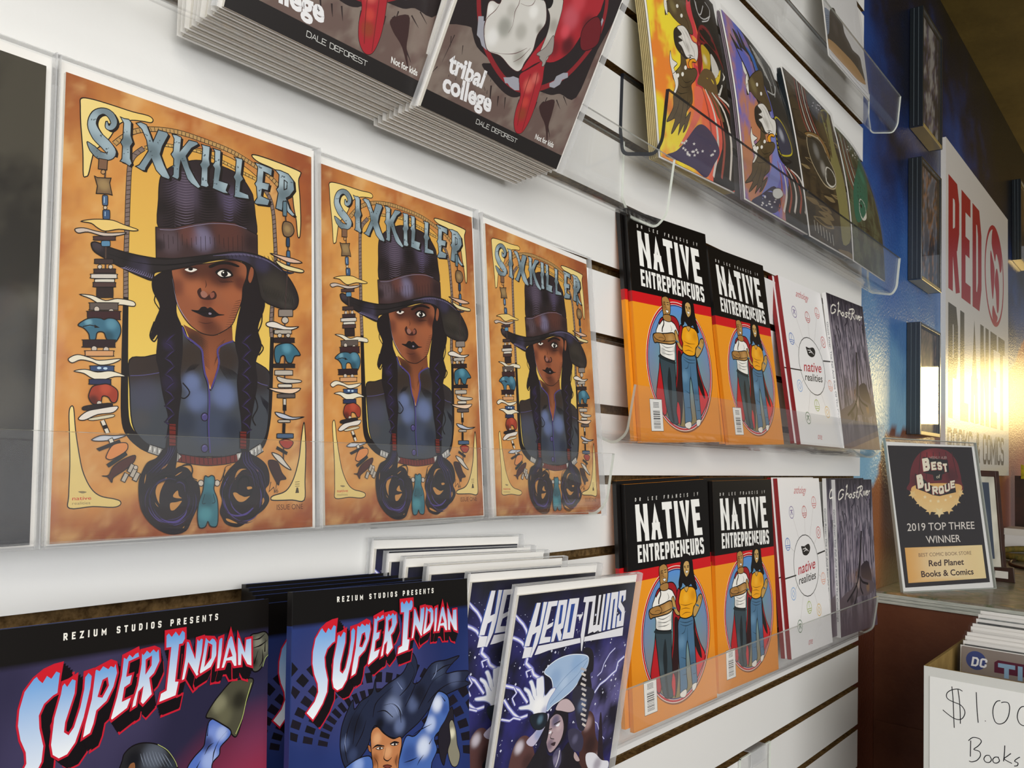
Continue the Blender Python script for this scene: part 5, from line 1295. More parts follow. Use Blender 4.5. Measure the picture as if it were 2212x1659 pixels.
ART['si_logo'] = '''
P|120c10|421 2355,-44 -3,-50 -14,-50 -32,-43 -53,-20 -78,-2 -71,16 -66,28 -60,6 -48,-26 -51,-68 -59,60 -53,31 29,48 55,38 66,4 72,-23 84,-7 57,22 46,42 30,23 8,7 78|s|o8.5 c81c34
P|120c10|409 2366,-44 -3,-50 -14,-50 -32,-42 -53,-20 -78,-2 -71,15 -66,28 -59,7 -49,-26 -51,-68 -59,59 -53,32 30,48 54,37 66,4 72,-23 84,-7 57,22 47,42 29,23 8,7 78|s|o9.4 120c10
P|120c10|397 2378,-44 -4,-50 -14,-49 -32,-43 -53,-20 -78,-2 -71,16 -66,28 -59,6 -49,-26 -51,-67 -59,59 -53,32 30,47 55,37 66,5 71,-24 84,-6 58,21 46,42 29,23 8,6 78|s|o9.4 120c10
P|120c10|385 2389,-44 -4,-50 -14,-49 -33,-42 -52,-20 -78,-2 -71,15 -66,28 -59,7 -48,-26 -52,-67 -59,59 -52,31 29,48 55,37 66,4 72,-24 83,-6 58,21 46,42 29,23 9,6 77|s|o9.4 120c10
P|120c10|372 2400,-43 -4,-50 -15,-49 -32,-42 -52,-20 -78,-1 -71,15 -66,28 -59,6 -48,-25 -51,-67 -59,59 -53,31 30,47 55,37 65,4 72,-23 84,-7 57,21 46,42 30,23 8,6 78|s|o9.4 120c10
P|120c10|422 2264,34 7,44 19,-5 -90,-41 -128,-3 -41,17 -15,23 26,29 88,16 82,2 80,48 8,-8 -93,-28 -131,-40 -111,-40 -47,-46 -9,-35 25,-12 50,10 121,27 104|s|o8.9 c81c34
P|120c10|410 2276,33 6,45 19,-5 -90,-41 -128,-3 -40,17 -15,23 26,28 87,17 82,1 80,48 8,-7 -92,-29 -131,-40 -111,-40 -48,-45 -9,-34 26,-13 50,10 121,27 103|s|o9.8 120c10
P|120c10|398 2287,33 6,44 19,-4 -90,-42 -127,-2 -41,17 -15,23 26,28 88,17 82,1 80,48 8,-8 -93,-28 -131,-40 -111,-40 -47,-45 -9,-34 25,-12 50,9 121,27 103|s|o9.8 120c10
P|120c10|386 2298,33 7,44 19,-5 -90,-41 -128,-3 -40,18 -15,23 26,28 87,16 82,2 80,47 8,-7 -92,-29 -131,-39 -111,-40 -47,-45 -10,-34 26,-12 50,9 120,27 104|s|o9.8 120c10
P|120c10|374 2309,33 7,44 19,-5 -90,-41 -127,-3 -41,18 -15,22 26,28 88,17 82,1 79,48 9,-8 -93,-28 -131,-39 -110,-40 -48,-45 -9,-34 25,-12 50,9 120,27 104|s|o9.8 120c10
P|120c10|579 2288,51 16,37 11,31 -13,13 -53,-19 -67,-36 -65,-55 -35,-11 -57,-18 -44,-47 -18,11 69,29 113|s|o9.1 c81c34
P|120c10|569 2302,51 16,37 11,31 -13,12 -53,-18 -67,-36 -65,-55 -35,-11 -58,-18 -43,-47 -18,11 69,29 113|s|o10.1 120c10
P|120c10|559 2315,51 17,37 11,31 -13,12 -53,-18 -67,-36 -65,-54 -35,-12 -58,-17 -43,-47 -19,11 69,28 114|s|o10.1 120c10
P|120c10|550 2329,50 17,37 11,31 -13,12 -53,-18 -67,-36 -65,-54 -36,-11 -57,-18 -43,-47 -19,11 69,29 114|s|o10.1 120c10
P|120c10|540 2343,50 16,37 12,31 -13,12 -53,-18 -67,-36 -65,-54 -36,-11 -57,-17 -44,-47 -18,11 69,28 113|s|o10.1 120c10
P|120c10|735 2329,90 27,13 -50,-64 -16,-9 -64,34 5,-12 -51,-32 -14,-10 -59,54 12,-25 -59,-91 -44,-8 14,30 99,22 101|s|o9.4 c81c34
P|120c10|725 2343,89 27,13 -50,-64 -16,-8 -64,34 5,-13 -51,-31 -14,-10 -59,54 12,-25 -59,-91 -44,-8 14,30 99,22 101|s|o10.5 120c10
P|120c10|715 2357,89 27,13 -49,-64 -17,-9 -64,35 5,-13 -51,-31 -14,-10 -59,54 12,-25 -59,-91 -44,-8 14,30 99,22 101|s|o10.5 120c10
P|120c10|705 2371,89 27,13 -49,-64 -16,-9 -65,34 5,-12 -51,-31 -14,-10 -59,54 13,-25 -60,-90 -44,-9 14,30 99,22 101|s|o10.4 120c10
P|120c10|695 2385,88 28,13 -50,-63 -16,-9 -65,34 5,-12 -51,-32 -14,-9 -59,54 13,-25 -59,-90 -45,-9 14,30 99,22 101|s|o10.4 120c10
P|120c10|813 2341,81 6,33 -16,7 -63,-33 -59,-27 -20,20 -86,-59 -45,-19 20,13 68,-19 -15,-13 -68,-32 -12,7 41,25 75,16 104|s|o9.6 c81c34
P|120c10|809 2355,80 7,33 -17,7 -63,-33 -59,-26 -19,19 -86,-58 -46,-19 20,12 68,-19 -15,-13 -68,-31 -12,6 41,25 75,17 104|s|o10.7 120c10
P|120c10|804 2370,81 6,33 -16,6 -64,-33 -59,-26 -19,20 -86,-59 -46,-19 20,13 68,-20 -15,-12 -68,-32 -12,6 41,26 75,16 104|s|o10.7 120c10
P|120c10|799 2384,81 6,33 -16,6 -63,-33 -59,-26 -20,20 -86,-58 -46,-20 20,13 69,-19 -16,-13 -68,-31 -12,6 41,25 76,16 103|s|o10.7 120c10
P|120c10|794 2398,81 7,33 -16,7 -64,-33 -59,-26 -20,19 -86,-58 -45,-19 19,12 69,-19 -16,-12 -68,-32 -12,6 41,25 76,17 103|s|o10.7 120c10
P|120c10|961 2418,130 1,4 -57,-18 -28,-21 0,-18 -185,24 -3,-19 -79,-116 -16,13 51,33 10,21 213,-31 1|s|o10 c81c34
P|120c10|956 2433,130 1,4 -57,-18 -28,-21 0,-17 -186,23 -2,-18 -79,-117 -17,13 52,34 9,21 213,-31 1|s|o11.1 120c10
P|120c10|951 2447,130 2,4 -58,-18 -28,-21 0,-17 -185,23 -2,-18 -79,-117 -18,14 52,33 9,21 214,-31 1|s|o11.1 120c10
P|120c10|946 2462,130 2,4 -58,-18 -28,-21 0,-17 -185,23 -3,-18 -79,-116 -17,13 51,33 10,21 214,-31 0|s|o11.1 120c10
P|120c10|942 2476,129 2,4 -57,-18 -28,-21 0,-17 -186,23 -2,-18 -79,-116 -18,13 52,33 9,21 214,-31 1|s|o11.1 120c10
P|120c10|1053 2351,21 -7,41 -90,8 100,49 5,-8 -110,-8 -91,-28 -16,-55 79,-21 -79,-27 -6,21 124|s|o10.1 c81c34
P|120c10|1057 2366,21 -7,41 -90,8 100,49 5,-8 -110,-8 -91,-28 -16,-55 79,-21 -79,-27 -6,21 124|s|o11.3 120c10
P|120c10|1061 2381,21 -7,41 -90,8 100,50 6,-9 -111,-8 -91,-28 -16,-55 79,-21 -80,-28 -6,22 125|s|o11.3 120c10
P|120c10|1065 2396,21 -6,41 -91,8 101,50 5,-9 -111,-7 -91,-29 -16,-55 79,-21 -80,-28 -6,22 125|s|o11.3 120c10
P|120c10|1069 2411,21 -6,41 -91,8 101,50 5,-8 -111,-8 -91,-29 -16,-55 79,-21 -80,-28 -6,22 125|s|o11.3 120c10
P|120c10|1168 2359,64 -11,22 -29,2 -75,-40 -61,-78 -27,-7 17,22 99|s|o10.3 c81c34
P|120c10|1174 2373,65 -10,21 -30,2 -75,-39 -61,-79 -27,-7 17,22 99|s|o11.5 120c10
P|120c10|1181 2387,64 -10,22 -30,2 -75,-40 -61,-78 -27,-7 17,22 99|s|o11.5 120c10
P|120c10|1187 2402,65 -10,21 -30,2 -75,-39 -62,-79 -27,-7 17,22 100|s|o11.6 120c10
P|120c10|1194 2416,65 -9,21 -30,2 -76,-40 -62,-79 -27,-7 17,23 100|s|o11.6 120c10
P|120c10|1264 2341,34 7,-6 -108,-14 -73,-29 -2,7 97|s|o10.5 c81c34
P|120c10|1271 2356,34 6,-6 -108,-14 -73,-30 -2,7 98|s|o11.7 120c10
P|120c10|1277 2370,34 7,-6 -108,-14 -74,-29 -1,7 97|s|o11.7 120c10
P|120c10|1284 2385,34 7,-6 -109,-14 -73,-29 -2,7 97|s|o11.7 120c10
P|120c10|1291 2399,34 7,-6 -108,-15 -74,-29 -2,7 98|s|o11.8 120c10
P|120c10|1350 2379,50 -149,26 -71,-49 2,-22 35,-30 3,-15 -36,-29 2,30 101|s|o10.6 c81c34
P|120c10|1357 2393,50 -149,26 -71,-50 2,-21 36,-30 3,-15 -36,-30 1,31 102|s|o11.8 120c10
P|120c10|1364 2408,50 -149,26 -71,-50 2,-22 35,-29 3,-16 -36,-29 1,31 102|s|o11.9 120c10
P|120c10|1370 2423,51 -150,26 -71,-50 2,-22 36,-30 2,-15 -36,-29 1,31 103|s|o11.9 120c10
P|120c10|1377 2438,51 -150,26 -71,-50 2,-22 35,-30 3,-15 -36,-30 1,31 102|s|o11.9 120c10
P|120c10|1402 2353,54 -110,6 67,49 1,6 -172,-42 16,-37 61,-1 -59,-34 4,-5 107|s|o10.9 c81c34
P|120c10|1409 2368,54 -110,6 67,50 0,5 -171,-42 16,-37 61,-2 -59,-33 3,-5 107|s|o12.1 120c10
P|120c10|1416 2383,54 -110,6 67,50 0,5 -171,-42 16,-38 61,-1 -59,-33 3,-6 107|s|o12.1 120c10
P|120c10|1423 2398,54 -111,6 68,50 0,6 -172,-43 16,-38 61,-1 -59,-33 3,-6 108|s|o12.1 120c10
P|120c10|1430 2413,54 -111,6 67,50 1,6 -172,-43 16,-38 61,-1 -59,-33 3,-6 108|s|o12.2 120c10
P|4f9ae0:f4f8fc:90|360 2411,-42 -4,-50 -15,-49 -32,-42 -52,-20 -78,-2 -71,16 -66,28 -59,6 -48,-26 -51,-66 -59,58 -53,31 30,48 55,36 66,5 71,-24 84,-6 57,21 46,41 30,23 8,6 78|s|o10.3 c81c34
P|cf1c2c|360 2411,-42 -4,-50 -15,-33 -27,11 -17,19 -17,20 30,22 -17,23 30,19 -10|s
P|4f9ae0:f4f8fc:90|362 2320,33 7,43 19,-4 -90,-41 -127,-3 -41,18 -14,22 26,28 87,16 82,2 80,47 8,-7 -92,-28 -131,-39 -111,-40 -47,-45 -10,-34 25,-12 50,9 121,27 103|s|o10.7 c81c34
P|cf1c2c|362 2320,33 7,43 19,-4 -31,-21 10,-24 -32,-14 19,-14 -15|s
P|4f9ae0:f4f8fc:90|530 2356,50 17,37 12,31 -14,12 -53,-18 -67,-36 -64,-53 -36,-12 -57,-17 -44,-47 -18,11 68,28 114|s|o11.1 c81c34|h579 2292,20 7,7 -35,-30 -48,-18 6
P|cf1c2c|474 2343,56 13,50 17,37 12,31 -14,-12 -24,-19 10,-12 -14,-30 19,-18 -21,-18 10,-24 -27,-18 18,-21 -23|s
P|4f9ae0:f4f8fc:90|685 2399,88 28,13 -50,-63 -16,-9 -65,34 5,-12 -51,-32 -14,-9 -59,54 13,-25 -59,-90 -45,-9 14,30 99,22 101|s|o11.5 c81c34
P|cf1c2c|685 2399,88 28,7 -23,-23 -7,-16 -16,-19 17,-16 -21,-20 13|s
P|4f9ae0:f4f8fc:90|790 2412,80 7,33 -16,7 -63,-33 -60,-26 -19,19 -86,-58 -46,-19 19,13 69,-19 -16,-13 -68,-32 -12,7 41,25 76,16 103|s|o11.7 c81c34|h825 2356,26 11,0 -40,-26 -33
P|cf1c2c|790 2412,80 7,29 -14,-15 -18,-19 19,-21 -18,-19 17,-20 -21,-15 15|s
P|4f9ae0:f4f8fc:90|937 2491,130 2,3 -57,-18 -28,-20 -1,-18 -185,23 -3,-18 -79,-116 -18,13 52,34 10,20 214,-31 0|s|o12.2 c81c34
P|cf1c2c|937 2491,130 2,3 -30,-24 19,-21 -27,-23 27,-25 -26,-20 22,-18 -15|s
P|4f9ae0:f4f8fc:90|1073 2426,21 -6,41 -91,8 101,50 6,-8 -111,-8 -92,-29 -16,-55 79,-21 -80,-28 -6,22 125|s|o12.5 c81c34
P|cf1c2c|1143 2430,50 6,-2 -19,-17 6,-14 -13|s
P|4f9ae0:f4f8fc:90|1200 2431,65 -10,22 -30,2 -75,-40 -62,-79 -28,-7 17,22 100|s|o12.8 c81c34|h1226 2387,20 -11,-4 -66,-36 -34
P|cf1c2c|1200 2431,65 -10,7 -15,-22 9,-19 -15,-17 15|s
P|4f9ae0:f4f8fc:90|1297 2414,34 7,-6 -109,-14 -74,-29 -2,7 98|s|o13 c81c34
P|cf1c2c|1297 2414,34 7,-1 -16,-17 5,-12 -11|s
P|4f9ae0:f4f8fc:90|1384 2453,51 -150,26 -72,-50 2,-22 36,-30 2,-16 -36,-29 1,31 103|s|o13.1 c81c34|h1378 2336,14 -34,-25 -3
P|cf1c2c|1384 2453,16 -52,-15 11,-17 -22|s
P|4f9ae0:f4f8fc:90|1437 2428,54 -111,6 67,50 2,6 -173,-43 16,-38 61,-1 -60,-33 4,-6 107|s|o13.4 c81c34
P|cf1c2c|1437 2428,17 -40,-15 9|s
T|f4f2ea|358 2514,936 0,1 36,-938 -1|REZIUM STUDIOS PRESENTS|n|0.21|0|0
'''
ART['si_b'] = '''
P|1b1722|291 1648,6 27,-76 28,-7 -31|s
P|15131a|302 1691,11 25,-73 35,-13 -30|s
P|1b1722|322 1730,16 23,-69 41,-19 -27|s
P|1b1722|349 1766,21 20,-64 47,-25 -24|s
P|17141e|384 1797,26 18,-58 52,-30 -20|s
P|17141e|426 1824,30 14,-51 57,-35 -17|s
P|15131a|474 1845,34 11,-42 60,-39 -12|s
P|17141e|529 1860,37 7,-32 64,-44 -8|s
P|1b1722|588 1870,40 2,-21 65,-47 -3|s
P|15131a|651 1872,42 -2,-9 66,-50 2|s
P|1b1722|718 1868,43 -7,3 65,-51 7|s
P|15131a|786 1856,43 -11,16 63,-52 12|s
P|17141e|855 1838,43 -15,28 59,-51 17|s
P|1b1722|922 1813,42 -19,41 53,-49 23|s
P|15131a|987 1781,40 -23,54 48,-47 27|s
P|15131a|1049 1744,36 -27,66 41,-44 31|s
P|15131a|1105 1701,32 -29,77 32,-39 34|s
P|17141e|1155 1654,27 -31,85 22,-33 37|s
P|15131a|1196 1604,22 -33,93 12,-26 39|s
P|1b1722|1229 1552,16 -34,98 1,-19 41|s
P|17141e|1252 1498,9 -34,102 -9,-11 40|s
P|15131a|1265 1444,3 -33,102 -19,-3 40|s
P|1b1722|169 1685,7 35,-73 27,-8 -39|s
P|15131a|183 1739,14 32,-71 34,-16 -36|s
P|1b1722|207 1789,20 30,-67 40,-23 -33|s
P|17141e|241 1835,26 27,-62 46,-30 -30|s
P|17141e|285 1876,32 23,-57 51,-36 -26|s
P|17141e|337 1911,38 18,-50 57,-42 -22|s
P|17141e|398 1939,43 14,-41 60,-48 -16|s
P|17141e|467 1960,48 9,-32 63,-54 -11|s
P|17141e|543 1973,51 3,-21 65,-58 -4|s
P|15131a|624 1977,54 -2,-9 66,-62 1|s
P|15131a|710 1973,55 -8,3 65,-63 8|s
P|17141e|798 1959,57 -13,16 63,-65 15|s
P|15131a|887 1936,57 -19,29 60,-65 22|s
P|1b1722|976 1905,55 -25,42 55,-63 28|s
P|15131a|1062 1865,52 -30,56 49,-61 34|s
P|17141e|1143 1816,48 -34,68 41,-56 40|s
P|1b1722|1218 1761,42 -38,80 32,-50 44|s
P|17141e|1283 1700,37 -42,89 23,-43 48|s
P|15131a|1339 1634,29 -44,97 13,-34 50|s
P|17141e|1383 1565,21 -45,102 1,-24 52|s
P|15131a|1414 1494,12 -45,106 -9,-14 51|s
P|1b1722|1430 1424,4 -44,107 -20,-4 50|s
P|17141e|51 1721,9 42,-71 26,-10 -46|s
P|1b1722|67 1786,17 39,-69 33,-18 -43|s
P|17141e|96 1847,24 36,-66 39,-26 -40|s
P|1b1722|136 1903,31 32,-61 45,-34 -36|s
P|1b1722|188 1953,38 28,-56 51,-42 -32|s
P|1b1722|250 1996,46 23,-49 56,-50 -27|s
P|17141e|324 2031,51 18,-41 60,-56 -21|s
P|17141e|407 2058,57 12,-32 63,-63 -14|s
P|15131a|1031 1999,68 -30,44 57,-77 32|s
P|17141e|1138 1950,66 -36,57 50,-74 40|s
P|1b1722|1240 1891,61 -42,70 43,-69 47|s
P|17141e|1334 1823,54 -48,82 34,-61 53|s
P|1b1722|1417 1747,46 -52,93 24,-53 58|s
P|1b1722|1488 1665,37 -55,101 13,-43 62|s
P|17141e|1543 1578,27 -56,107 2,-30 63|s
P|17141e|1582 1490,15 -56,111 -10,-17 63|s
P|17141e|1603 1402,4 -55,112 -21,-4 62|s
P|1b1722|33 1969,37 38,-60 44,-39 -42|s
P|15131a|93 2028,44 34,-54 49,-48 -37|s
P|17141e|165 2080,53 28,-48 54,-57 -31|s
P|15131a|1455 1887,66 -57,85 35,-74 63|s
P|17141e|1556 1796,57 -62,96 25,-63 68|s
P|17141e|1642 1697,46 -66,105 14,-51 73|s
P|15131a|0 2102,50 39,-53 48,-53 -42|s
P|232a42|1057 2118,48 -51,7 -73,-42 -75,69 -1,128 102,163 8,146 11,-86 -47,-69 -57,129 -3,149 -20,-57 -55,55 -36,-181 -22,-120 -19,-118 -36,-86 -58,-83 -48,-108 -42,-53 -24,-78 10,-101 57,-50 55,-36 -6,-24 -62,-36 -58,-70 -51,-69 -26,-45 10,-35 79,-7 88,15 85,45 81,45 58,15 -60,56 41,72 22,36 28,25 73,12 -87,101 37,130 43,54 46|o7.5 120c10|b870 1783 64 7d8bb0 0.9|b923 1905 53 505c80 0.8|b1069 1777 43 5a6890 0.8|b1339 1964 53 46526e 0.7|b1138 1837 53 141623 0.8|b437 1637 32 4f5d84 0.8|b527 1741 53 141623 0.7|b1518 1893 53 586488 0.8|b744 1702 32 0f1018 0.9|b935 1660 43 6b7aa4 0.8|b506 1559 32 3d4a70 0.7
L|120c10|1043 2066,41 -77,-55 -82,-93 -56|2.2 7.7 4.4
L|120c10|870 1921,-76 -32,-88 -54,-24 -80|2.1 7.2 4.1
L|120c10|573 1856,-70 -62,-45 -81,-21 -92,24 -101|1.9 6.8 3.9
L|120c10|645 1870,-71 -63,-46 -83,-23 -101|2 6.9 3.9
L|120c10|1413 1936,-133 -38,-86 -87,-71 -78|2.3 8 4.6
L|120c10|1674 1843,-187 17,-150 -34,-116 -64|2.4 8.3 4.7
L|120c10|744 1686,76 -73,115 -39|2.1 7.3 4.1
L|120c10|781 1814,89 -5,65 -54,13 -80|2.1 7.4 4.2
L|120c10|719 1782,75 -4,76 -55|2.1 7.2 4.1
L|120c10|1505 1990,-106 -6,-118 -40|2.4 8.3 4.7
L|120c10|1111 1931,-55 -81,-68 -78|2.2 7.7 4.4
L|120c10|622 1749,-35 -76,-58 -70|2 6.9 3.9
L|8896bc|845 1813,51 -39,26 -51|1.1 6.3 1.1
L|8896bc|870 1822,59 -40,33 -57|1.1 6.4 1.1
L|8896bc|447 1699,-10 -54,12 -59|1 5.7 1
L|8896bc|909 1950,53 -60|1.1 6.4 1.1
L|8896bc|1325 2012,-15 -62,-44 -40|1.2 6.9 1.2
P|4a6cb4|1001 1579,80 -15,97 53,71 113,59 73,44 16,73 -34,29 -51,-2 -120,-60 -45,-102 -53,27 -86,-58 -77,-43 -79,-294 65,26 147|o7.9 120c10|b1322 1737 45 dfe8fa 0.95|b1248 1613 45 c2d2f4 0.85|b1176 1475 56 dce6fa 0.9|b1027 1453 56 2c4484 0.7|b1409 1686 34 2e4a92 0.6
P|4a6cb4|439 1493,91 29,94 5,48 -27,25 -111,-303 67|o6.8 120c10|b553 1485 39 9cb4e8 0.8
L|120c10|1068 1575,82 20,112 16|1.1 7.7 1.1
L|120c10|974 1413,79 0,54 6|1.1 7.5 1.1
L|120c10|1275 1519,-43 -37|1.1 7.9 1.1
L|120c10|1366 1785,44 -44|1.2 8.2 1.2
L|120c10|1107 1367,27 29,42 27|1.1 7.6 1.1
P|23202a|1484 1692,21 -96,-11 -137,-76 -85,-30 -66,-43 80,-12 147,75 77|o5.8 120c10
P|8a8674|1452 1577,38 21,36 -80,13 -95,29 -80,-32 -67,-60 13,-43 100,31 76|o5.9 120c10|b1480 1508 28 e8e2c8 0.9
P|c07f52|665 1658,55 32,62 -53,88 -51,72 0,12 -50,-19 -64,-13 -65,-20 -72,-205 46,-13 76,-15 85|o6.2 120c10|b696 1487 31 7a4424 0.8|b820 1512 31 e0a878 0.8|b909 1443 25 8a5030 0.8|b720 1615 31 e2ab7c 0.8
P|a8683f|638 1589,21 -8,8 -38,-22 12|o4 120c10
L|120c10|677 1561,43 12,68 -17|3 12.1 5.1
L|120c10|839 1559,44 4,45 -13|3.1 12.5 5.2
P|e8dcd0|710 1555,35 5,35 -15,-35 -3|o4.1 120c10
P|120c10|757 1549,-1 -3,-3 -2,-4 0,-4 0,-4 3,-3 2,-1 3,1 3,3 2,4 0,4 0,4 -2,3 -3
P|e8dcd0|847 1554,36 4,36 -15,-36 -3|o4.2 120c10
P|120c10|896 1547,-1 -3,-3 -2,-4 0,-5 0,-4 3,-2 2,-1 4,1 2,2 2,5 1,4 -1,4 -2,3 -3
L|120c10|801 1541,-13 -40,-3 -24,35 -20,38 14|2.1 7.2 3.1
P|7a3a30|776 1433,38 1,44 -18,-38 -6|o4.1 120c10
L|120c10|696 1504,31 -48,-6 -56|1 5 1
L|120c10|915 1484,-19 -47,13 -45|1 5.2 1
'''
ART['si_a'] = '''
P|26262a|708 1883,17 35,45 22,63 -1,74 -23,59 -40,45 -51,27 -47,30 -116,-365 95|o6.6 120c10|b893 1859 59 5b6270 0.9|b774 1868 37 15151b 0.9|b1004 1786 29 343c48 0.7
L|7e8798|812 1891,9 -28,18 -44|0.7 4.3 0.7
L|7e8798|829 1891,11 -33,20 -44|0.7 4.4 0.7
L|7e8798|847 1890,12 -36,22 -45|0.7 4.4 0.7
L|7e8798|864 1889,15 -40,23 -45|0.7 4.4 0.7
L|7e8798|882 1889,17 -44,24 -46|0.7 4.4 0.7
L|7e8798|900 1881,18 -41,27 -46|0.7 4.5 0.7
L|7e8798|919 1874,19 -38,29 -48|0.7 4.5 0.7
L|7e8798|937 1866,21 -35,31 -48|0.8 4.5 0.8
L|7e8798|956 1858,23 -32,32 -48|0.8 4.5 0.8
L|a8b070|915 1913,60 -42,49 -62,19 -39|3.8
P|8a5a38|744 1836,22 20,17 -17,-3 -102,-47 12
P|5674c4|1068 1662,40 85,43 46,62 42,12 40,20 81,37 14,58 -26,64 -49,-3 -44,-66 -43,-9 -42,-46 -32,-7 -55,-17 -66|o7.3 120c10|b1261 1753 49 a4b8ea 0.9|b1285 1890 41 8098dc 0.8|b1240 1843 33 2a2c58 0.8|b1342 1878 33 b8c8f0 0.8
L|120c10|1286 1840,-36 -13,-27 -37|0.8 7.3 1.6
L|120c10|1380 1885,-56 -39,-36 -57,-8 -55|0.8 7.5 1.7
L|120c10|1246 1949,-8 -63|0.8 7.3 1.6
L|120c10|1197 1768,-26 -35|0.8 7.2 1.6
P|4e4c3c|1392 2149,40 8,133 -13,-19 -74,-39 -76,-19 -72,-38 -81,-35 15,-15 32,-60 42,-67 42,-47 20,44 60,56 49|o7.7 120c10|b1318 2043 43 8a886c 0.9|b1359 1970 43 6a6850 0.8|b1465 2039 43 26241c 0.9
L|b4c070|1555 2122,-39 -100,-28 -92,-46 -76|5.3
P|55554a|1538 2387,63 16,60 1,33 -44,7 -80,-32 -27,-31 -51,-37 -22,-37 10,-12 56|o8.3 120c10|b1603 2348 28 8d8c7c 0.8|b1573 2235 24 2a2a22 0.9|b1657 2309 28 7a7a68 0.8
L|120c10|1560 2369,53 1,48 26|1.8 9.2 1.8
L|120c10|1566 2321,58 8,54 25|1.8 9.2 1.8
L|120c10|1661 2364,-3 -78|1.9 9.3 1.9
L|120c10|1604 2301,-30 -74|1.8 9.1 1.8
L|120c10|1636 2304,6 -63,-26 -36|1.8 9.2 1.8
L|a8b878|1694 2360,6 -80,-36 -31,-21 -48|4.6
'''
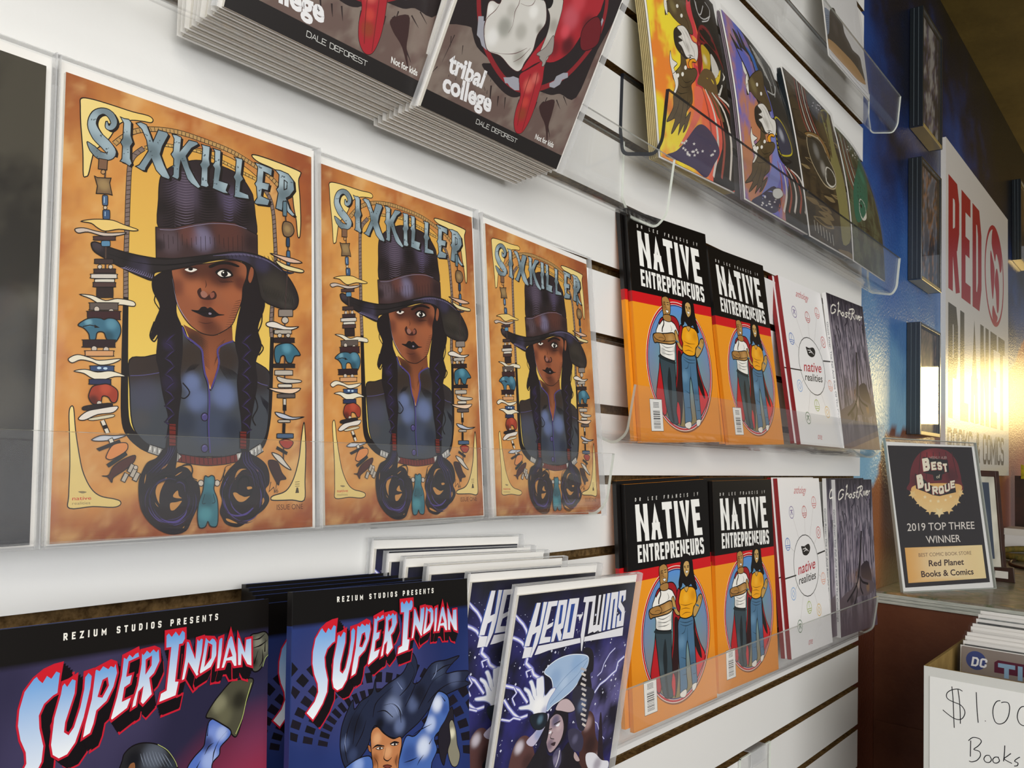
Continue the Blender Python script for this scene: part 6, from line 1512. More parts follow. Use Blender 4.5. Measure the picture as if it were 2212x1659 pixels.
ART['ht'] = '''
L|6a6ab8|-12 2437,60 -40,57 -40,49 -51,29 -50|37
L|b4b8ea|-12 2437,60 -40,57 -40,49 -51,29 -50|21.4|s
L|f2f2fc|-12 2437,60 -40,57 -40,49 -51,29 -50|11.4|s
L|6a6ab8|1 2259,65 -24,58 -30,67 -66|37
L|b4b8ea|1 2259,65 -24,58 -30,67 -66|21.4|s
L|f2f2fc|1 2259,65 -24,58 -30,67 -66|11.4|s
L|6a6ab8|225 2065,-7 -45,84 -59,38 -52,93 -49|45.9
L|b4b8ea|225 2065,-7 -45,84 -59,38 -52,93 -49|26.5|s
L|f2f2fc|225 2065,-7 -45,84 -59,38 -52,93 -49|14.1|s
L|6a6ab8|302 1961,-68 -13,29 -51|22.8
L|b4b8ea|302 1961,-68 -13,29 -51|13.2|s
L|f2f2fc|302 1961,-68 -13,29 -51|7|s
L|6a6ab8|-6 1869,90 -26,94 -38,89 -84,44 -42|37.4
L|b4b8ea|-6 1869,90 -26,94 -38,89 -84,44 -42|21.6|s
L|f2f2fc|-6 1869,90 -26,94 -38,89 -84,44 -42|11.5|s
L|6a6ab8|3 1754,65 -68,83 -72,80 -50,105 5|37.3
L|b4b8ea|3 1754,65 -68,83 -72,80 -50,105 5|21.5|s
L|f2f2fc|3 1754,65 -68,83 -72,80 -50,105 5|11.5|s
L|6a6ab8|4 1595,107 -31,48 14,93 -29|26
L|b4b8ea|4 1595,107 -31,48 14,93 -29|15|s
L|f2f2fc|4 1595,107 -31,48 14,93 -29|8|s
L|6a6ab8|102 1840,46 -53,-43 -39,48 -66|22.3
L|b4b8ea|102 1840,46 -53,-43 -39,48 -66|12.9|s
L|f2f2fc|102 1840,46 -53,-43 -39,48 -66|6.9|s
L|6a6ab8|1675 1888,-93 -41,-15 -78,-72 -29,-79 -41,-81 -26,-70 -67|31.8
L|b4b8ea|1675 1888,-93 -41,-15 -78,-72 -29,-79 -41,-81 -26,-70 -67|18.4|s
L|f2f2fc|1675 1888,-93 -41,-15 -78,-72 -29,-79 -41,-81 -26,-70 -67|9.8|s
L|6a6ab8|1500 1990,-79 -43,-68 -82,-25 -74,-58 -31|17.9
L|b4b8ea|1500 1990,-79 -43,-68 -82,-25 -74,-58 -31|10.3|s
L|f2f2fc|1500 1990,-79 -43,-68 -82,-25 -74,-58 -31|5.5|s
L|6a6ab8|1282 1358,100 -57,69 -105,84 -69|13.5
L|b4b8ea|1282 1358,100 -57,69 -105,84 -69|7.8|s
L|f2f2fc|1282 1358,100 -57,69 -105,84 -69|4.2|s
P|4a2c28|1147 1307,37 108,56 28,84 -80,65 -181,126 -157,133 -268,-414 97|b1225 1330 51 b89a98 0.8|b1318 1119 68 2a1818 0.8|b1473 929 68 c4a8a4 0.7
P|241a24|1450 1065,-43 296,28 8,97 -321,92 -285,-118 27
P|5c3a38|185 1147,30 177,88 75,117 -47,121 -216,29 -126,-374 87|b288 1309 44 e4dce8 0.8|b427 1161 59 3a2020 0.8
P|e8e8f0|1274 1038,132 -16,133 -94,122 -41,-3 -77,-152 -20,-180 120|b1479 902 52 8a8090 0.7
P|a4bede|476 1913,132 78,189 24,207 -24,88 -40,2 -76,-64 -80,-99 -97,-144 -64,-126 -39,-67 -37,-36 79,74 84,-45 116|o7.9 e8f0fa|b643 1840 63 8aa8d0 0.7|b918 1924 63 8fb0d8 0.8|b775 1772 47 c0d4ec 0.6
L|6c8ab8|1075 1954,-169 -66,-157 -88,-128 -114|4.8
L|6c8ab8|1081 1927,-118 -109,-176 -97,-168 -107|4.8
P|eef0f6|394 1588,-69 30,-101 17,-14 26,106 -1,23 14,-44 78,-54 43,4 23,70 -34,48 -55,-47 90,-27 39,44 5,63 -81,-10 85,35 6,25 8,32 -16,32 -101,24 -63,65 43,55 7,11 -23,-58 -64,-24 -56,-5 -59,-50 -27,-98 30|o7.5 8a94c8|b467 1628 60 ffffff 0.8|b555 1565 36 b4b8d8 0.8
L|707cb0|396 1782,23 -63|4.5
L|707cb0|513 1752,4 -61|4.6
L|707cb0|363 1729,36 -42|4.5
P|15131c|668 1484,45 53,94 14,79 -45,35 -106,-32 -118,-44 -65,-44 107,-158 104|o4.8 15110f
P|181620|988 2015,42 39,91 -30,52 -83,18 -118,-35 -33,55 -137,-66 -78,-114 44,-61 85,49 93,75 78,-5 89
P|2a2a3a|949 1707,146 -10,166 -77,-34 -123,-12 -126,-40 -95,-93 43,-81 167,-72 137|b1096 1519 50 5c6c90 0.8
L|b8b4b8|996 1870,90 -33|19.7|s
L|d8d0c8|1018 1821,67 -30|19.8|s
L|b8b4b8|1040 1773,69 -31|19.8|s
L|d8d0c8|1029 1729,79 -33|19.8|s
L|b8b4b8|1051 1680,81 -33|19.9|s
L|d8d0c8|1073 1631,57 -30|19.9|s
L|b8b4b8|1063 1587,92 -36|19.9|s
L|d8d0c8|1085 1538,68 -32|19.9|s
L|b8b4b8|1108 1488,70 -33|20|s
L|d8d0c8|1097 1444,79 -34|20|s
L|b8b4b8|1119 1395,82 -36|20|s
L|d8d0c8|1142 1345,57 -32|20.1|s
P|c9b4b8|753 1616,96 8,92 -53,57 -72,-78 -12,-126 35,-84 28|o6.4 15110f
P|b8a0a6|622 1396,29 79,78 35,87 -41,52 -96,-7 -98,-61 -74,-80 -29,-66 84|o6.3 15110f|b703 1246 41 6a5a70 0.8|b734 1448 47 464a70 0.8|b796 1387 31 d0b8bc 0.7
P|f4f4fa|656 1355,38 15,-2 -24
P|f4f4fa|744 1403,55 14,-10 -27
L|15110f|643 1386,57 1|7.8
L|15110f|721 1419,83 15|9.5
L|15110f|717 1353,-24 -44,59 -24|6.3
P|3a2830|712 1250,66 5,-11 -34
P|17151e|584 1439,61 61,15 -148,-10 -119,77 -89,154 3,104 66,117 -151,132 -208,-779 182,10 117,100 122|b820 1074 78 2c2c40 0.8
P|54506e|767 1135,84 56,51 -135,-65 -59|b817 1087 32 9088a8 0.7
L|e8e4ec|857 1165,-2 -74,-23 -69|11.2
P|c0a8a8|1092 1102,95 -97,-51 -1,-53 50|o5 15110f
P|3a3850|939 1322,146 -16,109 -110,-15 -112,-160 72|b1064 1222 33 6a6888 0.7
P|c8c0d8|479 1412,121 121,28 -42,-66 -120,-90 -89,-103 57|b523 1379 46 8c9cc8 0.8
P|14202c|375 1556,204 -13,34 -85,-60 -49,-117 35|o6.1 15110f|b514 1500 30 5c7c90 0.8
P|2a4a98|226 2520,50 -3,-24 -204,53 13,9 193,54 -3,-35 -253,-21 -94,-53 -107,-21 2,15 71,26 134,-48 -17,-21 -91,-63 5,11 71|s
P|e9e9ee|241 2522,50 -3,-25 -204,54 13,9 194,54 -4,-35 -253,-21 -94,-53 -108,-21 3,15 71,26 134,-49 -17,-21 -91,-63 5,12 71|s
P|2a4a98|375 2517,128 -2,-1 -43,-74 -1,-21 -156,79 21,-7 -37,-70 -23,-15 -61,84 -6,-2 -44,-142 -1,14 98|s
P|e9e9ee|391 2519,128 -1,-1 -43,-75 -2,-21 -156,79 21,-6 -37,-71 -23,-15 -61,85 -6,-2 -44,-143 -1,14 98|s
P|2a4a98|518 2515,118 -1,5 -242,-43 -16,55 -96,-57 0,-48 80,-19 -78,-38 0|s
P|e9e9ee|533 2518,119 -2,5 -241,-43 -17,55 -97,-57 1,-48 80,-19 -78,-38 0|s|h566 2475,37 0,4 -160,-35 -10
P|2a4a98|664 2518,138 -4,-2 -352,-161 5|s
P|e9e9ee|680 2520,139 -3,-3 -353,-160 5|s|h715 2470,54 1,-15 -250,-38 0
P|e9e9ee|840 2366,70 0,-35 -63|s
P|e9e9ee|891 2518,174 1,22 -274,39 5,-15 268,35 1,8 -279,29 2,-6 279,34 0,18 -346,-39 3,-8 14,-62 -17,-20 13,-74 -14,2 294,-56 0,5 -310,-4 -64,0 -68,-14 9,-28 108,-11 36,7 290,-40 6|s
P|2a4a98|1222 2522,47 0,-1 -343,-33 -2|s
P|e9e9ee|1240 2525,47 0,-1 -344,-33 -1|s
P|2a4a98|1285 2525,118 0,24 -343,-50 3,-18 280,-26 -11,17 -276,-46 2|s
P|e9e9ee|1304 2527,118 1,24 -344,-51 3,-17 280,-26 -10,16 -277,-46 2|s
P|2a4a98|1415 2530,105 1,12 -93,-37 -15,-8 60,-25 -1,-3 -59,74 -63,17 -43,8 -128,-115 -2,-8 105,35 20,10 -71,23 2,-5 79,-72 58,-2 62|s
P|e9e9ee|1433 2533,106 1,12 -93,-37 -16,-8 60,-25 0,-3 -59,74 -63,18 -44,8 -128,-116 -2,-8 105,35 20,10 -71,23 2,-5 79,-72 58,-2 62|s
P|e9e9ee|167 2159,98 -8,-13 -83,-97 2|s
P|e9e9ee|342 2151,155 0,422 1,13 -45,-38 -1,-406 -12,-112 -14,-66 -3|s
P|e9e9ee|983 2153,598 25,7 -81,-607 14|s
P|e9e9ee|-140 2223,-6 294,-13 135,33 0,63 -368|s
'''
ART['tc'] = '''
P|1b1512|0 0,1685 0,0 127,-1685 0|s
P|241a1a|-122 600,137 14,176 46,37 -20,94 -77,187 -45,-82 -48,142 -58,200 -50,137 19,148 110,217 37,103 46,212 43,38 433,86 485,-355 227,-925 -263,-277 -216,-68 -197,-173 -274
L|2c1d1c|706 321,14 -38,15 -37|14.9 10.5 2.1|s
L|2c1d1c|783 338,17 -42,17 -42|13 9.1 2.2|s
L|2c1d1c|595 366,32 -82,33 -83|16.8 11.8 2.1|s
L|2c1d1c|1209 446,119 -111,124 -115|35.4 24.8 2.4|s
L|2c1d1c|1360 518,42 -26,43 -26|11.9 8.3 2.4|s
L|2c1d1c|1426 572,43 -26,43 -27|10.8 7.5 2.4|s
L|2c1d1c|28 303,-46 -52,-46 -51|9.4 6.5 1.9|s
L|2c1d1c|82 556,-13 -104,-14 -105|7.5 5.3 1.9|s
L|2c1d1c|1241 497,-5 -42,-6 -42|11.6 8.1 2.3|s
L|2c1d1c|941 374,0 -39,1 -39|13.3 9.3 2.2|s
L|2c1d1c|1143 424,2 -29,2 -30|11.4 8 2.3|s
L|2c1d1c|55 537,14 -38,13 -37|7.5 5.3 1.9|s
L|2c1d1c|189 521,11 -31,10 -31|7.7 5.4 1.9|s
P|3a2220|1193 421,140 88,37 -109,13 -98,67 -145,-108 131,-108 67
L|8c2026|153 917,97 -164,168 -170,264 -120,245 -17,242 115,209 185,139 252,51 180,-49 217,-139 190|42
P|a3a4ae|234 755,50 21,15 -29,22 9,102 -153,-1 -27,-60 12,-41 37,-39 11,-28 75|s
P|a3a4ae|688 465,65 24,32 20,70 7,47 -79,-49 -17,-63 6,-38 15,-24 -9|s
P|a3a4ae|1206 604,42 35,6 42,65 53,54 20,21 -32,-57 -41,-6 -42,-51 -48,-59 -11|s
P|a3a4ae|1530 1281,25 -9,13 -144,-28 39|s
P|a8222c|841 1433,282 129,297 -7,55 -198,-11 -83,-88 -173,-71 -195,-139 -140,-166 -63,-149 -131,48 169,78 171,12 127,8 134|o4.4 3c0c10|b1169 1132 77 c85a66 0.8|b1189 1274 66 d04a54 0.7|b1403 1161 66 5c1218 0.9|b1252 935 66 4a1016 0.9|b1106 859 55 6c141c 0.8|b1165 1016 44 e05460 0.7
P|6c141c|1469 1266,85 -44,42 -133,-106 -102,-85 -3,-56 106,33 101|o7 2a080c
P|c9c6be|483 1182,271 32,226 8,51 -53,21 -104,12 -118,23 -134,-11 -81,-6 -41,-35 6,-37 34,-49 29,20 17,6 163,-33 99,-62 48,-93 51|o5.4 4a3a36|b1013 1002 43 9c988e 0.8|b1020 844 43 b4b0a6 0.7
P|d4d2cc|283 870,33 36,75 10,8 82,117 129,159 -1,137 -4,61 -47,44 -93,-39 -109,12 -117,-39 -109,-9 -60,-39 -33,-91 4,-133 33,-130 -14,-62 38,-60 83,-18 79|o6.1 4a2a28|b518 792 61 989890 0.9|b697 828 51 aaa8a0 0.8|b432 678 51 ececea 0.8|b750 1005 41 f0f0ec 0.8|b772 655 51 9c9a90 0.8|b527 921 41 b0aea6 0.7|b879 920 31 8a867c 0.8|b324 845 31 f0efec 0.8
L|5a2a28|403 991,-12 -75,-19 -60,-55 -93,36 -99|2 4.9 2
L|5a2a28|574 770,15 69,-24 89,10 66,-17 64|2 5 2
L|5a2a28|471 585,123 29,126 53,100 81|2.1 5.2 2.1
L|5a2a28|592 1002,78 14,49 39,0 72|2 5.1 2
L|5a2a28|730 602,66 62,60 98|2.1 5.3 2.1
P|17120f|713 1161,94 41,97 -31,8 -61,-44 -28,-39 38,-69 -11
P|a8222c|846 532,70 83,96 93,34 70,49 -126,22 -60,12 -94,13 -124,-4 -121,-33 -101,-65 -21,-65 59,-33 106,-8 114|o4.5 4a1414|b983 505 45 d86a5c 0.8|b1025 285 45 8c4020 0.8|b1030 580 34 d8766a 0.7|b1014 379 34 c84438 0.8
L|7a1c1c|1100 160,-23 192,-20 159,-26 117|6.8
L|7a1c1c|1023 185,-31 128,-27 146,-5 134|6.7
P|9c9690|949 760,63 72,40 110,56 -111,-39 -63,7 -36,-8 -37,-22 -3,-8 25,-47 12,-3 17,-36 -4|o4.4 4a3a36
T|eeeef0|130 310,381 8,-4 127,-407 6|tribal|b|0.16|0.038|0
T|eeeef0|140 169,543 16,-31 136,-547 -24|college|b|0.16|0.038|0
L|241a1a|183 411,5 -18|2.9 4.8 1|s
L|241a1a|141 418,5 -19|2.9 4.8 1|s
L|241a1a|607 267,9 -25|3.1 5.2 1|s
L|241a1a|227 315,4 -16|2.9 4.9 1|s
L|241a1a|154 409,3 -15|2.9 4.8 1|s
L|241a1a|616 261,9 -27|3.2 5.3 1.1|s
L|241a1a|469 405,4 -17|3 5.1 1|s
L|241a1a|449 278,9 -26|3.1 5.1 1|s
L|241a1a|495 431,7 -22|3.1 5.1 1|s
L|241a1a|443 331,3 -15|3 5.1 1|s
L|241a1a|295 420,9 -27|3 4.9 1|s
L|241a1a|547 325,4 -17|3.1 5.2 1|s
L|241a1a|573 321,9 -28|3.1 5.2 1|s
L|241a1a|533 334,5 -19|3.1 5.2 1|s
L|241a1a|398 347,2 -15|3 5 1|s
L|241a1a|300 255,2 -13|3 5 1|s
L|241a1a|155 292,3 -16|2.9 4.8 1|s
L|241a1a|371 336,4 -18|3 5 1|s
L|241a1a|569 410,5 -20|3.1 5.2 1|s
L|241a1a|229 293,4 -16|2.9 4.9 1|s
L|241a1a|317 270,4 -17|3 5 1|s
L|241a1a|436 237,3 -14|3.1 5.1 1|s
L|241a1a|116 380,8 -24|2.9 4.8 1|s
L|241a1a|382 391,4 -18|3 5 1|s
L|241a1a|197 332,2 -13|2.9 4.9 1|s
L|241a1a|506 242,10 -29|3.1 5.2 1|s
T|d8d8d4|577 56,512 -2,-5 35,-511 5|DALE DEFOREST|s|0.11|0|0
T|efefec|1279 154,258 0,-7 45,-258 -2|Not for kids|b|0.16|0.02|0
'''
ART['poster_orange'] = '''
P|16110f|1178 2709,1074 493,22 -427,34 -738,-15 -699,9 -880,-35 -437,-797 -32,341 521,-1 339,-122 300,-41 318,-156 271,-136 331|b2054 1605 157 3a3836 0.7
P|d8404c|1160 2701,181 83,-59 -431,40 -281,86 -397,-68 -473,-167 -373,-209 -267,-314 -257,254 287,215 380,1 316,2 626,1 310
P|e8705a|1083 1119,246 31,-101 -305,-225 -256,-279 -234,-217 -134,238 233,266 327
P|1a1512|1355 2385,251 -119,513 158,15 -281,47 -495,-96 -255,-261 -134,-89 105,-190 296,-84 259,-83 254
L|c8c8c8|1449 2503,34 -160,103 -5,152 209|17.4
L|c8c8c8|1833 2653,135 -58,-121 -215,-247 -141|17.9
L|c8c8c8|1479 2485,31 -178,178 8,256 171|17.6
P|7a1820|1468 2114,335 68,266 -334,52 -118,-161 146,-283 61,-163 -94,-84 -224,-164 -281,0 318
P|c8a82a|1442 1832,212 -2,48 -114,-133 -276,-176 -156,22 266|b1507 1647 50 efe9d4 0.6
P|d8d4cc|1725 1824,137 -50,87 -120,-61 -105,-170 -91,-32 187|o13 15110f
P|e8c83a|1608 1454,191 31,196 201,-82 -196,-178 -126
P|e9e6df|1804 1252,126 142,158 222,-26 60,77 -43,-172 -244,-84 -122|s
T|2a2624|1852 1281,186 216,-48 -7,-181 -212|STAY|s|0.18|0|0
P|6a5434|1438 1493,328 14,59 -416,116 -170,-192 -5,-180 196,-229 90,-170 8
L|a84c3c|1303 1190,147 -295,19 -407,-242 -455|19.9 44.8 64.7 49.8
L|e4dcd2|1403 1200,218 -254,61 -402,-203 -480|20.4 45.9 66.2 51
L|a84c3c|1504 1210,293 -212,105 -396,-159 -505|20.9 47 67.8 52.2
L|e4dcd2|1608 1220,370 -168,152 -391,-111 -531|21.4 48.1 69.5 53.5
L|a84c3c|1713 1230,452 -123,201 -384,-58 -557|21.9 49.3 71.2 54.8
L|e4dcd2|1820 1241,537 -77,255 -376,-1 -585|22.5 50.5 73 56.2
P|3c2e54|124 33,308 123,292 199,354 271,254 55,270 -91,116 -155,-194 -199,-268 -229,-337 36,-450 1
P|ece8e4|768 210,9 -13,34 8,-29 -17,6 -13,-27 2,-30 -16,13 18,-24 3,33 10|s
P|ece8e4|686 246,8 -12,34 8,-29 -17,6 -14,-26 2,-30 -16,12 18,-23 3,33 10|s
P|ece8e4|666 324,8 -12,33 8,-28 -17,6 -13,-26 1,-30 -16,13 18,-24 3,33 10|s
P|ece8e4|1569 443,10 -13,39 9,-33 -19,6 -14,-30 1,-34 -17,14 19,-28 3,39 11|s
P|ece8e4|1189 350,9 -13,37 8,-31 -17,6 -14,-28 1,-33 -17,14 19,-26 3,36 10|s
P|ece8e4|1002 321,9 -13,35 8,-30 -17,6 -14,-28 2,-31 -17,13 19,-25 3,35 10|s
P|ece8e4|742 230,8 -12,34 8,-29 -17,6 -14,-26 2,-30 -16,12 18,-24 4,34 9|s
P|ece8e4|670 327,9 -12,33 8,-28 -17,5 -14,-26 2,-29 -16,12 18,-24 3,33 9|s
P|ece8e4|606 313,8 -12,33 8,-28 -17,6 -13,-26 2,-29 -16,12 17,-23 4,32 9|s
P|ece8e4|942 240,9 -12,34 8,-29 -18,6 -13,-28 2,-30 -17,12 19,-25 3,35 9|s
P|ece8e4|946 382,8 -12,35 9,-29 -18,6 -14,-28 2,-31 -17,13 19,-25 3,35 10|s
P|ece8e4|797 208,8 -13,34 8,-29 -17,6 -13,-26 2,-30 -16,12 18,-24 3,34 9|s
P|ece8e4|631 254,9 -12,33 8,-28 -17,5 -13,-25 2,-30 -16,12 18,-23 3,33 9|s
P|ece8e4|922 281,9 -12,35 8,-30 -17,6 -14,-27 2,-31 -17,13 19,-25 3,35 10|s
P|ece8e4|884 271,9 -12,34 8,-29 -17,6 -14,-27 2,-31 -16,13 18,-25 3,35 10|s
P|ece8e4|1039 297,9 -13,35 9,-30 -18,6 -14,-28 2,-31 -16,13 18,-25 3,35 10|s
P|ece8e4|1450 358,9 -13,38 9,-32 -19,7 -14,-30 2,-34 -17,14 19,-27 3,38 10|s
P|ece8e4|725 363,8 -12,34 8,-29 -17,6 -13,-26 2,-30 -17,13 18,-24 3,33 10|s
P|ece8e4|1500 381,10 -13,39 9,-33 -18,7 -14,-30 1,-34 -17,14 19,-28 3,38 11|s
P|ece8e4|739 209,8 -12,34 8,-29 -17,6 -13,-26 2,-30 -16,12 17,-24 4,34 9|s
P|5a4a30|780 1508,108 -83,41 -109,213 74,58 -43,-95 -127,-121 -102,10 -107,-29 -134,-160 -142,-72 -114,172 128,-146 -229,-115 -94,58 124,-157 -151,-38 -33,65 162,-186 -158,-66 -30,132 199,-131 -53,-100 -32,197 210,34 160,117 127,-95 118,147 125,117 117|o9.1 15110f|b631 1243 68 8a7c50 0.7|b907 1061 91 43361f 0.7
P|eeeae0|480 1383,25 -95,133 -12,-112 -99,78 -64,5 -118,-105 -140,-45 1,68 112,-50 117,-43 148|o8.8 15110f
P|5a4a30|745 2214,283 169,131 11,-43 -204,92 -179,7 -122,-140 -39,-153 32,-96 -8,-150 14,-114 28,-106 -88,50 166|o9.1 15110f|b710 2051 68 8a7c50 0.7
P|f2efe6|536 2138,8 -98,-24 -186,-59 63,7 105|o6.5 15110f
P|2c2620|635 1693,147 118,269 75,70 -127,-163 -309,-192 -8,-139 69
P|ebe8e2|747 1790,175 92,125 -12,110 -98,135 4,11 -107,-63 -134,-116 -72,-96 12,-115 -10,-92 88,-88 28,126 78,-115 2,117 83|o9.3 4a4640|b993 1618 51 b8b4ac 0.7
P|f0a41a|961 1389,84 89,126 49,33 -36,-114 -33,-27 -48,7 -45,-71 -24|o9.5 15110f
L|8e8a82|843 1805,85 -43,27 -97|2.3 9.2 2.3
L|8e8a82|915 1848,86 -42,67 -68|2.3 9.3 2.3
L|8e8a82|822 1706,81 -61,48 -74|2.3 9.2 2.3
L|8e8a82|910 1679,83 -61,42 -109|2.3 9.3 2.3
L|8e8a82|1029 1786,64 -85,64 -85|2.4 9.4 2.4
L|8e8a82|1107 1691,72 -52,-8 -112|2.4 9.5 2.4
L|8e8a82|829 1739,47 -73,48 -74|2.3 9.2 2.3
L|8e8a82|977 1842,84 -60,53 -57|2.3 9.4 2.3
L|2c2416|655 918,-107 -215,-160 -183|2.2 11.1 4.4
L|2c2416|748 918,-75 -207,-104 -199|2.3 11.3 4.5
L|2c2416|851 950,-35 -166,-111 -217|2.3 11.5 4.6
L|2c2416|616 1027,120 -21,209 83|2.3 11.4 4.6
L|2c2416|703 1147,115 -53,216 103|2.3 11.5 4.6
L|2c2416|530 909,121 -7,207 81|2.3 11.3 4.5
L|2c2416|954 2031,126 -10,42 -107|2.3 11.7 4.7
L|2c2416|825 2159,115 -42,41 -105|2.3 11.4 4.6
L|2c2416|1077 2312,-7 -110,-4 -94|2.3 11.6 4.7
L|2c2416|941 916,-125 -132,-56 -140|2.3 11.6 4.6
P|1a1612|1065 1512,-11 -12,-23 -11,-22 -5,-7 5,11 12,23 11,22 5
L|2a241c|968 1500,106 39,74 3|2.4 11.8 2.4
P|f4f2ea|657 1131,-16 -24,-27 -17,-24 0,-6 17,15 24,27 17,24 0
P|f4f2ea|794 1193,-15 -24,-28 -18,-25 0,-6 17,15 25,28 17,25 1
P|f4f2ea|900 1314,-16 -25,-29 -18,-24 -1,-7 18,15 25,29 18,25 0
P|f4f2ea|974 2040,-15 -26,-29 -20,-25 -2,-7 17,16 26,29 19,25 3
P|f4f2ea|884 2131,-16 -25,-28 -20,-24 -2,-7 16,15 26,29 19,24 3
'''
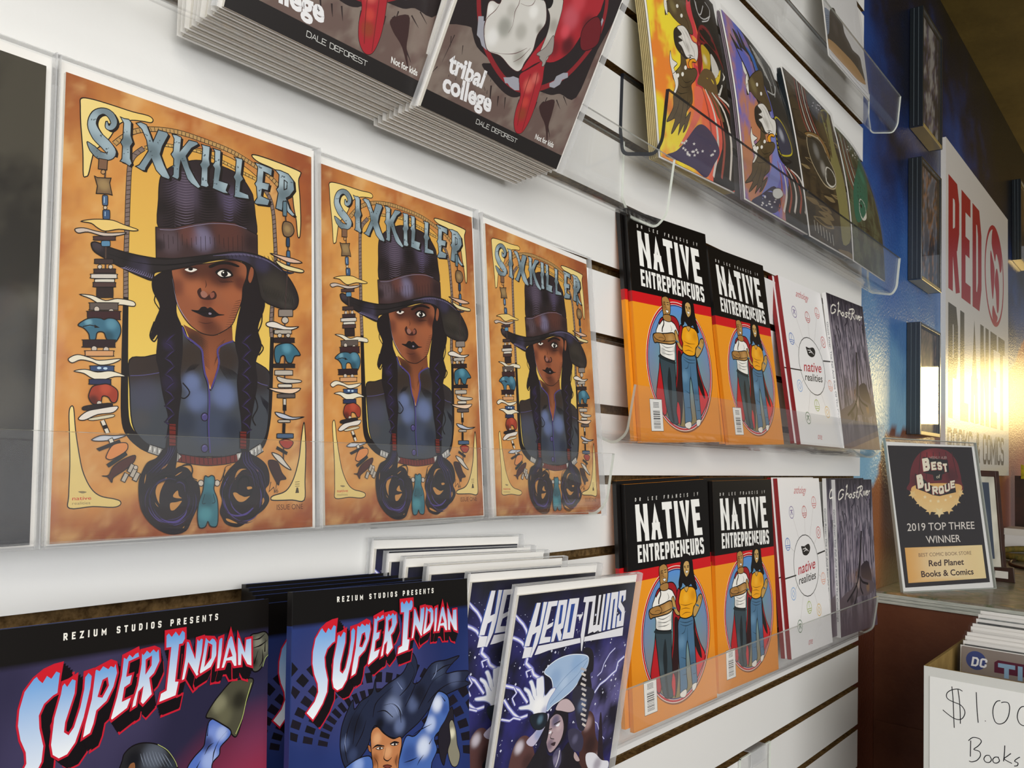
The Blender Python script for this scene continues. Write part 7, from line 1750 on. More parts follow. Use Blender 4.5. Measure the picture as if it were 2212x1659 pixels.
ART['poster_purple'] = '''
P|2c2c2c|317 2944,868 219,657 27,312 -400,40 -744,29 -803,26 -728,-94 -525,-829 -5,241 706,-133 313,-47 542,-34 382,-274 507,-259 310|b1516 2864 200 55585a 0.8|b1848 1512 166 5a5448 0.7
L|d4d4d0|1048 2682,328 -65,93 -264|21.2
L|d4d4d0|1098 2640,318 -71,114 -233|21.2
L|d4d4d0|1148 2598,308 -77,136 -202|21.3
L|d4d4d0|1199 2556,297 -83,158 -171|21.3
L|d4d4d0|1249 2514,287 -89,180 -140|21.3
L|c0c0bc|1435 2644,189 -268,-6 -259|25
L|c0c0bc|1895 2674,28 -302,-219 -283|25.7
L|c0c0bc|1354 2051,371 88,261 259|24.9
P|2b2620|153 2469,147 -49,191 -51,-178 246,201 -25,125 -150,-89 277,206 -178,179 -127,77 -299,108 -198,90 -241,-34 -204,-220 -4,-161 145,-179 214,-93 234,-188 194|o9.5 15110f
P|eeeae0|429 2156,121 -144,6 -115,-121 -260,-29 100,76 186,-76 83|o9 15110f
P|2f6cc0|756 2539,303 -27,94 -255,92 -251,0 -121,-108 77,-91 248,-111 202
P|3a3c50|1424 1637,296 28,202 -206,0 -213,-255 -134,-302 -57,-50 202|o25.9 c8b82a|b1565 1416 78 b8bcc8 0.8
P|121014|1316 1597,125 -32,-92 -333,103 -186,387 25,-354 -158,-222 110,-17 285
P|8088c8|1280 1740,36 -143,-53 -466,33 -342,-177 -316,-382 -237,-322 -152,379 400,239 399,60 373
L|a85444|1205 883,74 -235,-32 -272,-170 -291|16.9 39.3 61.8 50.6
L|e0d8d0|1303 888,127 -199,4 -268,-161 -293|17.3 40.3 63.3 51.8
L|a85444|1404 893,182 -162,41 -262,-151 -296|17.7 41.2 64.8 53
L|e0d8d0|1505 897,241 -123,83 -256,-140 -299|18.1 42.3 66.4 54.3
L|a85444|1609 903,302 -84,127 -250,-128 -301|18.6 43.3 68.1 55.7
L|e0d8d0|1715 908,367 -43,175 -243,-116 -304|19 44.4 69.8 57.1
P|33304a|170 -1,362 202,446 236,174 -85,1 -188,-319 -176,-397 -42
P|ece8e4|798 138,7 -9,33 7,-30 -14,4 -11,-25 1,-31 -13,14 14,-23 2,34 8|s
P|ece8e4|1007 263,7 -10,35 8,-31 -15,4 -11,-26 1,-33 -15,15 15,-24 2,35 9|s
P|ece8e4|664 85,7 -9,33 7,-29 -14,4 -10,-25 0,-30 -13,14 14,-23 3,33 7|s
P|ece8e4|554 84,7 -9,32 7,-28 -14,4 -10,-24 1,-29 -13,13 14,-22 2,32 8|s
P|ece8e4|540 94,7 -9,31 7,-28 -13,4 -10,-24 0,-29 -13,13 14,-22 2,32 8|s
P|ece8e4|848 107,7 -9,34 7,-30 -14,4 -10,-25 0,-31 -13,14 14,-23 2,34 8|s
P|ece8e4|966 213,7 -9,35 7,-31 -14,4 -11,-26 0,-32 -13,15 14,-24 2,35 9|s
P|ece8e4|633 211,7 -9,33 7,-29 -14,4 -10,-24 0,-30 -13,13 14,-22 2,32 8|s
P|ece8e4|787 176,7 -9,34 7,-30 -14,4 -10,-25 0,-31 -13,14 14,-23 2,34 8|s
P|ece8e4|511 51,7 -9,31 6,-28 -13,4 -10,-24 1,-28 -13,13 14,-22 2,31 8|s
P|ece8e4|760 136,7 -10,33 7,-29 -14,4 -10,-25 1,-31 -14,14 15,-23 2,34 8|s
P|ece8e4|638 195,7 -9,33 7,-29 -14,4 -10,-24 0,-30 -13,13 14,-22 2,32 8|s
P|d8d8d4|957 383,242 78,96 -73,-221 -118,-160 9|o10.9 4a4640
P|5a4a30|729 1267,115 -86,31 -114,257 84,59 -44,-129 -134,-153 -108,-5 -105,-50 -131,-193 -138,-91 -107,201 123,-184 -213,-131 -86,74 111,-180 -137,-43 -30,83 145,-208 -144,-71 -28,153 178,-142 -50,-108 -31,223 193,49 150,140 125,-95 113,177 130,147 123|o10.5 15110f|b525 983 78 8a7c50 0.7|b814 807 105 43361f 0.7
P|eeeae0|367 1124,19 -99,151 -9,-137 -104,81 -62,-6 -117,-130 -137,-49 -1,85 110,-45 114,-35 148|o10.6 15110f
P|5a4a30|786 2092,391 227,171 19,-98 -263,79 -218,-16 -146,-178 -50,-182 32,-117 -13,-181 12,-135 29,-138 -106,78 198|o12.6 15110f|b720 1888 95 8a7c50 0.7
P|f2efe6|514 1989,-1 -120,-51 -222,-66 72,20 126|o8.9 15110f
P|2c2620|582 1467,191 139,339 97,62 -146,-246 -347,-224 -15,-153 71
P|ebe8e2|727 1580,226 113,151 -10,116 -109,163 8,-9 -121,-100 -150,-150 -83,-110 11,-136 -15,-95 93,-99 28,159 91,-136 -2,151 97|o12.2 4a4640|b996 1394 67 b8b4ac 0.7
P|f0a41a|922 1145,112 97,156 57,32 -38,-138 -39,-40 -52,1 -47,-86 -28|o12 15110f
L|8e8a82|845 1601,97 -47,17 -109|3 10.7 3
L|8e8a82|939 1654,98 -47,69 -75|3.1 10.9 3.1
L|8e8a82|806 1487,88 -65,45 -81|3 10.5 3
L|8e8a82|907 1459,89 -65,32 -119|3 10.6 3
L|8e8a82|1068 1585,61 -95,61 -94|3.1 10.9 3.1
L|8e8a82|1144 1479,76 -55,-30 -125|3.1 10.9 3.1
L|8e8a82|819 1524,45 -81,46 -80|3 10.6 3
L|8e8a82|1014 1648,91 -66,54 -64|3.1 11 3.1
L|2c2416|517 661,-138 -206,-185 -170|2.5 11.1 5
L|2c2416|620 662,-105 -197,-130 -183|2.6 11.3 5.1
L|2c2416|737 697,-59 -160,-143 -203|2.6 11.6 5.3
L|2c2416|485 765,131 -18,245 89|2.7 11.9 5.4
L|2c2416|596 887,122 -50,259 110|2.8 12.3 5.6
L|2c2416|379 648,133 -3,237 84|2.6 11.6 5.3
L|2c2416|1018 1873,154 -8,32 -127|3.2 14.2 6.4
L|2c2416|878 2025,138 -48,33 -127|3.2 14.1 6.4
L|2c2416|1226 2229,-32 -141,-23 -118|3.3 14.7 6.7
L|2c2416|832 666,-154 -129,-76 -131|2.7 11.7 5.3
P|1a1612|1064 1280,-15 -13,-30 -14,-26 -5,-8 5,15 13,29 13,27 6
L|2a241c|948 1264,131 45,87 6|3 13.3 3
P|f4f2ea|542 870,-20 -25,-32 -18,-27 -1,-5 17,19 25,33 18,27 1
P|f4f2ea|705 936,-21 -25,-34 -19,-27 -1,-5 18,20 25,34 19,28 1
P|f4f2ea|841 1064,-22 -27,-35 -19,-28 -1,-5 17,21 27,35 19,29 2
P|f4f2ea|1045 1884,-24 -32,-39 -25,-31 -3,-5 20,23 31,39 25,32 4
P|f4f2ea|948 1993,-24 -32,-38 -26,-31 -3,-6 19,23 33,39 25,31 4
'''
ART['poster_camo'] = '''
P|8a7650|235 1332,248 51,216 29,132 -43,-230 -55,-204 -2
P|1c1814|595 1219,319 62,280 35,173 -55,-298 -68,-265 -1
P|1c1814|75 2103,379 92,334 59,206 -54,-358 -98,-314 -17
P|7a6644|779 1311,271 54,235 30,146 -45,-250 -58,-224 -2
P|1c1814|42 2309,358 91,315 59,193 -48,-337 -96,-296 -20
P|8a7650|1289 985,198 35,172 19,106 -35,-181 -39,-164 2
P|3a3022|-216 665,353 62,309 31,190 -72,-332 -69,-291 9
P|1c1814|523 827,393 69,347 37,217 -75,-372 -77,-328 6
P|7a6644|520 609,284 47,248 24,153 -56,-264 -53,-235 7
P|7a6644|1457 2483,207 50,180 33,111 -24,-189 -53,-171 -12
P|3a3022|162 966,351 65,308 36,191 -66,-330 -72,-291 3
P|8a7650|532 510,319 51,280 25,174 -64,-299 -58,-265 10
P|2a2118|710 1195,401 77,354 44,223 -69,-379 -85,-335 -1
P|7a6644|1365 26,384 51,339 21,214 -82,-361 -59,-321 20
P|8a7650|1009 1890,306 68,269 42,167 -44,-285 -73,-255 -10
P|8a7650|910 863,231 40,200 21,124 -42,-213 -45,-190 3
P|1c1814|221 2399,261 66,227 43,139 -33,-242 -70,-215 -16
P|7a6644|-18 618,260 45,226 22,137 -53,-241 -50,-213 7
P|2a2118|-160 1644,244 55,212 32,129 -40,-227 -58,-200 -6
P|8a7650|-4 1157,167 33,144 18,86 -30,-152 -36,-136 0
P|8a7650|247 362,417 64,368 31,230 -88,-396 -74,-347 16
P|2a2118|289 2637,152 41,131 26,78 -18,-138 -42,-123 -11
P|1c1814|891 2638,208 54,180 35,111 -24,-191 -56,-171 -14
P|3a3022|217 2046,314 75,275 47,169 -45,-294 -79,-259 -14
P|1c1814|248 134,399 57,352 25,219 -87,-378 -68,-331 20
P|8a7650|512 410,271 42,236 20,146 -55,-252 -49,-223 10
P|8a7650|823 2422,400 100,353 65,222 -49,-378 -106,-334 -23
P|3a3022|201 1072,335 64,294 36,181 -61,-314 -71,-277 2
P|3a3022|585 2077,232 55,202 35,124 -33,-214 -58,-191 -10
P|2a2118|-220 1668,280 63,244 38,148 -46,-261 -67,-229 -7
P|3a3022|558 1217,199 39,172 22,105 -35,-182 -42,-163 0
P|3a3022|667 957,261 47,226 26,140 -48,-241 -52,-215 3
P|2a2118|1193 2669,180 46,156 30,97 -20,-165 -48,-148 -13
P|8a7650|1548 2083,299 67,261 43,165 -40,-278 -71,-248 -13
L|8c3c34|438 2790,-27 -398,86 -376,294 -271|19.5 39 51.9 32.5
L|c9bdb4|540 2791,-21 -391,106 -362,286 -256|19.7 39.3 52.4 32.8
L|8c3c34|644 2793,-16 -386,126 -347,277 -241|19.8 39.7 52.9 33.1
L|c9bdb4|750 2794,-11 -379,147 -332,267 -227|20 40.1 53.4 33.4
L|8c3c34|856 2795,-5 -373,168 -316,257 -213|20.2 40.4 53.9 33.7
P|3c4048|987 2731,566 139,410 -55,-240 -337,-493 -160,-308 129|b1345 2608 102 6a6c74 0.7
P|c8c4c8|1453 2721,8 -9,39 12,-34 -19,5 -10,-29 -3,-35 -18,16 17,-27 -2,39 14|s
P|c8c4c8|1135 2571,8 -9,37 12,-33 -18,5 -10,-28 -3,-35 -18,16 16,-26 -1,38 13|s
P|c8c4c8|1609 2724,8 -8,39 12,-34 -19,5 -10,-30 -3,-35 -19,16 17,-27 -1,39 14|s
P|c8c4c8|1583 2751,8 -8,39 12,-34 -19,5 -10,-29 -3,-36 -19,16 17,-27 -1,39 14|s
P|c8c4c8|1532 2579,8 -8,39 12,-34 -19,5 -10,-29 -3,-36 -19,16 17,-27 -1,39 14|s
P|c8c4c8|1512 2737,8 -9,38 13,-33 -19,5 -10,-30 -3,-35 -19,16 17,-27 -1,39 13|s
P|c8c4c8|1348 2617,9 -8,38 12,-34 -19,5 -10,-29 -3,-35 -18,16 16,-26 -1,38 14|s
P|c8c4c8|1223 2663,8 -9,38 12,-33 -19,5 -10,-29 -2,-34 -19,15 17,-26 -1,38 13|s
P|c8c4c8|1467 2633,8 -9,39 13,-34 -19,5 -11,-29 -3,-36 -18,16 17,-27 -1,39 13|s
P|8a8450|1571 2645,438 146,-3 -302,-48 -429,165 -516,221 -973,-664 -399,-51 697,-113 634,137 505,-91 338
P|57482e|1343 2472,343 192,100 -165,-61 -303,-53 -434,-164 161,-238 231
P|3a362e|487 1751,250 117,434 34,245 -215,258 -225,-112 -295,-495 -91,-379 150,-224 221|o28.6 b8a888|b846 1621 107 8a8884 0.8|b1073 1377 107 a8a49c 0.8
P|8a6a3a|409 1804,356 131,442 59,273 -142,45 -175,-295 100,-402 59,-283 -67|o13.9 15110f
P|d8d4c8|1216 1460,346 13,103 -189,-299 -170,-262 59|o11.2 4a4640
L|c8c4b8|263 299,12 -174|22|s
L|c8c4b8|401 289,13 -176|22.2|s
L|c8c4b8|541 279,14 -178|22.5|s
L|c8c4b8|683 268,16 -179|22.8|s
L|c8c4b8|828 257,17 -181|23.1|s
L|c8c4b8|975 246,19 -182|23.4|s
L|c8c4b8|1125 235,20 -184|23.7|s
'''
ART['poster_green'] = '''
P|3a3022|1029 788,375 60,327 36,200 -47,-348 -64,-308 -5
P|3a3022|-399 2347,377 90,332 61,204 -40,-351 -94,-312 -25
P|6a7a50|207 2647,368 91,322 61,198 -36,-342 -93,-303 -27
P|2a2118|960 1711,399 79,350 51,213 -43,-371 -84,-329 -17
P|3a3022|-224 1393,441 86,388 54,240 -53,-413 -91,-365 -15
P|4c5840|961 1288,246 45,213 28,129 -29,-225 -47,-201 -7
P|3a3022|111 2453,463 111,409 75,252 -47,-435 -115,-384 -31
P|3a3022|565 2495,281 67,245 44,149 -28,-259 -68,-230 -19
P|3a3022|-388 2560,478 119,422 81,262 -48,-449 -124,-397 -35
P|2a2118|527 792,268 43,232 26,142 -34,-246 -47,-220 -3
P|3a3022|836 2116,363 79,317 51,193 -37,-336 -82,-298 -20
P|6a7a50|595 2453,509 120,450 80,276 -50,-480 -124,-421 -34
P|6a7a50|-202 1177,290 54,253 33,155 -36,-267 -57,-239 -8
P|2a2118|258 2160,400 90,351 60,216 -42,-373 -94,-331 -23
P|3a3022|-131 2286,404 94,356 63,219 -42,-377 -98,-335 -26
P|4c5840|319 1475,297 58,260 36,158 -35,-274 -61,-245 -10
L|8c3c34|122 2695,-41 -519,100 -466,349 -324|22.8 45.7 60.9 38.1
L|c9bdb4|260 2698,-39 -512,120 -451,334 -311|23.1 46.1 61.5 38.4
L|8c3c34|400 2701,-38 -506,141 -435,319 -298|23.3 46.5 62 38.8
L|c9bdb4|540 2703,-34 -498,162 -420,303 -284|23.5 46.9 62.6 39.1
L|8c3c34|683 2706,-33 -491,184 -404,288 -271|23.7 47.4 63.2 39.5
P|2c3040|484 2627,765 243,757 -40,-399 -448,-899 -313,-413 136
P|ece8e4|635 2494,11 -10,52 15,-46 -23,7 -12,-40 -4,-48 -23,22 21,-36 -2,52 17|s
P|ece8e4|1389 2643,12 -11,56 16,-50 -24,7 -13,-42 -4,-51 -24,23 21,-38 -2,56 18|s
P|ece8e4|1674 2732,12 -11,57 17,-50 -25,6 -13,-43 -5,-52 -24,24 22,-40 -2,58 18|s
P|ece8e4|1591 2566,11 -11,57 16,-50 -24,6 -13,-42 -4,-52 -24,23 21,-39 -2,57 18|s
P|ece8e4|1245 2503,11 -11,55 16,-48 -24,6 -13,-41 -4,-51 -23,23 21,-37 -2,55 17|s
P|ece8e4|1008 2472,11 -10,54 15,-47 -24,6 -12,-40 -4,-50 -23,22 21,-37 -2,55 17|s
P|ece8e4|1431 2623,11 -11,56 16,-49 -24,6 -13,-42 -4,-51 -24,23 22,-38 -3,56 18|s
P|ece8e4|1049 2508,11 -11,54 16,-48 -24,7 -12,-41 -4,-50 -23,23 21,-38 -2,55 17|s
P|ece8e4|1054 2650,12 -10,54 16,-48 -24,7 -13,-41 -4,-50 -24,22 22,-37 -3,54 18|s
P|ece8e4|1406 2676,12 -11,55 17,-49 -25,7 -13,-43 -4,-51 -24,23 22,-38 -2,56 17|s
P|ece8e4|1058 2492,11 -11,54 16,-48 -24,7 -12,-41 -4,-50 -24,23 22,-38 -2,55 17|s
P|ece8e4|806 2617,11 -10,53 16,-47 -24,7 -13,-40 -4,-49 -23,22 21,-37 -2,54 17|s
P|2c6a54|961 2090,1116 706,-159 -486,-323 -463,-462 -583,-685 -414,-222 188,173 537|b1384 2105 148 3c8a70 0.8
P|1a1814|1772 2539,-485 -462,-395 -470,-103 -379,-164 158,194 405
P|d8d4c8|716 1409,315 -19,16 -298,-304 -122,-163 157
'''
ART['anthology'] = '''
T|c0404a|584 2367,479 -5,66 117,-478 10|anthology|b|0.16|0|0
L|2a2826|1353 1267,-14 110,-43 105,-68 92,-90 74,-106 51,-117 27,-120 0,-117 -27,-106 -51,-90 -74,-68 -92,-43 -105,-14 -110,14 -111,43 -104,68 -92,90 -74,106 -52,117 -27,120 0,117 27,106 52,90 74,68 92,43 104,14 111|13|s
L|2a2826|-20 1140,442 14|19.6
L|2a2826|1343 1406,448 27|23.5
L|c4bebc|477 2007,164 -322|7|s
L|8c7ca8|526 2087,-7 35,-20 29,-29 19,-34 7,-35 -7,-29 -19,-19 -29,-7 -35,7 -34,19 -30,29 -19,35 -7,34 7,29 19,20 30,7 34|13|s
L|8c7ca8|396 2047,40 60,40 -60|20|s
L|8c7ca8|386 2117,100 0|15|s
L|c4bebc|934 1989,-28 -262|7|s
L|c05a5a|1034 2079,-7 34,-19 29,-29 20,-35 7,-34 -7,-29 -20,-20 -29,-7 -34,7 -35,20 -29,29 -19,34 -7,35 7,29 19,19 29,7 35|13|s
L|c05a5a|864 2059,160 0|12|s
L|c05a5a|874 2029,140 0|12|s
L|c05a5a|944 2159,0 -80|12|s
L|c4bebc|1334 2138,-252 -459|7|s
L|d07878|1467 2216,-6 35,-20 29,-29 20,-35 6,-34 -6,-29 -20,-20 -29,-7 -35,7 -34,20 -29,29 -20,34 -7,35 7,29 20,20 29,6 34|13|s
L|d07878|1297 2196,160 0|12|s
L|d07878|1307 2166,140 0|12|s
L|d07878|1377 2296,0 -80|12|s
L|c4bebc|273 1583,152 -83|7|s
L|5a7cc0|284 1626,-7 34,-20 29,-29 20,-34 7,-35 -7,-29 -20,-20 -29,-6 -34,6 -35,20 -29,29 -20,35 -6,34 6,29 20,20 29,7 35|13|s
L|5a7cc0|114 1606,160 0|12|s
L|5a7cc0|124 1576,140 0|12|s
L|5a7cc0|194 1706,0 -80|12|s
L|c4bebc|1396 1681,-157 -120|7|s
L|c84848|1557 1736,-7 34,-19 29,-30 20,-34 7,-34 -7,-30 -20,-19 -29,-7 -34,7 -35,19 -29,30 -19,34 -7,34 7,30 19,19 29,7 35|13|s
L|c84848|1417 1736,50 50,50 -50,-50 -50,-50 50|12|s
L|c4bebc|337 946,103 64|7|s
L|8ab0e0|351 899,-7 34,-19 30,-30 19,-34 7,-34 -7,-30 -19,-19 -30,-7 -34,7 -35,19 -29,30 -19,34 -7,34 7,30 19,19 29,7 35|13|s
L|8ab0e0|211 899,50 50,50 -50,-50 -50,-50 50|12|s
L|c4bebc|1423 1045,-109 42|7|s
L|e8a890|1597 1012,-7 34,-19 30,-29 19,-35 7,-34 -7,-29 -19,-20 -30,-7 -34,7 -35,20 -29,29 -19,34 -7,35 7,29 19,19 29,7 35|13|s
L|e8a890|1427 992,160 0|12|s
L|e8a890|1437 962,140 0|12|s
L|e8a890|1507 1092,0 -80|12|s
L|c4bebc|832 729,3 75|7|s
L|a8b860|918 639,-7 34,-19 29,-29 20,-35 7,-34 -7,-30 -20,-19 -29,-7 -34,7 -35,19 -29,30 -19,34 -7,35 7,29 19,19 29,7 35|13|s
L|a8b860|748 619,160 0|12|s
L|a8b860|758 589,140 0|12|s
L|a8b860|828 719,0 -80|12|s
L|c4bebc|451 494,186 356|7|s
L|5a7a58|500 414,-7 35,-20 29,-29 19,-34 7,-35 -7,-29 -19,-20 -29,-6 -35,6 -34,20 -30,29 -19,35 -7,34 7,29 19,20 30,7 34|13|s
L|5a7a58|370 374,40 60,40 -60|20|s
L|5a7a58|360 444,100 0|15|s
L|c4bebc|1176 637,-108 211|7|s
L|e0b860|1307 557,-7 35,-19 29,-30 19,-34 7,-35 -7,-29 -19,-19 -29,-7 -35,7 -34,19 -29,29 -20,35 -7,34 7,30 20,19 29,7 34|13|s
L|e0b860|1167 557,50 50,50 -50,-50 -50,-50 50|12|s
P|1f1d1b|706 1564,122 -5,174 26,63 -57,-58 -78,-124 -35,-126 24,-30 64
L|efeeee|759 1519,134 -3,94 -45|10.9
L|efeeee|798 1479,120 28|10.9
L|efeeee|851 1549,68 -69|11
T|b83a44|503 1153,698 45,57 169,-706 -44|native|b|0.16|0.01|0
T|2c2a28|503 1009,689 29,30 128,-685 -33|realities|b|0.16|0.01|0
T|c0404a|673 103,165 -3,33 81,-165 4|one|b|0.16|0|0
'''
ART['ghost'] = '''
L|6e6478|79 1867,20 -402,-21 -402|16.1
L|6e6478|134 1975,6 -495,-28 -496|18.9
L|211c2e|174 1998,-12 -566,12 -567|19.2
L|211c2e|237 1939,-18 -433,43 -433|10.3
L|2b2436|272 2043,-3 -603,-19 -604|11.8
L|a79aa6|313 1590,2 -271,-2 -270|24.2
L|2b2436|351 1867,-4 -412,-24 -412|17.6
L|a79aa6|425 2037,18 -425,4 -425|14.2
L|8d8090|459 1639,1 -358,18 -357|15.8
L|2b2436|512 1952,-19 -570,30 -571|10.5
L|55495e|542 1834,-17 -476,3 -476|13.5
L|a79aa6|605 1831,-1 -416,-16 -416|10.8
L|2b2436|647 2027,20 -518,-22 -518|13.8
L|6e6478|706 1922,-20 -525,6 -524|24.6
L|211c2e|763 1633,-10 -348,-13 -348|18
L|8d8090|794 1585,7 -283,-20 -283|24.1
L|2b2436|833 1776,-10 -331,37 -331|20
L|211c2e|912 1660,18 -397,-17 -398|14.5
L|8d8090|952 1618,-19 -268,-11 -268|18.3
L|6e6478|973 1646,-2 -311,31 -312|13.9
L|8d8090|1042 2006,-3 -478,9 -478|22.2
L|8d8090|1104 1819,6 -352,-13 -351|25.7
L|211c2e|1122 1585,16 -254,9 -255|22.8
L|211c2e|1185 1709,-12 -297,-1 -296|21.4
L|55495e|1244 1770,1 -347,11 -348|12
L|8d8090|1276 1724,-7 -413,18 -413|11.3
L|a79aa6|1337 1599,17 -337,-25 -338|20.6
L|6e6478|1357 1744,4 -374,-6 -375|10.9
L|8d8090|1439 1623,14 -392,-2 -392|15.9
L|a79aa6|1464 1581,0 -287,-7 -287|15.3
L|211c2e|1520 1753,-11 -335,13 -336|23.3
L|a79aa6|1578 1870,-15 -456,20 -456|10.8
L|2b2436|1608 1509,6 -202,-25 -202|24.3
L|2b2436|1663 1574,12 -227,-25 -227|10.7
L|2a2434|1501 2289,46 -80,-25 -120|26.3
L|17141c|280 2069,17 -80,40 -120|26.9
L|2a2434|689 2302,43 -80,-44 -120|16.8
L|17141c|1507 2430,-47 -80,-2 -120|13.4
L|17141c|1555 2240,25 -80,24 -120|27.4
L|2a2434|1159 2537,57 -80,-95 -120|25.4
L|17141c|1403 2387,-74 -80,136 -120|21.1
L|2a2434|353 2028,77 -80,-22 -120|28.5
L|17141c|897 1914,-1 -80,-59 -120|17.3
L|17141c|202 1904,1 -80,26 -120|26
L|2a2434|774 2312,63 -80,-157 -120|27.1
L|17141c|1360 1913,57 -80,-19 -120|19.8
L|2a2434|1532 2344,74 -80,-99 -120|21
L|2a2434|161 2496,-62 -80,-21 -120|11.2
L|17141c|137 1905,30 -80,-17 -120|10.6
L|6e6478|1481 2372,72 -80,-166 -120|24.9
L|2a2434|403 2502,-6 -80,-26 -120|22.6
L|17141c|1057 2440,25 -80,-57 -120|17.8
L|6e6478|141 2418,-22 -80,-18 -120|28.7
L|6e6478|1481 2290,-48 -80,-27 -120|15.6
L|2a2434|726 2121,-26 -80,2 -120|25.1
L|2a2434|1387 2543,62 -80,-35 -120|16.9
L|2a2434|1010 1942,18 -80,-92 -120|17.7
L|6e6478|888 2519,-25 -80,124 -120|15.6
L|2a2434|235 2281,8 -80,11 -120|13.5
L|2a2434|945 2146,65 -80,18 -120|17.5
P|2c2430:5c4a44:90|909 1038,370 128,160 -137,63 -249,-363 -77,-379 75
P|5c5056|-173 514,402 162,299 62,263 165,143 273,85 7,-12 -263,258 -88,308 -60,34 -134,-352 -80,-424 26,-399 -137,-440 -57|b828 800 71 a8948c 0.8|b541 564 71 2c2428 0.8|b1297 698 62 8a6a4a 0.7
L|221c22|906 1044,-75 -191,-173 -146,-333 -158|39.4
L|221c22|935 914,111 -98,268 -62|39.8
L|221c22|765 822,20 -160,-135 -200|39.9
L|221c22|954 862,-6 -134,103 -129|40
L|1c1820|1085 1695,-81 -385,-141 -401|68.2
L|e8e4da|371 2418,-103 10,-99 -46,-47 -79,26 -40,132 34,66 50,-58 5|25.5
L|e8e4da|472 2466,58 27,-120 -237|25.5
L|e8e4da|448 2331,96 31,15 -59|25.7
L|e8e4da|649 2351,-60 -49,68 -15,58 45,-54 20|25.8
L|e8e4da|886 2370,-74 -3,-11 -31,56 -16,-61 -37,-59 7|26
L|e8e4da|977 2420,-51 -113,46 -11|26.1
L|e8e4da|912 2373,112 7|26
L|e8e4da|1154 2475,-91 -166,-75 -40|26.1
L|e8e4da|984 2443,198 41,49 -38,-78 -52,-66 -13,91 -61,43 -22|26.1
L|e8e4da|1277 2396,-7 -80|26.3
L|e8e4da|1327 2396,6 -78,76 82|26.3
L|e8e4da|1421 2357,56 19,-19 20,-47 -31,16 -47,55 14|26.5
L|e8e4da|1528 2399,-3 -71|26.5
L|e8e4da|1534 2377,56 19|26.5
'''
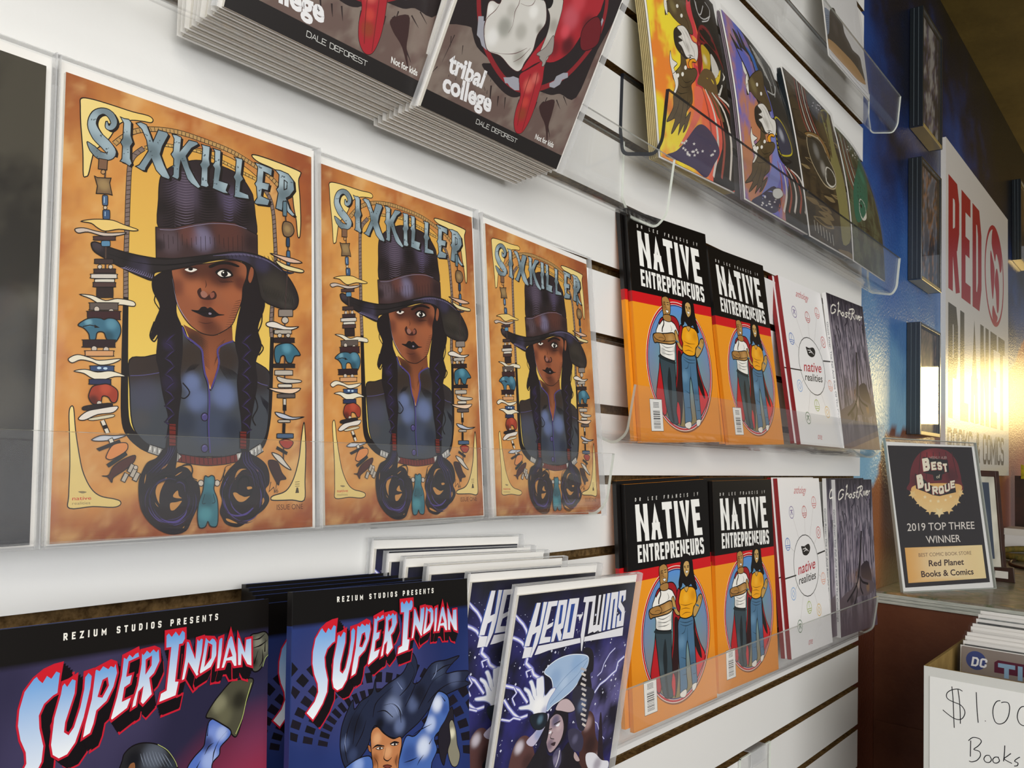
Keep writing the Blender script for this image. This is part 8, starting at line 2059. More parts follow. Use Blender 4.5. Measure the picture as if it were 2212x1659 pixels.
ART['award'] = '''
P|1d1214|39 2717,2058 51,-8 -2661,-2022 -39|s
P|6c1c24|459 2032,44 203,113 210,189 170,232 81,222 12,240 -58,163 -178,45 -205,7 -183,-84 -229,-1185 -1|b1002 2486 150 a02c30 0.6|b1495 2166 125 481018 0.8|b610 2060 100 501219 0.8
L|471016|805 2615,-138 -530|19.9|s
L|471016|956 2622,-100 -529|20|s
L|471016|1108 2630,-61 -529|20.1|s
L|471016|1261 2638,-23 -528|20.1|s
L|471016|1415 2646,16 -528|20.2|s
L|471016|1569 2654,56 -528|20.3|s
P|e9b568:f4d494:90|497 1933,-12 -166,108 -149,192 -124,285 -46,250 52,217 151,116 182,44 160,-337 31,-545 -22
P|f0cd8c|475 1706,-18 55,-68 2,58 42,-7 58,55 -29,64 34,-25 -60,47 -38,-71 -7|s
P|f0cd8c|623 1554,-18 54,-69 3,59 41,-7 58,55 -29,65 34,-26 -60,47 -38,-71 -7|s
P|f0cd8c|836 1400,-20 60,-75 3,65 45,-7 64,60 -33,71 37,-28 -65,51 -42,-78 -7|s
P|f6dfa8|1052 1346,-22 68,-86 3,75 51,-8 73,68 -37,83 42,-34 -74,58 -47,-88 -9|s
P|f0cd8c|1299 1414,-18 61,-77 3,67 45,-7 64,61 -32,73 37,-30 -66,51 -42,-79 -7|s
P|f0cd8c|1510 1579,-17 56,-70 2,62 42,-6 59,55 -30,68 35,-28 -61,47 -38,-73 -7|s
P|f0cd8c|1639 1757,-15 50,-64 2,56 39,-5 54,50 -27,61 31,-25 -55,42 -35,-65 -7|s
P|f8e4b4|779 1785,9 -25,33 -1,-28 -19,3 -26,-26 13,-31 -15,12 27,-22 17,33 3|s
P|f8e4b4|900 1708,8 -22,29 -1,-25 -17,3 -23,-23 11,-28 -13,11 24,-20 15,30 3|s
P|f8e4b4|1088 1708,8 -25,33 -1,-28 -19,3 -26,-26 13,-31 -15,12 27,-22 17,33 3|s
P|f8e4b4|1267 1732,8 -22,29 -1,-25 -17,2 -23,-23 11,-28 -13,11 24,-20 15,31 3|s
P|f8e4b4|1403 1808,8 -25,34 -1,-29 -19,3 -27,-27 14,-31 -16,12 28,-22 17,34 3|s
P|1b1213|845 2525,597 -40,-2 -242,-85 -15,-132 -51,11 -90,-193 -20,-8 113,-238 35|s
P|1b1213|604 2195,198 -104,117 -107,206 -59,413 175,9 -248,-282 -56,-140 -27,-158 16,-178 60,-204 59|s
P|1b1213|1030 2196,239 10,-49 -124,-152 -14|s
T|8c1c22|797 2226,167 30,6 252,-173 -32|B|s|0.26|0|0
T|f4ecd4|812 2238,168 30,6 252,-174 -32|B|s|0.26|0|0
T|8c1c22|1000 2258,122 12,8 165,-125 -17|E|s|0.26|0|0
T|f4ecd4|1015 2270,122 12,9 165,-126 -17|E|s|0.26|0|0
T|8c1c22|1149 2269,115 1,5 160,-116 -5|S|s|0.26|0|0
T|f4ecd4|1164 2281,115 1,6 161,-116 -6|S|s|0.26|0|0
T|8c1c22|1290 2232,109 14,-7 160,-104 -9|T|s|0.26|0|0
T|f4ecd4|1306 2244,109 14,-7 160,-104 -9|T|s|0.26|0|0
T|8c1c22|615 1887,152 35,-3 264,-148 -36|B|s|0.26|0|0
T|f4ecd4|630 1899,152 35,-3 264,-148 -36|B|s|0.26|0|0
T|8c1c22|782 1834,125 27,4 156,-122 -23|U|s|0.26|0|0
T|f4ecd4|797 1845,125 27,5 157,-123 -23|U|s|0.26|0|0
T|8c1c22|947 1782,137 12,11 159,-137 -12|R|s|0.26|0|0
T|f4ecd4|963 1794,136 12,11 159,-137 -13|R|s|0.26|0|0
T|8c1c22|1104 1788,128 23,6 157,-128 -19|Q|s|0.26|0|0
T|f4ecd4|1120 1800,128 23,6 156,-128 -18|Q|s|0.26|0|0
T|8c1c22|1257 1830,132 38,5 151,-125 -32|U|s|0.26|0|0
T|f4ecd4|1273 1841,132 39,5 151,-126 -32|U|s|0.26|0|0
T|8c1c22|1407 1907,113 22,14 148,-117 -21|E|s|0.26|0|0
T|f4ecd4|1423 1919,113 22,14 148,-117 -21|E|s|0.26|0|0
T|b8a8a0|998 2491,421 20,3 47,-416 -16|WEEKLY ALIBI|s|0.1|0|0
T|e8dcc0|1103 2115,93 4,8 75,-94 -9|of|b|0.16|0|0
T|ece4dc|266 1101,1625 38,7 149,-1623 -38|2019 TOP THREE|b|0.16|0.004|0
T|ece4dc|683 871,815 18,6 146,-834 -21|WINNER|b|0.16|0.004|0
P|e9b05c:f6e0a8:0|160 793,1857 31,-7 -639,-1860 -36|s|b1033 482 465 fbeec8 0.5
T|7a5a48|456 621,1267 23,0 69,-1263 -22|BEST COMIC BOOK STORE|b|0.16|0|0
T|3a1a18|664 443,842 13,12 117,-845 -15|Red Planet|b|0.16|0.02|0
T|3a1a18|463 249,1250 19,1 116,-1248 -21|Books & Comics|b|0.16|0.02|0
'''
ART['moonprint'] = '''
P|17162e:241f1e:90|80 80,2000 0,0 2620,-2000 0|s
P|8494ac|-713 499,321 169,364 146,303 49,-23 -174,-146 -284,-325 -125,-232 -1,-237 -34,-37 109|b-424 575 103 5a6a86 0.7|b-273 457 103 a8b4c4 0.6
L|5c6a84|-665 423,400 167,458 162|10.3
L|5c6a84|-679 380,400 169,456 160|10.3
L|5c6a84|-694 337,400 171,455 159|10.3
L|5c6a84|-708 294,400 173,454 158|10.3
L|5c6a84|-723 252,401 174,452 157|10.2
L|5c6a84|-737 209,400 177,452 155|10.2
L|5c6a84|-751 167,400 178,451 154|10.2
L|5c6a84|-766 125,401 180,449 152|10.2
P|2a2220|281 881,273 170,137 -91,260 -7,73 -154,238 -85,161 -57,396 35,78 -160,86 -252,-400 -27,-462 4,-441 4,-650 -62,-437 -14,-139 38,340 91,288 81|b498 678 112 4a403e 0.8
P|c09660|-468 229,318 23,435 83,527 40,551 24,451 -58,203 -96,-481 -103,-559 -17,-571 -18,-448 5,-310 12
'''
NE_BANDS = (0.5963, 0.6418)
POSTERS = {'poster_orange': [(0.795, -0.008, 0.62), (1.005, -0.008, 0.62), (0.9825, -0.05, 0.3482), (0.7933, -0.05, 0.338)], 'poster_purple': [(1.0242, -0.006, 0.6198), (1.1832, -0.02, 0.5987), (1.2403, -0.05, 0.353), (1.0163, -0.05, 0.3492)], 'poster_camo': [(1.2366, -0.008, 0.6211), (1.4513, -0.015, 0.6167), (1.4524, -0.05, 0.3571), (1.252, -0.05, 0.3535)], 'poster_green': [(1.4803, -0.008, 0.6062), (1.6171, -0.02, 0.5913), (1.6434, -0.05, 0.3544), (1.4599, -0.05, 0.357)], 'moonprint': [(1.345, -0.006, 0.955), (1.558, -0.006, 0.955), (1.556, -0.045, 0.672), (1.34, -0.045, 0.672)]}
AWARD_POSE = (1.8538, -0.0304, -.2410, 9.63, -26.93, 0.07); AWARD_SIZE = (0.2689, 0.3057)
PRICE_STROKES = [[(0.0442,0.2475),(0.0386,0.2493),(0.0306,0.2465),(0.0251,0.2417),(0.0238,0.2363),(0.0265,0.2325),(0.0333,0.2303),(0.0413,0.2284),(0.046,0.2237),(0.0473,0.2182),(0.0446,0.2112),(0.04,0.2079),(0.0333,0.2082),(0.0259,0.212),(0.0191,0.2166)],[(0.0308,0.2512),(0.0322,0.2352),(0.033,0.2165),(0.0338,0.1953)],[(0.0384,0.2495),(0.0402,0.2354),(0.0413,0.2198),(0.0416,0.2026)],[(0.0614,0.2497),(0.0621,0.2301),(0.0637,0.209)],[(0.072,0.2135),(0.073,0.2132)],[(0.0907,0.2445),(0.0862,0.2424),(0.0824,0.2345),(0.0817,0.2245),(0.0843,0.2152),(0.0893,0.2132),(0.0957,0.2171),(0.1001,0.2258),(0.1017,0.2373),(0.1001,0.2433),(0.0957,0.2437),(0.0917,0.2421)],[(0.1218,0.2438),(0.1157,0.2417),(0.1119,0.2354),(0.1107,0.2267),(0.1131,0.2197),(0.118,0.2176),(0.1241,0.2201)],[(0.0545,0.183),(0.0542,0.1726),(0.054,0.1612)],[(0.0516,0.182),(0.0571,0.1876),(0.0649,0.188),(0.0675,0.1844),(0.0636,0.1778),(0.0584,0.172),(0.0649,0.171),(0.0665,0.1658),(0.0623,0.1584),(0.0558,0.1546),(0.0525,0.1549)],[(0.0778,0.1686),(0.0733,0.1675),(0.0707,0.1626),(0.0726,0.1589),(0.0771,0.1593),(0.0797,0.1635),(0.0778,0.1679)],[(0.0886,0.1691),(0.0841,0.1681),(0.0813,0.1639),(0.0829,0.1604),(0.0867,0.1611),(0.0894,0.1646),(0.0879,0.1684)],[(0.0958,0.1864),(0.0953,0.1758),(0.0942,0.1651)],[(0.103,0.1777),(0.098,0.1723),(0.0949,0.169),(0.098,0.1668),(0.1042,0.1649)],[(0.1135,0.1756),(0.1092,0.1717),(0.1073,0.1685),(0.111,0.1673),(0.1104,0.1637),(0.1067,0.1621)]]

# ------------------------------------------------------------------ cover backgrounds (smooth paint under the ink)
def bg_six(u, v):
    n = fbm(u*3.2, v*4.2, 5, 1.3); e = min(u, 1-u, v*1.5, (1-v)*1.5)
    c = mixc(lin('d0904a'), lin('e2b062'), .5+n*1.6)
    edge = 1-min(e/.16, 1)
    corner = max(0, 1-math.hypot((u-1)/.45, (v-1)/.28)) + .8*max(0, 1-math.hypot(u/.3, (v-1)/.2)) + max(0, 1-v/.10) + .55*max(0, 1-(1-u)/.16)*(.4+.6*abs(math.sin(v*5)))
    c = mixc(c, lin('b87038'), edge*.6+n*.9)
    c = mixc(c, lin('96502e'), corner*1.15+n*.3)
    m = fbm(u*7, v*9, 5, 7); c = mixc(c, lin('a85c30'), max(0, m-.08)*.9*(.3+edge)); c = mixc(c, lin('e4b878'), max(0, -.1-m)*.8)
    return c
def bg_si_a(u, v):
    n = fbm(u*2, v*2.5, 3, 3)
    c = mixc(lin('2a2742'), lin('4b4468'), max(0, 1-v)*1.2+n*.6)
    c = mixc(c, lin('a8304a'), max(0, 1-math.hypot((u-1.0)/.6, (v-.45)/.34))*1.5)
    c = mixc(c, lin('6e2c4e'), max(0, 1-math.hypot(u/.5, (v-.45)/.2)))
    if v > .925: c = lin('14110f')
    return c
def bg_si_b(u, v):
    c = mixc(lin('1d2c60'), lin('2c3c78'), .5+fbm(u*2, v*2, 3, 5))
    c = mixc(c, lin('5a5484'), max(0, 1-math.hypot((u-.35)/.5, (v-.78)/.18))*.6)
    if v > .922: c = lin('110f0e')
    return c
def bg_ht(u, v):
    n = fbm(u*4, v*5, 5, 9); c = mixc(lin('0d0e24'), lin('2a2870'), .35+n*1.1)
    c = mixc(c, lin('14141c'), max(0, (v-.8)*5)*.9); c = mixc(c, lin('7a74b0'), max(0, 1-math.hypot((u-.9)/.4, (v-.6)/.22))*(.6+n))
    c = mixc(c, lin('38508c'), max(0, .35-v)*1.4); return mixc(c, lin('4a4c50'), max(0, 1-math.hypot((u-1)/.2, (v-.95)/.15))*.8)
def bg_tc(u, v):
    n = fbm(u*6, v*8, 6, 2); c = mixc(lin('84766c'), lin('6b5750'), .5+n*1.6); return mixc(c, lin('5e2a2c'), max(0, u-.72)*1.8*max(0, fbm(u*9, v*9, 4, 4)+.3))
def bg_orange(u, v):
    n = fbm(u*5, v*4, 4, 11); c = mixc(lin('f08a34'), lin('fae43c'), .45+n*2.0+(.25-u)*.9); return mixc(c, lin('ee5e4a'), max(0, u-.33)*2.6)
def bg_purple(u, v):
    n = fbm(u*4, v*3, 4, 13); c = mixc(lin('6c6cc0'), lin('c4825c'), .3+n*2.2-(v-.45)*.7+(.2-u)*.9); return mixc(c, lin('3a62c4'), max(0, (v-.55)*2)*(.3+u))
def bg_camo(u, v): return mixc(lin('4a3c28'), lin('2a221a'), .5+fbm(u*6, v*5, 4, 17)*2)
def bg_green(u, v): return mixc(lin('3c3c2c'), lin('5c6248'), .5+fbm(u*6, v*5, 4, 19)*2)
def bg_ghost(u, v):
    n = fbm(u*22, v*4, 5, 21); c = mixc(lin('4a4654'), lin('a39aa6'), .45+n*1.9)
    c = mixc(c, lin('1e1a26'), max(0, (v-.72)*3.4)); c = mixc(c, lin('4a3c44'), max(0, .42-v)*2.2)
    c = mixc(c, lin('8a6442'), max(0, 1-math.hypot((u-.62)/.45, (v-.36)/.06))*.8); return mixc(c, lin('5c4a58'), max(0, .2-v)*3+n*.2)
def bg_dark(u, v):
    n = fbm(u*3, v*4, 5, 23); c = mixc(lin('26231e'), lin('48443a'), .45+n*1.2+(v-.6)*.5)
    c = mixc(c, lin('7a4428'), max(0, 1-math.hypot((u-.66)/.3, (v-.52)/.16))*(.5+n)); return mixc(c, lin('23242c'), max(0, .38-v)*2.4)

def make_print(w, h, bg, arts, nx=44, ny=68):
    P = Print(w, h); P.base(nx, ny, bg)
    for a in arts: P.art(ART[a])
    return P
PR = {}
PR['six'] = make_print(.1685, .26, bg_six, ['six'], 56, 86)
PR['ne'] = make_print(.1685, .26, lambda u, v: lin('e8921e'), ['ne'], 2, 2)
PR['si_a'] = make_print(.1685, .26, bg_si_a, ['si_a', 'si_logo'], 40, 80)
PR['si_b'] = make_print(.1685, .26, bg_si_b, ['si_b', 'si_logo'], 40, 80)
P = make_print(.1685, .26, bg_ht, [], 44, 68)
rnd = random.Random(5)
for i in range(420):
    x = rnd.random()*.1685; y = rnd.random()*.245; r = rnd.choice([.0002, .0003, .0004, .0005, .0009, .0013])
    P.poly('dfe2f4', [(x-r, y), (x, y-r), (x+r, y), (x, y+r)], smooth=False)
P.art(ART['ht']); PR['ht'] = P
PR['tc'] = make_print(.1685, .26, bg_tc, ['tc'], 50, 76)
PR['anthology'] = make_print(.1685, .26, lambda u, v: lin('efeeee'), ['anthology'], 2, 2)
PR['ghost'] = make_print(.1685, .26, bg_ghost, ['ghost'], 60, 60)
PR['dark'] = make_print(.1685, .26, bg_dark, [], 44, 66)
PR['poster_orange'] = make_print(.216, .279, bg_orange, ['poster_orange'], 40, 50)
PR['poster_purple'] = make_print(.216, .279, bg_purple, ['poster_purple'], 40, 50)
PR['poster_camo'] = make_print(.216, .279, bg_camo, ['poster_camo'], 40, 50)
PR['poster_green'] = make_print(.216, .279, bg_green, ['poster_green'], 40, 50)
PR['moonprint'] = make_print(.216, .279, lambda u, v: lin('e9e9ea'), ['moonprint'], 20, 26)
PR['award'] = make_print(.216, .279, lambda u, v: lin('f0f0ee'), ['award'], 2, 2)
INK = {k: PR[k].mesh(k + '_ink', M['print']) for k in ('six', 'ne', 'si_a', 'si_b', 'ht', 'tc', 'anthology', 'ghost', 'dark', 'award')}
for k in ('ne', 'anthology', 'ghost', 'si_a', 'si_b'): pass

# ------------------------------------------------------------------ setting: walls, ceiling, floor
def wall_color(x, z):
    n = fbm(x*1.1, z*1.6+x*.25, 5, 31); m = fbm(x*6, z*6, 4, 33)
    t = (z+.28*(n+m*.25)) + (x-1.95)*.15
    stops = [(-.3, lin('7fb4d4')), (.05, lin('8fc0dc')), (.25, lin('6a9fca')), (.40, lin('4478b4')), (.60, lin('2c62ac')), (.80, lin('1c4690')), (.95, lin('142a5c')), (1.06, lin('12162a')), (1.3, lin('111113'))]
    c = stops[0][1]
    for (a, ca), (b, cb) in zip(stops, stops[1:]):
        if t >= a: c = mixc(ca, cb, (t-a)/(b-a))
    # painted desert: mesas and ground
    mesa = [(-9, -.30), (1.60, -.30), (1.70, -.07), (1.84, -.015), (1.88, .02), (1.915, .08), (1.96, .098), (2.02, .09), (2.10, .105), (3.25, .26), (3.35, .33), (3.55, .40), (3.77, .52), (3.95, .62), (9, .7)]
    for (a, za), (b, zb) in zip(mesa, mesa[1:]):
        if a <= x < b:
            top = za+(zb-za)*(x-a)/(b-a)+.012*m
            if z < top:
                g = fbm(x*3, z*2.2, 4, 37)
                c = mixc(lin('7a4320'), lin('9c5a26'), .5+g*1.4)
                c = mixc(c, lin('c0560c'), max(0, min(1, (x-3.15)*2))*.85)
                if z < -.18: c = mixc(c, lin('5c3020'), min(1, (-.18-z)*8))
    return c
x0, x1, z0, z1 = -1.2, 5.4, -1.35, 1.262
wv = []; wf = []; wc = []
def axis(a, b, fine, step_f, step_c):
    r = []; t = a
    while t < b: r.append(t); t += step_f if fine[0] <= t < fine[1] else step_c
    return r + [b]
xs = axis(x0, x1, (1.6, 4.0), .022, .15); zs = axis(z0, z1, (-.45, 1.262), .016, .12)
for z in zs:
    for x in xs: wv.append((x, .020, z)); wc.append(wall_color(x, z))
nx = len(xs)
wf = [(j*nx+i, j*nx+i+1, (j+1)*nx+i+1, (j+1)*nx+i) for j in range(len(zs)-1) for i in range(nx-1)]
me = bpy.data.meshes.new('wall_back'); me.from_pydata(wv + [(x0, .14, z0), (x1, .14, z0), (x1, .14, z1), (x0, .14, z1)], [], wf)
at = me.color_attributes.new('ink', 'FLOAT_COLOR', 'POINT'); at.data.foreach_set('color', [k for c in wc + [wc[0]]*4 for k in (*c[:3], 1.0)])
me.materials.append(M['mural'])
bm = bmesh.new(); bm.from_mesh(me); bm.verts.ensure_lookup_table(); n = len(wv)
bm.faces.new([bm.verts[n+i] for i in (3, 2, 1, 0)])
bm.to_mesh(me); bm.free()
wall = obj('wall_back', me); wall['kind'] = 'structure'

M['ceiling'] = mat('olive_ceiling', '6a5826', .75, .2, col2='7c6830', noise_scale=5, bump=.3, bump_scale=70)
M['floor'] = mat('grey_floor', '6e665c', .6, .3, col2='857c70', noise_scale=5)
M['plain_wall'] = mat('warm_wall', 'b8b4ac', .8, .2, bump=.1)
b = MB(); b.box(-1.2, -3.8, 1.262, 5.4, .14, 1.34); o = b.build('ceiling', M['ceiling']); o['kind'] = 'structure'
b = MB(); b.box(-1.2, -3.8, -1.43, 5.4, .14, -1.35); o = b.build('floor', M['floor']); o['kind'] = 'structure'

# ------------------------------------------------------------------ slatwall: white slats over a brown MDF core
Z0 = -.01031; PITCH = .0762; END = 1.66896; LEFT = -.62
panel = thing('slatwall_panel', 'white slatwall panel with brown grooves that carries the clear shelves', 'wall panel', Matrix.Translation((LEFT, .019, -.85)))
inv = panel.matrix_world.inverted()
def local(o):
    o.data.transform(inv); return o
b = MB(); b.box(LEFT, .0115, Z0-11*PITCH, END, .0192, Z0+16*PITCH); local(b.build('core', M['mdf_dark'], panel))
base_slat = None
for k in range(-11, 16):
    zb = Z0+k*PITCH; zt = Z0+(k+1)*PITCH-.0098
    if base_slat is None:
        b = MB(); b.box(0, 0, 0, END-LEFT, .0112, zt-zb, 1, {'front': 0}); base_slat = b.build('slat', [M['laminate'], M['mdf']], panel); o = base_slat
        # flanges behind the lips of each slat
    else:
        o = base_slat.copy(); COL.objects.link(o); o.parent = panel
    o.location = inv @ Vector((LEFT, 0, zb))

# ------------------------------------------------------------------ clear acrylic shelves
def shelf(label, x0, x1, prof, cap='acrylic_edge', cap2=None, t=.0028, group='clear acrylic shelves hooked into the slatwall'):
    """prof: (y, z) centre line from the slatwall groove down, along the tray and up the front lip."""
    pts = []
    # round the bends
    for i, p in enumerate(prof):
        if 0 < i < len(prof)-1 and abs(p[0]) > .004 or i == 2:
            a = Vector(prof[i-1]); c = Vector(prof[i+1]); q = Vector(p); r = min(.008, (a-q).length*.4, (c-q).length*.4)
            s = q+(a-q).normalized()*r; e = q+(c-q).normalized()*r
            for k in range(5): u = k/4; pts.append((s*(1-u)**2+q*2*u*(1-u)+e*u*u))
        else: pts.append(Vector(p))
    L = []; R = []
    for i, q in enumerate(pts):
        d = (pts[min(i+1, len(pts)-1)]-pts[max(i-1, 0)]).normalized(); nn = Vector((-d.y, d.x)); L.append(q+nn*t/2); R.append(q-nn*t/2)
    th = thing('acrylic_shelf', label, 'shelf', Matrix.Translation((x0, prof[2][0], prof[2][1])), group)
    iv = th.matrix_world.inverted()
    v = []; f = []; n = len(pts)
    for X in (x0, x1):
        for q in L: v.append((X, q.x, q.y))
    # one wall of the sheet is enough for the clear faces: both faces, plus the edges as a second material
    b = MB(); b.v = [(X, q.x, q.y) for X in (x0, x1) for q in L+R]; k = 2*n
    for i in range(n-1):
        for o_, rev in ((0, 0), (n, 1)):
            q = (o_+i, o_+i+1, k+o_+i+1, k+o_+i); b.f.append(q if rev else q[::-1]); b.mi.append(0)
    for X in (0, k):
        for i in range(n-1): b.f.append((X+i, X+i+1, X+n+i+1, X+n+i)); b.mi.append(1 if X == 0 else 2)
    b.f.append((n-1, 2*n-1, k+2*n-1, k+n-1)); b.mi.append(1); b.f.append((0, n, k+n, k)); b.mi.append(1)
    sh = b.build('shelf_tray', [M['acrylic'], M[cap], M[cap2 or cap]], th); sh.data.transform(iv)
    hk = MB(); zt = prof[0][1]
    hk.quad((x0, prof[0][0], zt), (x1, prof[0][0], zt), (x1, .0085, zt+.004), (x0, .0085, zt+.004)); hk.quad((x0, .0085, zt+.004), (x1, .0085, zt+.004), (x1, .0085, zt+.010-.004), (x0, .0085, zt+.006))
    h = hk.build('hook_strip', M['acrylic'], th); h.data.transform(iv)
    return th
def G(k): return Z0+k*PITCH-.0065   # height where a shelf hooks into groove k
shelf('long clear shelf holding the three bagged comics with the woman in the tall hat', -.20, .700,
      [(-.0016, G(1)), (-.0016, -.020), (-.012, -.040), (-.040, -.0475), (-.0545, -.034), (-.0605, .0135)], cap2='acrylic_white_edge')
shelf('clear shelf at the top left holding thick piles of dark bagged comics', -.12, .795,
      [(-.0016, G(5)), (-.0016, .300), (-.012, .276), (-.0455, .2595), (-.0585, .272), (-.066, .3315)], cap2='acrylic_white_edge')
shelf('clear shelf holding the four eagle prints, its dark left end beside the black comics', .786, 1.700,
      [(-.0022, G(6)), (-.0022, .375), (-.006, .3465), (-.047, .3385), (-.0555, .352), (-.0605, .408)], cap='acrylic_dark_edge', cap2='acrylic_white_edge', t=.0042)
shelf('topmost clear shelf at the right, holding the moonlit rock print', 1.02, 1.700,
      [(-.0016, G(10)), (-.0016, .700), (-.006, .6655), (-.047, .6575), (-.0555, .671), (-.0605, .727)], cap2='acrylic_white_edge')
shelf('clear shelf holding the upper row of orange, white and grey books', .735, 1.600,
      [(-.0016, G(2)), (-.0016, .052), (-.010, .034), (-.0385, .0235), (-.0535, .034), (-.0615, .0835)], cap2='acrylic_white_edge')
shelf('lowest clear shelf holding the lower row of orange, white and grey books', .720, 1.573,
      [(-.0016, G(-2)), (-.0016, -.255), (-.010, -.272), (-.0385, -.2825), (-.0535, -.272), (-.0615, -.2155)])
shelf('clear shelf under the blue hero comics, cut by the lower edge of the photo', -.20, .700,
      [(-.0016, G(-3)), (-.0016, -.32), (-.012, -.352), (-.118, -.366), (-.128, -.352), (-.136, -.290)])

# ------------------------------------------------------------------ comics and books
def sheet(name, x0, y0, x1, y1, z, m, parent, n=8, amp=0, seed=0, edge=None):
    """thin, slightly wavy sheet of bag film in local cover coordinates"""
    b = MB(); nx, ny = n, int(n*1.5)
    for j in range(ny+1):
        for i in range(nx+1):
            u, v = i/nx, j/ny; w = amp*noise.noise(Vector((u*2.5+seed, v*3.5, seed)))
            b.v.append((x0+(x1-x0)*u, y0+(y1-y0)*v, z+w))
    for j in range(ny):
        for i in range(nx): a = j*(nx+1)+i; b.f.append((a, a+1, a+nx+2, a+nx+1)); b.mi.append(0)
    return b.build(name, m, parent, smooth=True)
def bagged(label, mtx, ink, group, seed=0, w=.1685, h=.26, name='bagged_comic', flap=.006, front=True):
    t = thing(name, label, 'comic', mtx, group)
    b = MB(); b.box(0, 0, -.0022, w, h, 0); b.build('pages', M['paper'], t)
    o = obj('front_cover', ink, t) if front else None
    b = MB(); b.box(-.003, -.001, -.0032, w+.004, h+.0065, -.0024); b.build('backing_board', M['board'], t)
    bag = sheet('clear_bag', -.0055, -.002, w+.0065, h+.0085, .0022, M['bag'], t, amp=.0012, seed=seed)
    b = MB()
    for xa, xb in ((-.0062, -.0054), (w+.0062, w+.0070)):
        b.box(xa, -.002, -.0036, xb, h+.0085, .0022)
    b.box(-.0062, h+.0082, -.0036, w+.0070, h+.0087, .0010); b.build('bag_seam', M['bag_edge'], bag)
    return t
# three bagged comics on the long shelf
bagged('leftmost and largest of the three bagged comics of the woman in the tall hat', pose(.1971, -.0339, -.0452, 5.0, -.2, .5), INK['six'], 'bagged comics of the woman in the tall hat', 1)
bagged('middle bagged comic of the woman in the tall hat on the clear shelf', pose(.3766, -.0341, -.0434, 6.0, .8, .3), INK['six'], 'bagged comics of the woman in the tall hat', 2)
bagged('smallest looking, rightmost bagged comic of the woman in the tall hat, beside the shelf end', pose(.5552, -.0374, -.0432, 7.0, 1.5, -1.3), INK['six'], 'bagged comics of the woman in the tall hat', 3)
bagged('dark, nearly black bagged comic cut off by the left edge of the photo', pose(.0195, -.0330, -.0470, 5.0, .2, .6), INK['dark'], None, 4)

# piles of bagged black comics on the upper left shelf
ORD = ('', 'first', 'second', 'third', 'fourth', 'fifth', 'sixth', 'seventh', 'last')
def pile(x, y, z, lean, yw, rl, n, step, lab, labf):
    m0 = pose(x, y, z, lean, yw, rl)
    first = bagged(labf, m0, INK['tc'], 'black bagged comics with white lettering on the upper left shelf', x)
    for i in range(1, n):
        c = None
        f = i/(n-1); m = pose(x+(i % 3-1)*.0008, y+i*step, z-.004*f, lean*(1-f)+4*f, yw, rl)
        t = thing('bagged_comic', lab % ORD[i], 'comic', m, 'bagged comics in the piles on the upper left shelf')
        for ch in first.children:
            if ch.name.startswith(('front_cover', 'clear_bag')): continue
            d = ch.copy(); COL.objects.link(d); d.parent = t
pile(.2599, -.0588, .2661, -15.9, 0, 0, 9, .0056, '%s bagged comic behind the left black cover, only its lower edge showing', 'front black bagged comic of the left pile, cut by the photo top')
pile(.4200, -.0615, .2612, -25.0, 0, .3, 9, .0056, '%s bagged comic behind the right black cover, only its lower edge showing', 'front black bagged comic of the right pile, with pale figure and red drapery')

# square-bound books
def book(label, mtx, ink, group, spine, thick=.005, cat='book', w=.1685, h=.26, front=True, name='paperback_book', spinetext=None):
    t = thing(name, label, cat, mtx, group)
    b = MB(); b.box(.0006, .0005, -thick+.0004, w-.0006, h-.0005, -.0004); b.build('pages', M['paper'], t)
    b = MB(); b.box(0, 0, -.0004, w, h, 0); b.box(0, 0, -thick, w, h, -thick+.0004); b.build('cover_card', M[spine[0]], t)
    b = MB(); b.box(-.0006, 0, -thick, .0004, h, 0)
    if len(spine) > 1: # two-tone spine: black above, band, orange below
        b = MB(); y0 = 0
        for fr, mi in spine[1]: b.box(-.0006, y0*h, -thick, .0004, fr*h, 0, mi); y0 = fr
        b.build('spine', [M[k] for k in spine[2]], t)
    else: b.build('spine', M[spine[0]], t)
    if front: obj('front_cover', ink, t)
    if spinetext: obj('spine_lettering', spinetext, t)
    return t
M['cover_black'] = mat('black_cover_card', '141110', .3, .5); M['cover_orange'] = mat('orange_cover_card', 'ea921e', .35, .4); M['cover_red'] = mat('red_cover_card', 'b01c22', .35, .4)
M['cover_white'] = mat('white_cover_card', 'ecebea', .4, .4); M['cover_blue'] = mat('blue_cover_card', '24366e', .3, .5); M['cover_maroon'] = mat('dark_red_cover_card', '8e1f22', .4, .4)
b2f, b1f = NE_BANDS
NES = ('cover_orange', [(b2f, 0), (b1f, 1), (1.0, 2)], ('cover_orange', 'cover_red', 'cover_black'))
gN = 'orange and black paperbacks with a couple in capes'
def back_copy(mtx_args, dx, dy, dz, lab, ink, group, spine, **k):
    x, y, z, le, yw, rl = mtx_args
    return book(lab, pose(x+dx, y+dy, z+dz, le, yw, rl), ink, group, spine, **k)
ne1 = (.7969, -.0350, .0263, 5.0, -4.3, 2.2); ne2 = (1.0048, -.0400, .0305, 7.2, -1.9, 1.9); ne3 = (.8020, -.0330, -.2788, 3.3, -4.9, 2.2); ne4 = (.9978, -.0370, -.2756, 3.1, -2.8, .8)
book('orange and black paperback, left front copy on the upper of the two book shelves', pose(*ne1), INK['ne'], gN, NES)
back_copy(ne1, -.0052, .0062, .0015, 'orange and black paperback directly behind the left front copy, upper book shelf', INK['ne'], gN, NES)
book('orange and black paperback, right front copy on the upper of the two book shelves', pose(*ne2), INK['ne'], gN, NES)
back_copy(ne2, -.0052, .0062, .0008, 'orange and black paperback directly behind the right front copy, upper book shelf', INK['ne'], gN, NES)
book('orange and black paperback, left front copy on the lowest shelf beside the white star comics', pose(*ne3), INK['ne'], gN, NES)
